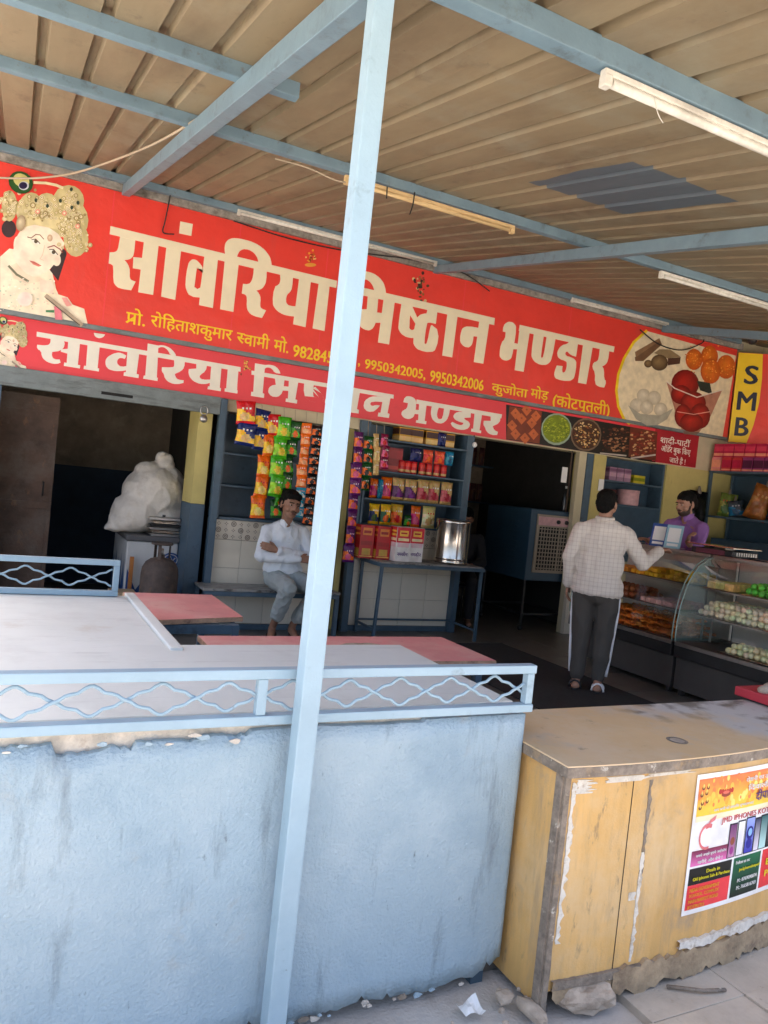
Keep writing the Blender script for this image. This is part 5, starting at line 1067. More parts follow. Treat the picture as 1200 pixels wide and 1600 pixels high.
# printed cartons: coloured fields on a box
def carton(name, label, cat, x, y, z, w, d_, h, cols, group=None, rz=0, m='print'):
    """cols: list of (v0, v1, colour) bands up the front; small blocks of contrasting colour stand for the print"""
    t = thing(name, label, cat, (x, y, z), group); r = random.Random(int(x*100+z*37)); q = MB(); n = 10
    q.box(x-w/2, x+w/2, y, y+d_, z, z+h, cols[0][2]); q.build('carton', m, t, bevel=.002)
    for kk, (v0, v1, c, *ins) in enumerate(cols[1:]):
        ins = ins[0] if ins else .02; e = -.0006-.0004*kk; q = MB()
        for i in range(4):
            a, b = x-w/2+w*(ins+(1-2*ins)*i/4), x-w/2+w*(ins+(1-2*ins)*(i+1)/4)
            q.add([(a, y+e, z+h*v0), (b, y+e, z+h*v0), (b, y+e, z+h*v1), (a, y+e, z+h*v1)], [(0, 1, 2, 3)], jit(c, .06, r))
        q.build('front_print', m, t, fixn=False); q = MB()
        q.add([(x-w/2+e, y+d_*.02, z+h*v0), (x-w/2+e, y+d_*.98, z+h*v0), (x-w/2+e, y+d_*.98, z+h*v1), (x-w/2+e, y+d_*.02, z+h*v1)], [(0, 3, 2, 1)], c); q.build('side_print', m, t, fixn=False)
    if rz: t.rotation_euler = (0, 0, rz)
    return t
GO = V((206, 150, 30)); DR = V((110, 16, 20))
def ybox(px, lab): x = ony(px, 680, 7.06)[0]; carton('snack_box', lab, 'box', x, 7.06, 2.001, .15, .16, .15, [(0, 1, GO), (.5, .92, V((60, 24, 20))), (.1, .4, V((226, 190, 120)))], 'yellow boxes on top of the rack')
for px, lab in ((634, 'yellow box with a brown print on the rack top above the large dark red box'), (652, 'yellow box on the rack top beside the one above the red box'), (676, 'yellow box on the rack top just before the dark blue packet'), (702, 'yellow box at the rack end beyond the dark blue packet')): ybox(px, lab)
x = ony(607, 715, 7.06)[0]; carton('snack_box', 'large dark red box on the second rack shelf', 'box', x+.03, 7.06, SHZ[2]+.001, .27, .2, .25, [(0, 1, V((130, 14, 26))), (.55, .9, V((160, 24, 36))), (.1, .25, V((190, 60, 50)))])
def jar(label, x, y, z, r, h, c1, c2, group):
    t = thing('jar', label, 'jar', (x, y, z), group); q = MB(); q.lathe([(.001, 0), (r, 0), (r, h*.12), (r, h*.3), (r, h*.55), (r, h*.85), (r*.96, h*.88)], (x, y, z), 18, cols=[c1, c1, TN, c1, c2, c1]); q.build('can', 'print', t); q = MB(); q.lathe([(r*1.02, h*.87), (r*1.02, h), (.001, h)], (x, y, z), 18, c1); q.build('lid', 'print', t)
for px in (628, 637, 647, 660, 671, 683, 694): jar('red jar in the row on the second rack shelf', ony(px, 730, 7.05)[0], 7.06, SHZ[2]+.001, .036, .13, V((196, 20, 34)), V((224, 60, 50)), 'red jars on the rack')
# round white disc (bare bulb) at the dark doorway
d = thing('bulb', 'small round white bulb at the top of the dark doorway', 'lamp', tuple(ony(741, 695, 7.0))); c = ony(741, 695, 7.0); q = MB(); q.ell(c, (.032, .032, .032)); q.build('globe', 'white_paper', d); q = MB(); q.tube([(c[0], c[1], c[2]+.03), (c[0], c[1]+.02, 2.17)], .008, 6); q.build('holder', 'black_metal', d)
# ================================================================ TABLE WITH BOXES AND DRUM
t = thing('steel_table', 'blue framed table holding red boxes and a steel drum before the tiled wall', 'table', (3.95, 6.8, .006)); TZ = .785
q = MB(); q.box(3.33, 4.53, 6.56, 7.04, TZ-.012, TZ); q.build('table_top', 'bench_top', t, bevel=.002)
for a, b in (((3.33, 6.555), (4.53, 6.555)), ((3.33, 7.03), (4.53, 7.03))): q = MB(); q.bar((a[0], a[1], TZ-.03), (b[0], b[1], TZ-.03), .03, .034); q.build('apron', 'steel_blue', t)
for x in (3.345, 4.515): q = MB(); q.bar((x, 6.57, TZ-.03), (x, 7.015, TZ-.03), .03, .034); q.build('apron', 'steel_blue', t)
for x, y, dx in ((3.35, 6.57, -.02), (4.51, 6.57, 0), (3.35, 7.02, 0), (4.51, 7.02, 0)): q = MB(); q.bar((x, y, TZ-.048), (x+dx, y, .008), .028, .028, (0, 1, 0)); q.build('leg', 'steel_blue', t)
for x in (3.335, 4.51): q = MB(); q.bar((x, 6.585, .12), (x, 7.005, .12), .02, .02); q.build('stretcher', 'steel_blue', t)
q = MB(); q.bar((3.35, 7.0, .14), (4.5, 7.0, .14), .018, .018); q.build('stretcher', 'steel_blue', t)
WHT = V((230, 226, 224)); RED = V((196, 26, 40)); RB = V((176, 20, 32))
for k, (x, y, c, lab) in enumerate(((3.27, 6.80, RB, 'red carton standing at the table end by the sachet strip'), (3.44, 6.76, RB, 'red carton with gold prints beside the red and white cartons'))):
    carton('snack_box', lab, 'box', x, y, TZ+.002, .155, .12, .33, [(0, 1, c), (.70, .92, V((214, 130, 50)), .18), (.76, .84, V((150, 20, 30)), .24), (.40, .52, V((150, 12, 24)), .1), (.10, .30, V((190, 150, 60)), .2), (.05, .08, V((220, 180, 90)), .06)], None)
for k, x in enumerate((3.605, 3.775)):
    tt = carton('snack_box', ['red and white carton with purple lettering in the middle of the blue table', 'red and white carton with purple lettering nearest the steel drum'][k], 'box', x, 6.66+.03*k, TZ+.002, .16, .15, .345, [(0, 1, WHT), (.55, .995, V((214, 36, 52))), (.74, .90, V((240, 190, 70)), .2), (.80, .85, V((190, 40, 30)), .28), (.60, .68, V((240, 220, 170)), .12), (.42, .55, V((226, 196, 200)), .1)])
    text_fit('नमकीन', 'lettering', (x-.06, 6.66+.03*k-.0012, TZ+.06), .12, .045, 'ink_purple', tt, bold=.03)
dr = thing('steel_drum', 'shiny round steel drum standing on the blue table', 'drum', (4.25, 6.78, TZ)); R_ = .178
q = MB(); q.lathe([(.001, .004), (R_*.97, .004), (R_, .012), (R_*1.015, .02), (R_, .03), (R_, .055), (R_*1.012, .06), (R_, .066), (R_, .42), (R_*1.02, .43), (R_*1.02, .445), (R_, .452)], (4.25, 6.78, TZ), 48); q.build('body', 'steel', dr)
q = MB(); q.lathe([(R_*1.0, .452), (R_*.9, .459), (.001, .461)], (4.25, 6.78, TZ), 48); q.build('lid', 'steel_dull', dr)
# ================================================================ BENCH
t = thing('bench', 'low bench with a grey stone top on a blue frame against the tiled wall', 'bench', (2.2, 6.85, .006)); BZ = .455
q = MB(); q.box(1.66, 2.98, 6.66, 7.03, BZ-.022, BZ); q.build('seat', 'bench_top', t, bevel=.003)
q = MB(); q.bar((1.67, 6.675, BZ-.045), (2.97, 6.675, BZ-.045), .03, .04); q.build('apron', 'steel_blue', t); q = MB(); q.bar((1.67, 7.02, BZ-.045), (2.97, 7.02, BZ-.045), .03, .04); q.build('apron', 'steel_blue', t)
for x in (1.685, 2.955):
    for y in (6.68, 7.015): q = MB(); q.box(x-.02, x+.02, y-.02, y+.02, .008, BZ-.066); q.build('leg', 'steel_blue', t, bevel=.002)
# ================================================================ LEFT ROOM: freezer, sack, cylinder, trays
fz = thing('chest_freezer', 'white and blue chest freezer with a grey lid inside the left room', 'freezer', (1.42, 7.85, .008))
q = MB(); q.box(1.09, 1.565, 7.42, 8.3, .05, .76); q.build('body', 'freezer_white', fz, bevel=.015)
q = MB(); q.box(1.075, 1.572, 7.40, 8.32, .765, .82); q.build('lid', 'freezer_lid', fz, bevel=.012)
q = MB(); pts = [(7.43+k*.087, .05+(.52 if k % 2 else .30)+random.uniform(-.06, .06)) for k in range(11)]
q.add([(1.0885, y, z) for y, z in pts]+[(1.0885, 8.29, .07), (1.0885, 7.43, .07)], [tuple(range(13))]); q.build('blue_print', 'freezer_blue', fz)
q = MB(); q.add([(1.11, 7.418, .08), (1.55, 7.418, .08), (1.55, 7.418, .42), (1.42, 7.418, .36), (1.3, 7.418, .45), (1.2, 7.418, .3), (1.11, 7.418, .5)], [tuple(range(7))]); q.build('blue_print', 'freezer_blue', fz)
c = (1.505, 7.415, .60); q = MB(); pts = [(c[0]+.085*math.cos(t_), c[1], c[2]+.07*math.sin(t_)) for t_ in np.linspace(0, 2*math.pi, 21)[:-1]]; q.add(pts, [tuple(range(20))]); q.build('round_emblem', 'freezer_blue', fz)
q = MB(); q.tube([(c[0]+.062*math.cos(t_), c[1]-.002, c[2]+.052*math.sin(t_)) for t_ in np.linspace(0, 2*math.pi, 21)[:-1]], .004, 5, closed=True); q.tube([(c[0]-.03, c[1]-.002, c[2]-.03), (c[0]-.005, c[1]-.002, c[2]+.035), (c[0]+.015, c[1]-.002, c[2]-.01), (c[0]+.04, c[1]-.002, c[2]+.02)], .006, 5); q.build('emblem_lines', 'freezer_white', fz)
# sack: two lobes with a knotted top, crumpled
q = MB(); z0 = .82
for c, r in (((1.355, 7.76, 1.20), (.315, .30, .285)), ((1.42, 7.78, 1.0), (.26, .28, .20)), ((1.20, 7.70, 1.02), (.25, .25, .20)), ((1.10, 7.68, .925), (.17, .18, .105)), ((1.0, 7.66, .865), (.10, .10, .05)), ((.935, 7.655, .845), (.045, .05, .022)), ((1.46, 7.78, 1.32), (.19, .2, .17)), ((1.29, 7.75, 1.42), (.15, .14, .10)), ((1.42, 7.75, 1.50), (.10, .09, .075)), ((1.385, 7.74, 1.585), (.06, .045, .05)), ((1.45, 7.75, 1.56), (.05, .05, .055))): q.ell(c, r, 24, 16)
me_ob = q.build('white_sack', 'sack')
def remesh(ob, vox, smooth=8, fac=.5, disp=None):
    m1 = ob.modifiers.new('r', 'REMESH'); m1.mode = 'VOXEL'; m1.voxel_size = vox; m1.use_smooth_shade = True
    if smooth: m2 = ob.modifiers.new('s', 'SMOOTH'); m2.iterations = smooth; m2.factor = fac
    dg = bpy.context.evaluated_depsgraph_get(); dg.update(); me = bpy.data.meshes.new_from_object(ob.evaluated_get(dg)); mats_ = list(ob.data.materials); ob.modifiers.clear(); old = ob.data; ob.data = me; bpy.data.meshes.remove(old)
    me.materials.clear()
    for m_ in mats_: me.materials.append(m_)
    me.polygons.foreach_set('use_smooth', [True]*len(me.polygons))
    if disp: disp(me)
    return ob
from mathutils import noise as mn
def wrinkle(amp, f, amp2=0, f2=0, st=(1, 1, 1)):
    def g(me):
        me.update(); n = [v.normal.copy() for v in me.vertices]
        for v, k in zip(me.vertices, n):
            p_ = Vector((v.co.x*st[0], v.co.y*st[1], v.co.z*st[2])); h = (1-abs(mn.noise(p_*f)))**2*amp-amp*.5
            if amp2: h += mn.noise(p_*f2+Vector((9, 2, 4)))*amp2
            v.co += k*h
    return g
remesh(me_ob, .010, 18, .5, wrinkle(.018, 5.5, .003, 20, (1.3, 1, 1))); tag(me_ob, 'big crumpled off white sack lying on the chest freezer', 'sack')
tr = thing('tray_stack', 'stack of steel trays and a flat scale on the freezer beside the sack', 'trays', (1.62, 7.5, .82))
zz = .822
for k, (dx, w) in enumerate(((0, .21), (.01, .20), (-.01, .215), (.0, .2), (.02, .18))):
    q = MB(); x0, x1 = 1.30+dx, 1.56+dx*.2; q.box(x0, x1, 7.42, 7.62, zz, zz+.012); q.box(x0-.02, x1+.01, 7.41, 7.64, zz+.013, zz+.022); q.build('tray', ['steel_dull', 'steel', 'steel_dull', 'black_metal', 'steel'][k], tr, bevel=.003); zz += .030
q = MB(); q.box(1.27, 1.56, 7.40, 7.66, zz, zz+.03); q.build('platform', 'steel_dull', tr, bevel=.006); q = MB(); q.tube([(1.42, 7.52, zz+.03), (1.42, 7.52, zz+.05)], .02, 10); q.build('knob', 'black_metal', tr)
gc = thing('gas_cylinder', 'rusty dark gas cylinder standing before the chest freezer', 'gas cylinder', (1.31, 6.9, .008)); c = (1.315, 6.9, .008)
q = MB(); q.lathe([(.001, .02), (.14, .02), (.155, .05), (.163, .12), (.163, .52), (.155, .58), (.13, .63), (.09, .66), (.03, .675), (.03, .70), (.001, .70)], c, 32); q.build('body', 'cylinder_rust', gc)
q = MB(); q.lathe([(.13, 0), (.13, .03)], c, 24); q.build('foot_ring', 'cylinder_rust', gc)
for a in (0.2, 2.2, 4.3): q = MB(); q.bar((c[0]+.075*math.cos(a), c[1]+.075*math.sin(a), .665), (c[0]+.075*math.cos(a), c[1]+.075*math.sin(a), .80), .03, .006, (math.cos(a), math.sin(a), 0)); q.build('stay', 'cylinder_rust', gc)
q = MB(); q.tube([(c[0]+.085*math.cos(t_), c[1]+.085*math.sin(t_), .805) for t_ in np.linspace(0, 2*math.pi, 19)[:-1]], .012, 7, closed=True); q.build('hand_ring', 'cylinder_rust', gc)
q = MB(); q.tube([(c[0], c[1], .70), (c[0], c[1], .76)], .018, 10); q.build('valve', 'steel_dull', gc)
q = MB(); q.box(1.12, 1.155, 7.34, 7.37, .008, .62); tag(q.build('wooden_plank', 'orange_wood', bevel=.003), 'orange brown plank leaning beside the blue freezer print', 'plank')
q = MB(); q.box(.93, 1.15, 6.98, 7.22, .008, .34); tag(q.build('carton', 'rag_brown', bevel=.004), 'brown cardboard carton on the floor beside the gas cylinder', 'box')
c = ony(0, 850, 7.2); c = c-np.array([.07, 0, 0]); d = thing('plastic_can', 'green plastic can at the edge of the left room opening', 'can', (c[0], 7.2, .01)); q = MB(); q.lathe([(.001, 0), (.075, 0), (.08, .02), (.08, .42), (.05, .47), (.025, .49), (.025, .53), (.001, .53)], (c[0]-.03, 7.2, .01+.32), 20); q.build('body', 'green_plastic', d); q = MB(); q.box(c[0]-.14, c[0]+.07, 7.1, 7.3, .008, .329); q.build('stand', 'worn_edge', d)
# ================================================================ AIR COOLER
ac = thing('air_cooler', 'dark blue metal air cooler with a tan grille on a black trolley', 'air cooler', (5.8, 7.5, .008))
q = MB(); q.box(5.50, 6.20, 7.13, 8.02, .60, 1.44); q.build('housing', 'cooler_blue', ac, bevel=.012)
q = MB(); q.box(5.585, 6.175, 7.108, 7.128, .70, 1.385); gf = q.build('grille_frame', 'grille_tan', ac, bevel=.004)
q = MB(); q.box(5.625, 6.15, 7.1045, 7.1075, .735, 1.24); q.build('opening', 'dark_hole', gf)
for k in range(11): z = .75+k*.046; q = MB(); q.box(5.626, 6.149, 7.092, 7.104, z, z+.012); q.build('slat', 'grille_tan', gf)
for k in range(13): x = 5.64+k*.042; w = .02 if k == 6 else .009; q = MB(); q.box(x, x+w, 7.083, 7.0915, .736, 1.239); q.build('vane', 'grille_tan', gf)
q = MB(); q.box(5.60, 6.16, 7.1, 7.107, 1.26, 1.36); cp_ = q.build('control_panel', 'pink_drum', ac)
for x in (5.88, 6.0, 6.1): q = MB(); q.lathe([(.001, 0), (.025, 0), (.022, .02), (.001, .02)], n=14); q.xf(Matrix.Translation((x, 7.099, 1.31)) @ Matrix.Rotation(rad(90), 4, 'X')); q.build('knob', 'black_metal', cp_)
for k in range(9): z = .78+k*.06; q = MB(); q.box(5.494, 5.499, 7.35, 7.85, z, z+.02); q.build('side_louvre', 'dark_blue', ac)
for x in (5.53, 6.17):
    for y in (7.16, 7.98): q = MB(); q.bar((x, y, .075), (x, y, .598), .025, .025, (0, 1, 0)); lg = q.build('leg', 'black_metal', ac); q = MB(); q.lathe([(.001, -.012), (.032, -.012), (.032, .012), (.001, .012)], n=14); q.xf(Matrix.Translation((x, y, .040)) @ Matrix.Rotation(rad(90), 4, 'Y')); q.build('wheel', 'black_metal', lg)
for a, b in (((5.53, 7.16), (6.17, 7.16)), ((5.53, 7.98), (6.17, 7.98)), ((5.53, 7.16), (5.53, 7.98)), ((6.17, 7.16), (6.17, 7.98))): q = MB(); q.bar((*a, .20), (*b, .20), .02, .02); q.build('stretcher', 'black_metal', ac)
bt = thing('bottle', 'dark bottle standing on top of the air cooler', 'bottle', (6.0, 7.4, 1.44)); c = ony(881, 800, 7.35); q = MB(); q.lathe([(.001, 0), (.04, 0), (.042, .02), (.042, .17), (.03, .22), (.014, .25), (.014, .29), (.001, .29)], (c[0], 7.35, 1.442), 18); q.build('body', 'bottle_dark', bt); q = MB(); q.lathe([(.017, .28), (.017, .31), (.001, .31)], (c[0], 7.35, 1.442), 14); q.build('cap', 'white_paper', bt)
c = ony(882, 742, 7.0); q = MB(); q.box(c[0]-.04, c[0]+.04, 7.0, 7.006, c[2]-.09, c[2]+.09); tag(q.build('price_card', 'white_paper', bevel=.002), 'small white card fixed to the door stile above the bottle', 'card')
q = MB(); q.tube([(5.93, 7.05, 1.445), (5.93, 7.05, 2.16)], .008, 6); tag(q.build('thin_rod', 'rust_brown'), 'thin upright rod at the edge of the dark doorway', 'rod')
# dark room shelves with dim pouches
rs = thing('wall_shelf', 'long wall shelf of dim packets deep in the dark middle room', 'shelf', (5.5, 9.4, 1.2))
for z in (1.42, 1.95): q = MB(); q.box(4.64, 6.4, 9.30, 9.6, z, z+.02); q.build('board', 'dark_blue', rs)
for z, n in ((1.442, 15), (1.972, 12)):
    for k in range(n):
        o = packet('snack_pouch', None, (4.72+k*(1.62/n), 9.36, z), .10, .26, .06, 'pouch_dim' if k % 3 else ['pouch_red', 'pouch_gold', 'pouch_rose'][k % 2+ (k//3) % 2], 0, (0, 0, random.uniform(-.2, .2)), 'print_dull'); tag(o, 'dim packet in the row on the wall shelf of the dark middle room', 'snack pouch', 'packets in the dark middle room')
# ================================================================ RIGHT: blue wall cabinet
wc = thing('wall_cabinet', 'open blue wall cabinet with small goods beside the yellow wall', 'cabinet', (6.95, 7.1, 1.0))
q = MB(); q.box(6.44, 7.455, 7.28, 7.30, .9, 2.158); q.build('back_panel', 'dark_blue', wc)
for x in (6.441, 7.43): q = MB(); q.box(x, x+.025, 7.06, 7.279, .9, 2.158); q.build('side_panel', 'steel_blue', wc, bevel=.002)
for z in (.9, 1.58, 1.86): q = MB(); q.box(6.467, 7.429, 7.05, 7.279, z, z+.02); q.build('shelf', 'steel_blue', wc, bevel=.002)
q = MB(); q.box(6.467, 7.429, 7.055, 7.075, .921, 1.578); q.build('door_panel', 'dark_blue', wc)
LIL = V((150, 116, 140)); 
for k, x in enumerate((6.62, 6.74, 6.86)): carton('snack_box', 'lilac foil pack in the row on the top cabinet shelf', 'box', x, 7.08, 1.881, .11, .12, .16, [(0, 1, LIL), (.3, .6, V((190, 150, 170))), (.7, .9, V((120, 80, 110)))], 'lilac packs in the blue cabinet')
carton('snack_box', 'small yellow green box on the top cabinet shelf', 'box', 7.06, 7.08, 1.881, .19, .1, .10, [(0, 1, V((190, 176, 40))), (.3, .7, V((120, 130, 30)))])
d = thing('tub', 'pale pink round tub on the lower cabinet shelf', 'tub', (6.99, 7.12, 1.6)); q = MB(); q.lathe([(.001, 0), (.13, 0), (.135, .02), (.135, .16), (.13, .165)], (6.99, 7.17, 1.601), 28); q.build('body', 'pink_drum', d); q = MB(); q.lathe([(.138, .16), (.138, .19), (.001, .195)], (6.99, 7.17, 1.601), 28); q.build('lid', 'pink_drum', d)
carton('snack_box', 'dark red box on the lower cabinet shelf beside the pink tub', 'box', 6.66, 7.09, 1.601, .12, .1, .17, [(0, 1, V((90, 30, 30))), (.4, .8, V((120, 60, 40)))])
c = ony(941, 758, 6.99); q = MB(); q.box(c[0]-.04, c[0]+.04, 7.008, 7.014, c[2]-.07, c[2]+.07); tag(q.build('price_card', 'white_paper', bevel=.002), 'small white card stuck on the yellow pillar by the cabinet', 'card')
# ================================================================ DISPLAY COUNTERS (run away from the viewer)
def display(label, ya, yb, trays, top=1.205):
    t = thing('display_case', label, 'display case', (5.5, (ya+yb)/2, .008)); xb, xf = 5.92, 5.17
    q = MB(); q.box(xf+.06, xb, ya+.006, yb-.006, .06, .33); q.build('base', 'grey_panel', t, bevel=.006)
    q = MB(); q.box(xf+.02, xb+.01, ya+.004, yb-.004, .331, .455); q.build('plinth', 'black_metal', t, bevel=.01)
    q = MB(); q.box(xf+.015, xf+.028, ya+.01, yb-.01, .43, .462); q.build('front_trim', 'steel_dull', t, bevel=.002)
    for y in (ya+.04, yb-.08): 
        for x in (xf+.09, xb-.06): q = MB(); q.box(x, x+.04, y, y+.04, .009, .059); q.build('foot', 'black_metal', t)
    # curved glass in front
    pf = [(xf+.022, .462), (xf+.018, .52), (xf+.02, .62), (xf+.035, .74), (xf+.06, .85), (xf+.10, .96), (xf+.155, 1.05), (xf+.225, 1.125), (xf+.31, 1.175), (xf+.37, top-.012)]
    q = MB(); n = len(pf); th = .005
    v = [(x, y, z) for y in (ya+.012, yb-.012) for x, z in pf]; v += [(x+th, y, z-th*.6) for x, y, z in v]
    f = [(i, i+1, n+i+1, n+i) for i in range(n-1)]+[(2*n+i, 3*n+i, 3*n+i+1, 2*n+i+1) for i in range(n-1)]+[(i, 2*n+i, 2*n+i+1, i+1) for i in range(n-1)]+[(n+i, n+i+1, 3*n+i+1, 3*n+i) for i in range(n-1)]+[(0, n, 3*n, 2*n), (n-1, 2*n+n-1, 3*n+n-1, 2*n-1)]
    q.add(v, f, None, False); o = q.build('curved_glass', 'glass', t)
    o.data.polygons.foreach_set('use_smooth', [True]*len(o.data.polygons))
    for y in (ya+.008, yb-.008):      # end panes with a pale edge
        q = MB(); pl = pf+[(xb-.03, top-.012), (xb-.03, .462)]; m = len(pl); q.add([(x, y-.003, z) for x, z in pl]+[(x, y+.003, z) for x, z in pl], [tuple(range(m)), tuple(reversed(range(m, 2*m)))]+[(i, (i+1) % m, m+(i+1) % m, m+i) for i in range(m)]); q.build('end_pane', 'glass', t)
        q = MB(); q.tube([(x-.001, y, z) for x, z in pf], .006, 6); q.build('pane_edge', 'glass_edge', t)
    q = MB(); q.box(xf+.365, xf+.43, ya+.004, yb-.004, top-.02, top+.012); q.build('top_strip', 'steel_dull', t, bevel=.004)
    q = MB(); q.box(xb-.03, xb+.01, ya+.004, yb-.004, top-.02, top+.012); q.build('top_strip', 'steel_dull', t, bevel=.004)
    q = MB(); q.box(xf+.431, xb-.031, ya+.006, yb-.006, top, top+.010); q.build('top_glass', 'glass', t)
    q = MB(); q.box(xb-.028, xb, ya+.006, yb-.006, .462, top-.021); q.build('back_panel', 'case_white', t)
    for y in (ya+.03, yb-.045): q = MB(); q.box(xf+.40, xf+.415, y, y+.015, .463, top-.021); q.build('stanchion', 'steel_dull', t)
    for z, x0 in ((.70, xf+.12), (.93, xf+.20)): q = MB(); q.box(x0, xb-.03, ya+.02, yb-.02, z, z+.006); gs = q.build('glass_shelf', 'glass', t); q = MB(); q.box(x0-.004, x0+.002, ya+.02, yb-.02, z-.006, z+.010); q.build('shelf_edge', 'steel_dull', gs)
    return t
mat('case_white', (.55, .54, .51), .4, var=.08)
mat('glass_edge', (.30, .42, .38), .2, coat=.5)
display('glass display case of orange sweets before the standing man', 4.62, 5.95, None); display('glass display case of pale and green sweets nearest the wooden cabinet', 2.9, 4.60, None)
def tray(label, y0, y1, x0, x1, z, shape, col, s, gap=1.0, h=1):
    t = thing('sweet_tray', label, 'tray of sweets', ((x0+x1)/2, (y0+y1)/2, z)); q = MB(); q.box(x0, x1, y0, y1, z, z+.008); q.build('tray', 'steel', t, bevel=.003)
    q = MB(); r = random.Random(int(z*1000+y0*77)); ny = max(1, int((y1-y0-.02)/(s*2*gap))); nx = max(1, int((x1-x0-.02)/(s*2*gap)))
    for l_ in range(h):
        for i in range(nx-l_):
            for j in range(ny-l_):
                c = (x0+.012+s+(i+l_*.5)*s*2*gap+r.uniform(-.28, .28)*s, y0+.012+s+(j+l_*.5)*s*2*gap+r.uniform(-.28, .28)*s, z+.009+r.uniform(-.05, .25)*s+s*(.85 if shape == 'ball' else .6)+l_*s*1.5); cc = jit(col, .12, r)
                if shape == 'ball': q.ell(c, (s, s, s*.9), 9, 6, cc)
                elif shape == 'cube': q.box(c[0]-s*.9, c[0]+s*.9, c[1]-s*.9, c[1]+s*.9, c[2]-s*.6, c[2]+s*.6, cc)
                else: q.tube([(c[0]+s*.8*math.cos(a)*r.uniform(.8, 1.2), c[1]+s*.8*math.sin(a)*r.uniform(.8, 1.2), c[2]+r.uniform(-.3, .3)*s) for a in np.linspace(0, 2*math.pi, 9)[:-1]], s*.28, 6, cc, closed=True)
    o = q.build('sweets', 'food', t); tag(o, kind='stuff')
WSW, GSW, OSW, YSW = V((232, 218, 176)), V((90, 190, 70)), V((232, 150, 30)), V((238, 186, 40))
tray('tray of yellow round sweets on the upper shelf before the standing man', 4.66, 5.02, 5.39, 5.80, .937, 'ball', YSW, .027, 1.0, 2)
tray('tray of golden square sweets on the upper shelf beside the yellow round ones', 5.05, 5.40, 5.39, 5.80, .937, 'cube', V((236, 176, 36)), .026, 1.05, 2)
tray('tray of flat amber sweets at the far end of the upper shelf', 5.43, 5.85, 5.39, 5.80, .937, 'cube', V((224, 150, 40)), .03, 1.05, 1)
tray('tray of pink and white squares on the middle shelf before the standing man', 4.7, 5.2, 5.31, 5.80, .707, 'cube', V((226, 170, 160)), .03, 1.08, 1)
tray('tray of brown round sweets on the middle shelf before the standing man', 5.25, 5.85, 5.31, 5.80, .707, 'ball', V((150, 80, 40)), .03, 1.0, 2)
tray('tray of plain orange swirls at the bottom of the case before the standing man', 4.66, 5.75, 5.22, 5.85, .464, 'swirl', V((222, 124, 36)), .035, .9, 3)
tray('tray of cream blocks on the upper shelf of the nearer case', 4.24, 4.54, 5.39, 5.80, .937, 'cube', V((232, 200, 120)), .045, 1.0, 1)
tray('tray of bright green balls on the upper shelf of the nearer case', 3.6, 4.20, 5.39, 5.80, .937, 'ball', GSW, .03, 1.0, 2)
tray('tray of white round sweets filling the middle shelf of the nearer case', 3.1, 4.54, 5.31, 5.80, .707, 'ball', V((240, 228, 190)), .026, 1.0, 3)
tray('tray of pale yellow sweets on the floor of the nearer case', 3.2, 4.2, 5.23, 5.50, .464, 'ball', V((226, 220, 176)), .026, 1.0, 2)
# scale, cards, bag on the counter
ws = thing('weighing_scale', 'steel weighing scale with a black ribbed side on the counter', 'scale', (5.65, 4.62, 1.217)); 
q = MB(); q.box(5.56, 5.88, 4.42, 4.86, 1.219, 1.27); q.build('housing', 'black_metal', ws, bevel=.01)
q = MB(); q.box(5.54, 5.90, 4.40, 4.9, 1.288, 1.30); q.build('pan', 'steel', ws, bevel=.005); q = MB(); q.box(5.66, 5.78, 4.58, 4.7, 1.271, 1.287); q.build('neck', 'steel_dull', ws)
for k in range(9): q = MB(); q.box(5.60+k*.03, 5.615+k*.03, 4.415, 4.4195, 1.23, 1.262); q.build('rib', 'steel_dull', ws)
q = MB(); q.box(5.552, 5.5595, 4.50, 4.80, 1.225, 1.265); q.build('display_panel', 'plum', ws)
def stand(label, y, lean, c1):
    x = 5.60; t = thing('card_stand', label, 'card stand', (x, y, 1.217)); M = Matrix.Translation((x, y, 1.219)) @ Matrix.Rotation(rad(-62), 4, 'Z') @ Matrix.Rotation(rad(-lean), 4, 'X')
    q = MB(); q.box(-.075, .075, 0, .008, 0, .23); q.xf(M); q.build('card', c1, t, bevel=.002); q = MB(); q.box(-.055, .055, -.0015, -.0003, .06, .20); q.xf(M); q.build('blank_field', 'white_paper', t); q = MB(); q.box(-.05, .05, -.0015, -.0003, .02, .045); q.xf(M); q.build('caption_field', 'white_paper', t)
    q = MB(); q.box(-.03, .03, .009, .09, 0, .005); q.xf(M); q.build('prop', c1, t)
mat('card_blue', (.03, .08, .30), .3, coat=.3); mat('card_sky', (.30, .52, .62), .3, coat=.3)
stand('tilted dark blue framed pay card on the counter', 5.30, 20, 'card_blue'); stand('tilted pale blue pay card next to the seller', 5.12, 20, 'card_sky')
sb = thing('snack_bag', 'clear plastic bag of orange snacks tied up on the counter corner', 'bag', (5.75, 3.92, 1.22)); c = (5.74, 3.84, 1.218)
q = MB(); q.lathe([(.001, 0), (.10, .004), (.125, .04), (.12, .11), (.085, .18), (.03, .24), (.018, .27), (.035, .31), (.06, .36)], c, 18); q.build('film', 'thin_bag', sb)
q = MB()
for k in range(90): a, r = random.uniform(0, 6.3), random.uniform(0, .1); b = [(c[0]+r*math.cos(a)+random.uniform(-.02, .02), c[1]+r*math.sin(a)+random.uniform(-.02, .02), c[2]+.015+random.uniform(0, .10)) for _ in range(3)]; q.tube(b, .008, 5, jit(V((220, 140, 70)), .15, random))
o = q.build('snacks', 'food', sb); tag(o, kind='stuff')
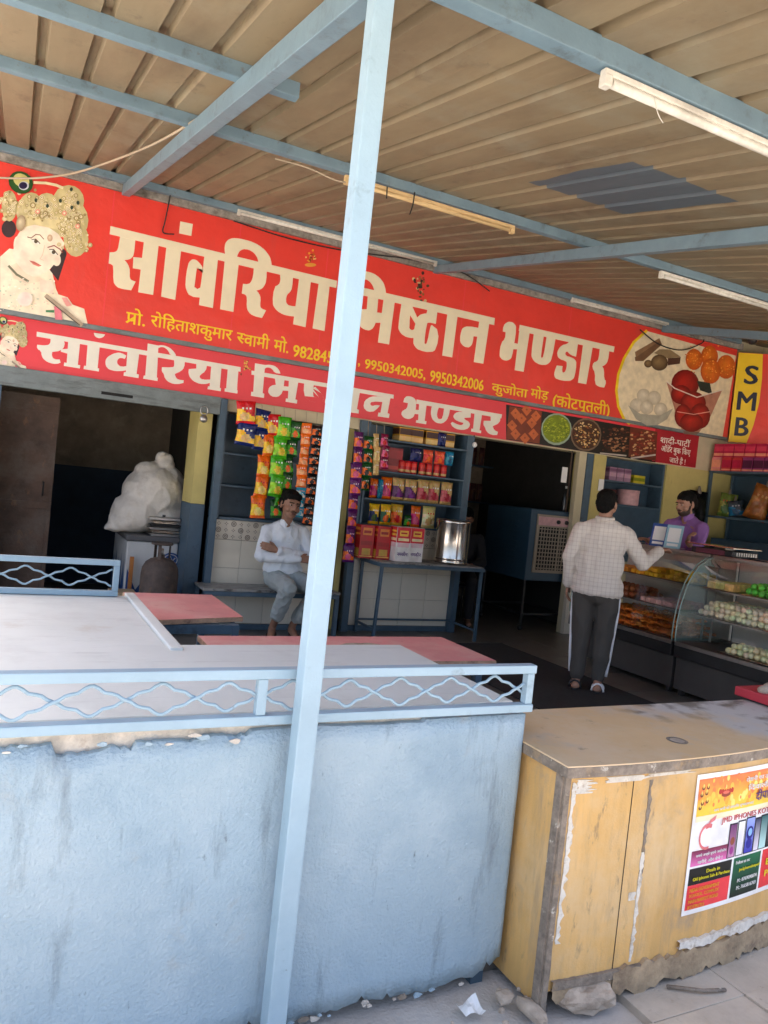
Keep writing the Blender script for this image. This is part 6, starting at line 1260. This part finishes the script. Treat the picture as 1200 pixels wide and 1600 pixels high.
# ================================================================ RIGHT RACK
rr_ = thing('shelf_rack', 'dark blue rack along the side wall with bags and pink boxes on top', 'rack', (8.4, 6.4, .008))
for y in (5.3, 7.0):
    for x in (8.2, 8.62): q = MB(); q.box(x, x+.035, y-.0175, y+.0175, .008, 2.16); q.build('upright', 'steel_blue', rr_, bevel=.002)
for z in (.5, 1.0, 1.56, 2.14): q = MB(); q.box(8.195, 8.66, 5.28, 7.02, z, z+.025); q.build('shelf', 'steel_blue', rr_, bevel=.002)
q = MB(); q.box(8.665, 8.68, 5.28, 7.02, .01, 2.16); q.build('back_panel', 'dark_blue', rr_)
MG = V((190, 30, 70)); MG2 = V((120, 24, 70)); SA = V((236, 150, 120))
for k in range(7):
    y = 6.93-k*.155
    carton('snack_box', 'pale pink carton at the end of the lower row on the side rack' if k < 1 else ('red carton in the lower row on the side rack beside the pale one' if k < 3 else 'plum coloured carton in the lower row on top of the side rack'), 'box', 8.30, y-.07, 2.166, .2, .14, .175, [(0, 1, V((228, 130, 130)) if k < 1 else (V((200, 60, 60)) if k < 3 else V((150, 60, 110)))), (.25, .8, SA if k < 1 else (MG if k < 3 else V((80, 24, 60)))), (.05, .15, SA)], 'cartons in the lower row on the side rack')
    carton('snack_box', 'bright pink carton in the upper row on top of the side rack', 'box', 8.30, y-.09, 2.342, .2, .145, .17, [(0, 1, MG), (.1, .3, SA), (.45, .8, V((220, 60, 90)))], 'cartons in the upper row on the side rack')
def bag(label, c, w, h, t_, des, rot):
    t = thing('snack_bag', label, 'bag', tuple(c)); o = packet('body', t, c, w, h, t_, des, 1, rot)
    top_ = Matrix.Translation(Vector(c)) @ Matrix.Rotation(rot[2], 4, 'Z') @ Matrix.Rotation(rot[1], 4, 'Y') @ Matrix.Rotation(rot[0], 4, 'X') @ Vector((0, 0, h))
    q = MB(); q.cap(top_-Vector((0, 0, .02)), top_+Vector((0, 0, .05)), w*.10, w*.05, 8, 3); q.build('tied_end', 'thin_bag_knot', t)
mat('thin_bag_knot', (.16, .13, .10), .4)
bag('bag of green and yellow packets on the side rack', (8.32, 6.80, 1.586), .22, .30, .16, 'bag_green', (0, .1, rad(-70)))
bag('bag of blue packets on the side rack', (8.30, 6.60, 1.586), .20, .22, .14, 'bag_blue', (0, -.2, rad(-60)))
bag('tall tan bag of snacks leaning on the side rack', (8.28, 6.36, 1.586), .27, .44, .2, 'bag_tan', (-.05, .28, rad(-65)))
bag('brown bag of snacks behind the tan one on the side rack', (8.34, 6.06, 1.586), .26, .40, .2, 'bag_brown', (-.05, .12, rad(-70)))
bag('black plastic bag hanging on the yellow wall behind the seller', (7.99, 6.98, 1.22), .34, .66, .10, 'bag_black', (0, .03, 0))
q = MB(); q.box(8.23, 8.6, 5.4, 6.9, 1.03, 1.3); tag(q.build('dark_crate', 'dark_blue', bevel=.004), 'dark crate on the middle shelf of the side rack', 'crate')
# ================================================================ PEOPLE
def frame_of(fwd, up=(0, 0, 1)):
    f = Vector(fwd).normalized(); r = f.cross(Vector(up)).normalized(); u = r.cross(f).normalized()
    return Matrix(((r.x, f.x, u.x), (r.y, f.y, u.y), (r.z, f.z, u.z)))      # columns: right, forward, up
def head_prims(q, c, R, s=1.0, beard=False):
    T = lambda x, y, z: Vector(c)+R @ Vector((x*s, y*s, z*s))
    E3 = lambda p_, r: q.ell(T(*p_), tuple(a*s for a in r), 20, 14, None, R)
    E3((0, -.012, .028), (.076, .096, .088)); E3((0, .018, -.028), (.062, .074, .080)); E3((0, .055, -.088), (.030, .028, .022)); E3((0, .072, .034), (.052, .020, .014)); E3((0, .03, -.07), (.05, .055, .045))
    q.cap(T(0, .086, .018), T(0, .105, -.022), .009*s, .0135*s); E3((.012, .094, -.026), (.010, .010, .008)); E3((-.012, .094, -.026), (.010, .010, .008))
    for k in (-1, 1): E3((k*.077, -.004, -.010), (.010, .020, .032)); E3((k*.042, .055, -.032), (.024, .028, .026))
    E3((0, .088, -.056), (.026, .011, .012))
def face_bits(parent, c, R, s=1.0, brow=True, stache=False, beard=False):
    T = lambda x, y, z: Vector(c)+R @ Vector((x*s, y*s, z*s))
    for k in (-1, 1):
        q = MB(); q.ell(T(k*.030, .0795, .006), (.0115*s, .008*s, .0055*s), 12, 8, None, R); ey = q.build('eye', 'eye_white', parent); q = MB(); q.ell(T(k*.030, .085, .006), (.0068*s, .004*s, .0062*s), 10, 6, None, R); q.build('iris', 'eye_dark', ey)
        q = MB(); q.cap(T(k*.014, .091, .026), T(k*.050, .080, .027), .0045*s, .003*s, 8, 3); q.build('eyebrow', 'hair', parent)
    q = MB(); q.ell(T(0, .098, -.056), (.023*s, .005*s, .0045*s), 12, 6, None, R); q.ell(T(0, .097, -.063), (.019*s, .005*s, .005*s), 12, 6, None, R); q.build('lips', 'lip', parent)
    if stache: q = MB(); q.cap(T(-.026, .092, -.049), T(0, .103, -.042), .0035*s, .0055*s, 8, 3); q.cap(T(0, .103, -.042), T(.026, .092, -.049), .0055*s, .0035*s, 8, 3); q.build('moustache', 'beard', parent)
    if beard:
        q = MB(); q.ell(T(0, .034, -.075), (.060*s, .060*s, .044*s), 18, 12, None, R); q.ell(T(0, .055, -.095), (.034*s, .030*s, .022*s), 14, 8, None, R)
        for k in (-1, 1): q.cap(T(k*.064, .015, -.02), T(k*.055, .03, -.06), .010*s, .014*s)
        o = q.build('beard', 'beard', parent); remesh(o, .006, 4)
def hair_part(parent, c, R, s=1.0, fringe=True):
    T = lambda x, y, z: Vector(c)+R @ Vector((x*s, y*s, z*s)); q = MB()
    for p_, r in (((0, -.018, .054), (.0815, .0965, .074)), ((0, -.048, .012), (.079, .070, .076)), ((0, -.072, -.035), (.06, .036, .045))): q.ell(T(*p_), tuple(a*s for a in r), 20, 14, None, R)
    if fringe: q.ell(T(0, .048, .082), (.066*s, .040*s, .030*s), 16, 10, None, R); q.ell(T(-.02, .068, .070), (.04*s, .022*s, .018*s), 14, 8, None, R)
    for k in (-1, 1): q.cap(T(k*.075, .012, .03), T(k*.076, .01, -.012), .010*s, .006*s)
    o = q.build('hair', 'hair', parent); remesh(o, .006, 2, .5, wrinkle(.006, 45)); return o
def hand(q, w, d, n, side, curl=.5, s=1.0):
    """palm and five fingers; d = direction of the hand, n = back of the hand, side = +1 thumb on d x n side"""
    d, n = Vector(d).normalized(), Vector(n).normalized(); l = d.cross(n).normalized()*side; n = l.cross(d).normalized()*side; w = Vector(w)
    for k in (-1.5, -.5, .5, 1.5): q.cap(w+l*(k*.009*s), w+d*(.082*s)+l*(k*.019*s), .015*s, .0115*s, 8, 3)
    for k, L in ((1.5, .070), (.5, .080), (-.5, .075), (-1.5, .058)):
        a = w+d*(.082*s)+l*(k*.0195*s); c1 = curl*.6; d1 = (d*math.cos(c1)-n*math.sin(c1)); b = a+d1*(L*.45*s); d2 = (d*math.cos(c1*2.2)-n*math.sin(c1*2.2)); c_ = b+d2*(L*.32*s); d3 = (d*math.cos(c1*3.1)-n*math.sin(c1*3.1)); e = c_+d3*(L*.23*s)
        q.cap(a, b, .0095*s, .0088*s, 8, 3); q.cap(b, c_, .0088*s, .008*s, 8, 3); q.cap(c_, e, .008*s, .0068*s, 8, 3)
    a = w+d*(.022*s)+l*(.024*s); b = a+(d*.75+l*.65-n*.25).normalized()*(.038*s); c_ = b+(d*.95+l*.15-n*.25).normalized()*(.030*s); q.cap(a, b, .014*s, .011*s, 8, 3); q.cap(b, c_, .0105*s, .0085*s, 8, 3)
def set_fab(ob, M):
    me = ob.data; at = me.attributes.new('Fab', 'FLOAT_VECTOR', 'POINT'); Mi = M.inverted(); og = Vector(ORG.get(ob.parent.name, (0, 0, 0))) if ob.parent else Vector((0, 0, 0)); arr = []
    for v in me.vertices: arr += list(Mi @ (v.co+og))
    at.data.foreach_set('vector', arr)
def folds(amp, f, st, amp2=.004, f2=16): return wrinkle(amp, f, amp2, f2, st)

# ---- man sitting on the bench with crossed arms
pr = thing('person', 'man in a white shirt and pale jeans sitting on the bench with arms crossed', 'person', (2.43, 6.75, .0))
hc = Vector((2.405, 6.715, 1.255)); HR = frame_of((.10, -1, -.10), (.10, 0, 1)); hs = 1.12
shR, shL = (2.245, 6.83, .985), (2.60, 6.83, .99); elR, elL = (2.165, 6.70, .765), (2.665, 6.70, .765); wrR, wrL = (2.50, 6.585, .765), (2.275, 6.60, .835)
hpR, hpL = (2.345, 6.80, .555), (2.515, 6.80, .555); knR, knL = (2.345, 6.385, .525), (2.665, 6.42, .52); anR, anL = (2.335, 6.66, .135), (2.52, 6.64, .15)
q = MB(); head_prims(q, hc, HR, hs); q.cap((2.415, 6.80, 1.05), (2.41, 6.765, 1.19), .056, .052)
q.ell((2.42, 6.83, .92), (.15, .085, .17)); q.ell((2.43, 6.84, .65), (.13, .09, .14))
for a, b, c in ((shR, elR, wrR), (shL, elL, wrL)): q.cap(a, b, .042, .036); q.cap(b, c, .034, .026)
q.cap((2.3, 6.84, .97), (2.54, 6.84, .97), .045, .045)
for h, k, a in ((hpR, knR, anR), (hpL, knL, anL)): q.cap(h, k, .06, .045); q.cap(k, a, .045, .034)
q.cap(hpR, hpL, .06, .06)
hand(q, wrR, (1, .0, .02), (0, -1, .35), -1, .45); hand(q, wrL, (-1, .0, .30), (0, -1, .2), 1, .35)
for an, toe in ((anR, Vector((2.275, 6.53, .052))), (anL, Vector((2.50, 6.50, .060)))):
    an = Vector(an); d = (toe-an); q.cap(an+Vector((0, .03, -.06)), an, .036, .033); q.cap(an+Vector((0, .02, -.055)), toe, .036, .032); lat = Vector((d.y, -d.x, 0)).normalized()
    for k in range(5): q.cap(toe+lat*((k-2)*.014), toe+d.normalized()*.035+lat*((k-2)*.017)-Vector((0, 0, .008)), .011, .009-.0008*abs(k-0), 8, 3)
o = q.build('body', 'skin_a', pr); remesh(o, .0052, 3, .4)
face_bits(pr, hc, HR, hs, stache=True); hair_part(pr, hc, HR, hs)
q = MB(); q.ell((2.42, 6.83, .93), (.185, .125, .16), 24, 16); q.ell((2.42, 6.82, .76), (.185, .135, .17), 24, 16); q.ell((2.43, 6.82, .645), (.195, .150, .095), 24, 14); q.cap((2.41, 6.82, 1.062), (2.255, 6.83, .985), .056, .060); q.cap((2.41, 6.82, 1.062), (2.59, 6.83, .99), .056, .060)
for a, b, c in ((shR, elR, wrR), (shL, elL, wrL)): q.cap(a, b, .066, .058); c2 = Vector(b).lerp(Vector(c), .93); q.cap(b, c2, .057, .042)
o = shirt = q.build('shirt', 'shirt_white', pr); remesh(o, .008, 9, .5, folds(.012, 13, (1, 1, .7), .003, 30))
# collar
q = MB(); col_c = Vector((2.412, 6.79, 1.098))
for sgn in (-1, 1): q.add([col_c+Vector((sgn*.055, .01, .012)), col_c+Vector((sgn*.075, -.015, -.03)), col_c+Vector((sgn*.035, -.085, -.065)), col_c+Vector((sgn*.012, -.070, -.03)), col_c+Vector((sgn*.045, -.045, .012))], [(0, 1, 2, 3, 4)]); 
q.v += [(a, b+.004, c) for a, b, c in q.v]; q.f += [tuple(i+10 for i in reversed(f)) for f in q.f]; q.c += [None]*2; q.sm += [False]*2
q.build('collar', 'shirt_white', shirt)
q = MB()
for k in range(4): q.ell((2.422, 6.697-.004*k+.012*(k > 2), 1.0-.05*k), (.005, .003, .005), 8, 5)
q.build('button', 'white_paper', shirt)
q = MB(); q.ell((2.43, 6.82, .585), (.185, .15, .105), 24, 14)
for h, k, a, cf in ((hpR, knR, anR, .72), (hpL, knL, anL, .80)): q.cap(h, k, .098, .078); q.cap(k, Vector(k).lerp(Vector(a), cf), .076, .066)
o = q.build('trousers', 'jeans_light', pr); remesh(o, .008, 5, .5, folds(.012, 14, (1, 1, 1), .003, 30))
for an, toe in ((anR, Vector((2.275, 6.53, .052))), (anL, Vector((2.50, 6.50, .060)))):
    sd = MB(); an = Vector(an); d = (toe-an); h = Vector((d.x, d.y, 0)).normalized(); lat = Vector((h.y, -h.x, 0)); o_ = []
    for t_ in np.linspace(0, 2*math.pi, 19)[:-1]: pt = an.lerp(toe, .55)+h*(math.cos(t_)*.125)+lat*(math.sin(t_)*(.046+.006*math.cos(t_))); f_ = (pt-an).dot(h); o_.append(Vector((pt.x, pt.y, .058-.10*max(-.05, f_-.04)+.012)))
    n = len(o_); sd.add([p_-Vector((0, 0, .022)) for p_ in o_]+[p_ for p_ in o_], [tuple(reversed(range(n))), tuple(range(n, 2*n))]+[(i, (i+1) % n, n+(i+1) % n, n+i) for i in range(n)]); sd.build('sandal', 'sandal', pr)

# ---- customer, back to the street
M = Matrix.Translation((4.43, 4.77, .0)) @ Matrix.Rotation(rad(-44), 4, 'Z'); L_ = lambda x, y, z: M @ Vector((x, y, z))
pr = thing('person', 'man in a checked shirt and dark track pants standing at the display case', 'person', (4.43, 4.77, .0))
hc = L_(0, .02, 1.553); HR = frame_of((M.to_3x3() @ Vector((.25, 1, -.10))), (0, 0, 1))
shR, shL, elR, elL, wrR, wrL = L_(.178, 0, 1.322), L_(-.178, 0, 1.322), L_(.335, .10, 1.10), L_(-.245, -.03, 1.085), L_(.46, .30, 1.215), L_(-.235, .04, .86)
q = MB(); head_prims(q, hc, HR); q.cap(L_(0, .02, 1.37), L_(0, .012, 1.47), .050, .055); q.ell(L_(0, .01, 1.2), (.13, .07, .18), 20, 12, None, M.to_3x3()); q.ell(L_(0, 0, .95), (.12, .08, .15), 20, 12, None, M.to_3x3()); q.cap(shL, shR, .05, .05)
for a, b, c in ((shR, elR, wrR), (shL, elL, wrL)): q.cap(a, b, .04, .035); q.cap(b, c, .033, .025)
for k in (-1, 1):
    q.cap(L_(k*.09, 0, .86), L_(k*.09, .01, .47), .065, .05); q.cap(L_(k*.09, .01, .47), L_(k*.085, -.02, .09), .045, .034); q.cap(L_(k*.085, -.045, .045), L_(k*.10, .085, .036), .036, .033)
    for t_ in range(5): q.cap(L_(k*.10+(t_-2)*.016, .10, .034), L_(k*.10+(t_-2)*.018, .135, .030), .011, .009, 8, 3)
hand(q, wrR, M.to_3x3() @ Vector((.55, .8, .15)), (0, 0, 1), -1, .5); hand(q, wrL, M.to_3x3() @ Vector((-.05, .12, -1)), M.to_3x3() @ Vector((-1, 0, 0)), 1, .55)
o = q.build('body', 'skin_b', pr); remesh(o, .0055, 3, .4); hair_part(pr, hc, HR, 1.0, True); face_bits(pr, hc, HR)
q = MB(); R3 = M.to_3x3()
for p_, r in (((0, .005, 1.22), (.19, .12, .15)), ((0, .0, 1.05), (.195, .135, .2)), ((0, .0, .90), (.205, .145, .13)), ((0, .0, .84), (.21, .15, .075))): q.ell(L_(*p_), r, 26, 16, None, R3)
q.ell(L_(0, -.012, 1.345), (.13, .088, .085), 22, 12, None, R3); q.cap(L_(0, -.005, 1.405), L_(.165, 0, 1.325), .056, .062); q.cap(L_(0, -.005, 1.405), L_(-.165, 0, 1.325), .056, .062)
q.cap(shR, elR, .068, .060); q.cap(elR, elR.lerp(wrR, .92), .060, .046); q.cap(shL, elL, .068, .060); q.cap(elL, elL.lerp(wrL, .93), .058, .046)
o = shirt = q.build('shirt', 'shirt_check', pr); remesh(o, .008, 8, .5, folds(.012, 11, (1, 1, .55), .003, 26)); set_fab(o, M)
q = MB(); q.tube([L_(.062*math.cos(t_), -.008+.056*math.sin(t_), 1.44+.008*math.sin(t_)) for t_ in np.linspace(0, 2*math.pi, 21)[:-1]], .017, 8, closed=True); o = q.build('collar', 'shirt_check', shirt); set_fab(o, M)
q = MB(); q.ell(L_(0, -.01, .83), (.175, .13, .11), 24, 14, None, R3)
for k in (-1, 1): q.cap(L_(k*.088, -.01, .82), L_(k*.092, .01, .47), .100, .078); q.cap(L_(k*.092, .01, .47), L_(k*.085, -.01, .14), .076, .056)
o = trs = q.build('trousers', 'track_dark', pr); remesh(o, .008, 5, .5, folds(.014, 7, (1, 1, .5), .004, 18))
for k in (-1, 1):
    q = MB(); pts = [L_(k*(.088+.094), -.012, .80), L_(k*(.09+.091), -.006, .64), L_(k*(.092+.077), .006, .47), L_(k*(.089+.069), 0, .30), L_(k*(.086+.057), -.01, .15)]; pp_ = []
    for i in range(len(pts)-1): pp_ += [pts[i].lerp(pts[i+1], t_/3) for t_ in range(3)]
    q.tube(pp_+[pts[-1]], .013, 8); q.build('side_stripe', 'stripe_white', trs)
    sd = MB(); ol = [L_(k*.092+.048*math.sin(t_), .035+.142*math.cos(t_), 0) for t_ in np.linspace(0, 2*math.pi, 21)[:-1]]; n = 20; sd.add([p_+Vector((0, 0, .018)) for p_ in ol]+[p_+Vector((0, 0, .034)) for p_ in ol], [tuple(reversed(range(n))), tuple(range(n, 2*n))]+[(i, (i+1) % n, n+(i+1) % n, n+i) for i in range(n)]); sn = sd.build('sandal', 'black_metal', pr)
    q = MB()
    for yy, hh in ((-.05, .09), (.06, .075)): q.tube([L_(k*.092+.047*math.cos(t_), yy, .03+(hh-.03)*math.sin(t_)) for t_ in np.linspace(0, math.pi, 9)], .009, 6)
    q.build('strap', 'stripe_white' if k > 0 else 'black_metal', sn)

# ---- seller behind the counter
q = MB(); q.box(5.96, 6.5, 4.9, 6.0, .008, .09); tag(q.build('floor_platform', 'worn_edge'), 'low platform behind the display case under the seller', 'platform')
B3 = Vector((6.20, 5.50, .09)); F3 = Vector((-1.0, -.12, 0)).normalized(); ang = math.atan2(-F3.x, F3.y); M = Matrix.Translation(B3) @ Matrix.Rotation(ang, 4, 'Z'); L_ = lambda x, y, z: M @ Vector((x, y, z)); R3 = M.to_3x3()
pr = thing('person', 'bearded man in a purple shirt standing behind the display case', 'person', tuple(B3))
hc = L_(0, .06, 1.565); HR = frame_of(R3 @ Vector((.15, 1, -.28)), (0, 0, 1)); hs = 1.04
shR, shL = L_(.18, .02, 1.33), L_(-.18, .02, 1.33); elR, elL = L_(.26, .14, 1.12), L_(-.25, .18, 1.10); wrR, wrL = L_(.14, .40, 1.16), Vector((5.80, 5.12, 1.29))
q = MB(); head_prims(q, hc, HR, hs); q.cap(L_(0, .0, 1.37), L_(0, .04, 1.48), .06, .057); q.ell(L_(0, .01, 1.2), (.13, .07, .18), 20, 12, None, R3); q.ell(L_(0, 0, .95), (.12, .08, .15), 20, 12, None, R3); q.cap(shL, shR, .05, .05)
for a, b, c in ((shR, elR, wrR), (shL, elL, wrL)): q.cap(a, b, .042, .036); q.cap(b, c, .034, .026)
for k in (-1, 1): q.cap(L_(k*.09, 0, .87), L_(k*.09, .01, .47), .07, .05); q.cap(L_(k*.09, .01, .47), L_(k*.09, -.01, .06), .045, .036); q.cap(L_(k*.09, -.04, .04), L_(k*.10, .12, .036), .036, .03)
hand(q, wrR, (-.8, -.1, .2), (0, 0, 1), -1, .5); hand(q, wrL, (-.35, -.5, .7), (-.5, .5, .6), 1, .7)
o = q.build('body', 'skin_b', pr); remesh(o, .0055, 3, .4); hair_part(pr, hc, HR, hs, False); face_bits(pr, hc, HR, hs, stache=True, beard=True)
q = MB()
for p_, r in (((0, .01, 1.22), (.195, .125, .155)), ((0, .02, 1.05), (.195, .145, .2)), ((0, .01, .90), (.20, .15, .12))): q.ell(L_(*p_), r, 26, 16, None, R3)
q.cap(L_(0, 0, 1.41), L_(.17, .01, 1.33), .060, .064); q.cap(L_(0, 0, 1.41), L_(-.17, .01, 1.33), .060, .064)
for a, b, c in ((shR, elR, wrR), (shL, elL, wrL)): q.cap(a, b, .070, .062); q.cap(b, b.lerp(c, .55), .062, .054)
o = shirt = q.build('shirt', 'shirt_purple', pr); remesh(o, .008, 8, .5, folds(.011, 11, (1, 1, .6), .003, 26))
q = MB()
for sgn in (-1, 1):
    v = [L_(sgn*.06, -.01, 1.475), L_(sgn*.082, .03, 1.435), L_(sgn*.045, .115, 1.385), L_(sgn*.012, .10, 1.425), L_(sgn*.05, .06, 1.47)]; q.add(v+[p_+Vector((0, 0, -.005)) for p_ in v], [(0, 1, 2, 3, 4), (9, 8, 7, 6, 5)]+[(i, (i+1) % 5, 5+(i+1) % 5, 5+i) for i in range(5)])
q.build('collar', 'shirt_purple', shirt)
q = MB(); q.ell(L_(0, 0, .85), (.18, .13, .11), 20, 12, None, R3)
for k in (-1, 1): q.cap(L_(k*.088, 0, .83), L_(k*.092, .01, .47), .1, .078); q.cap(L_(k*.092, .01, .47), L_(k*.09, -.01, .1), .076, .06)
o = q.build('trousers', 'dark_cloth', pr); remesh(o, .010, 4)

# ---- dim figure bending in the dark middle room
B4 = Vector((5.02, 7.75, .006)); M = Matrix.Translation(B4) @ Matrix.Rotation(rad(150), 4, 'Z'); L_ = lambda x, y, z: M @ Vector((x, y, z)); R3 = M.to_3x3()
pr = thing('person', 'dim person in dark clothes sitting in the dark doorway behind the steel drum', 'person', tuple(B4))
hc = L_(0, .10, 1.24); HR = frame_of(R3 @ Vector((.1, 1, -.45))); hs = .97
q = MB(); head_prims(q, hc, HR, hs); q.cap(L_(0, 0, 1.02), L_(0, .06, 1.16), .056, .052); q.ell(L_(0, -.02, .88), (.13, .07, .16), 20, 12, None, R3); q.ell(L_(0, -.05, .62), (.12, .08, .13), 20, 12, None, R3)
sh = [L_(k*.18, 0, .99) for k in (-1, 1)]; el = [L_(k*.23, .12, .73) for k in (-1, 1)]; wr = [L_(k*.09, .33, .70) for k in (-1, 1)]
q.cap(sh[0], sh[1], .05, .05)
for i in (0, 1):
    k = (-1, 1)[i]; q.cap(sh[i], el[i], .042, .036); q.cap(el[i], wr[i], .034, .026); hand(q, wr[i], R3 @ Vector((-k*.3, .9, .0)), (0, 0, 1), -k, .6); q.cap(L_(k*.09, -.04, .54), L_(k*.12, .38, .52), .06, .046); q.cap(L_(k*.12, .38, .52), L_(k*.12, .34, .09), .046, .036); q.cap(L_(k*.12, .32, .045), L_(k*.13, .47, .036), .036, .03)
o = q.build('body', 'skin_a', pr); remesh(o, .0065, 3, .4); hair_part(pr, hc, HR, hs, True); face_bits(pr, hc, HR, hs)
q = MB(); q.ell(L_(0, -.02, .88), (.185, .125, .18), 20, 14, None, R3); q.ell(L_(0, -.04, .66), (.18, .14, .15), 20, 14, None, R3); q.cap(L_(-.15, 0, .985), L_(.15, 0, .985), .072, .072)
for i in (0, 1): q.cap(sh[i], el[i], .07, .06); q.cap(el[i], el[i].lerp(wr[i], .8), .058, .045)
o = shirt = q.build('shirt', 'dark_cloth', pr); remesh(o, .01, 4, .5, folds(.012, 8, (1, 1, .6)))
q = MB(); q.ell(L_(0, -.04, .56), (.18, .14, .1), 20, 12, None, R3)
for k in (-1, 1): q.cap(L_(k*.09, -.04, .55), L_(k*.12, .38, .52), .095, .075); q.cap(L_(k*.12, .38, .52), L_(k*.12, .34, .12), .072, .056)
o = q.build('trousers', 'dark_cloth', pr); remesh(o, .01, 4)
st = thing('stool', 'small dark stool under the person in the dark doorway', 'stool', tuple(B4)); c = L_(0, -.06, 0); q = MB(); q.lathe([(.001, .41), (.17, .41), (.17, .44), (.001, .44)], (c.x, c.y, 0), 20); q.build('seat', 'black_metal', st)
for a in (.6, 2.2, 3.8, 5.3): q = MB(); q.tube([(c.x+.12*math.cos(a), c.y+.12*math.sin(a), .409), (c.x+.16*math.cos(a), c.y+.16*math.sin(a), .008)], .012, 8); q.build('leg', 'black_metal', st)
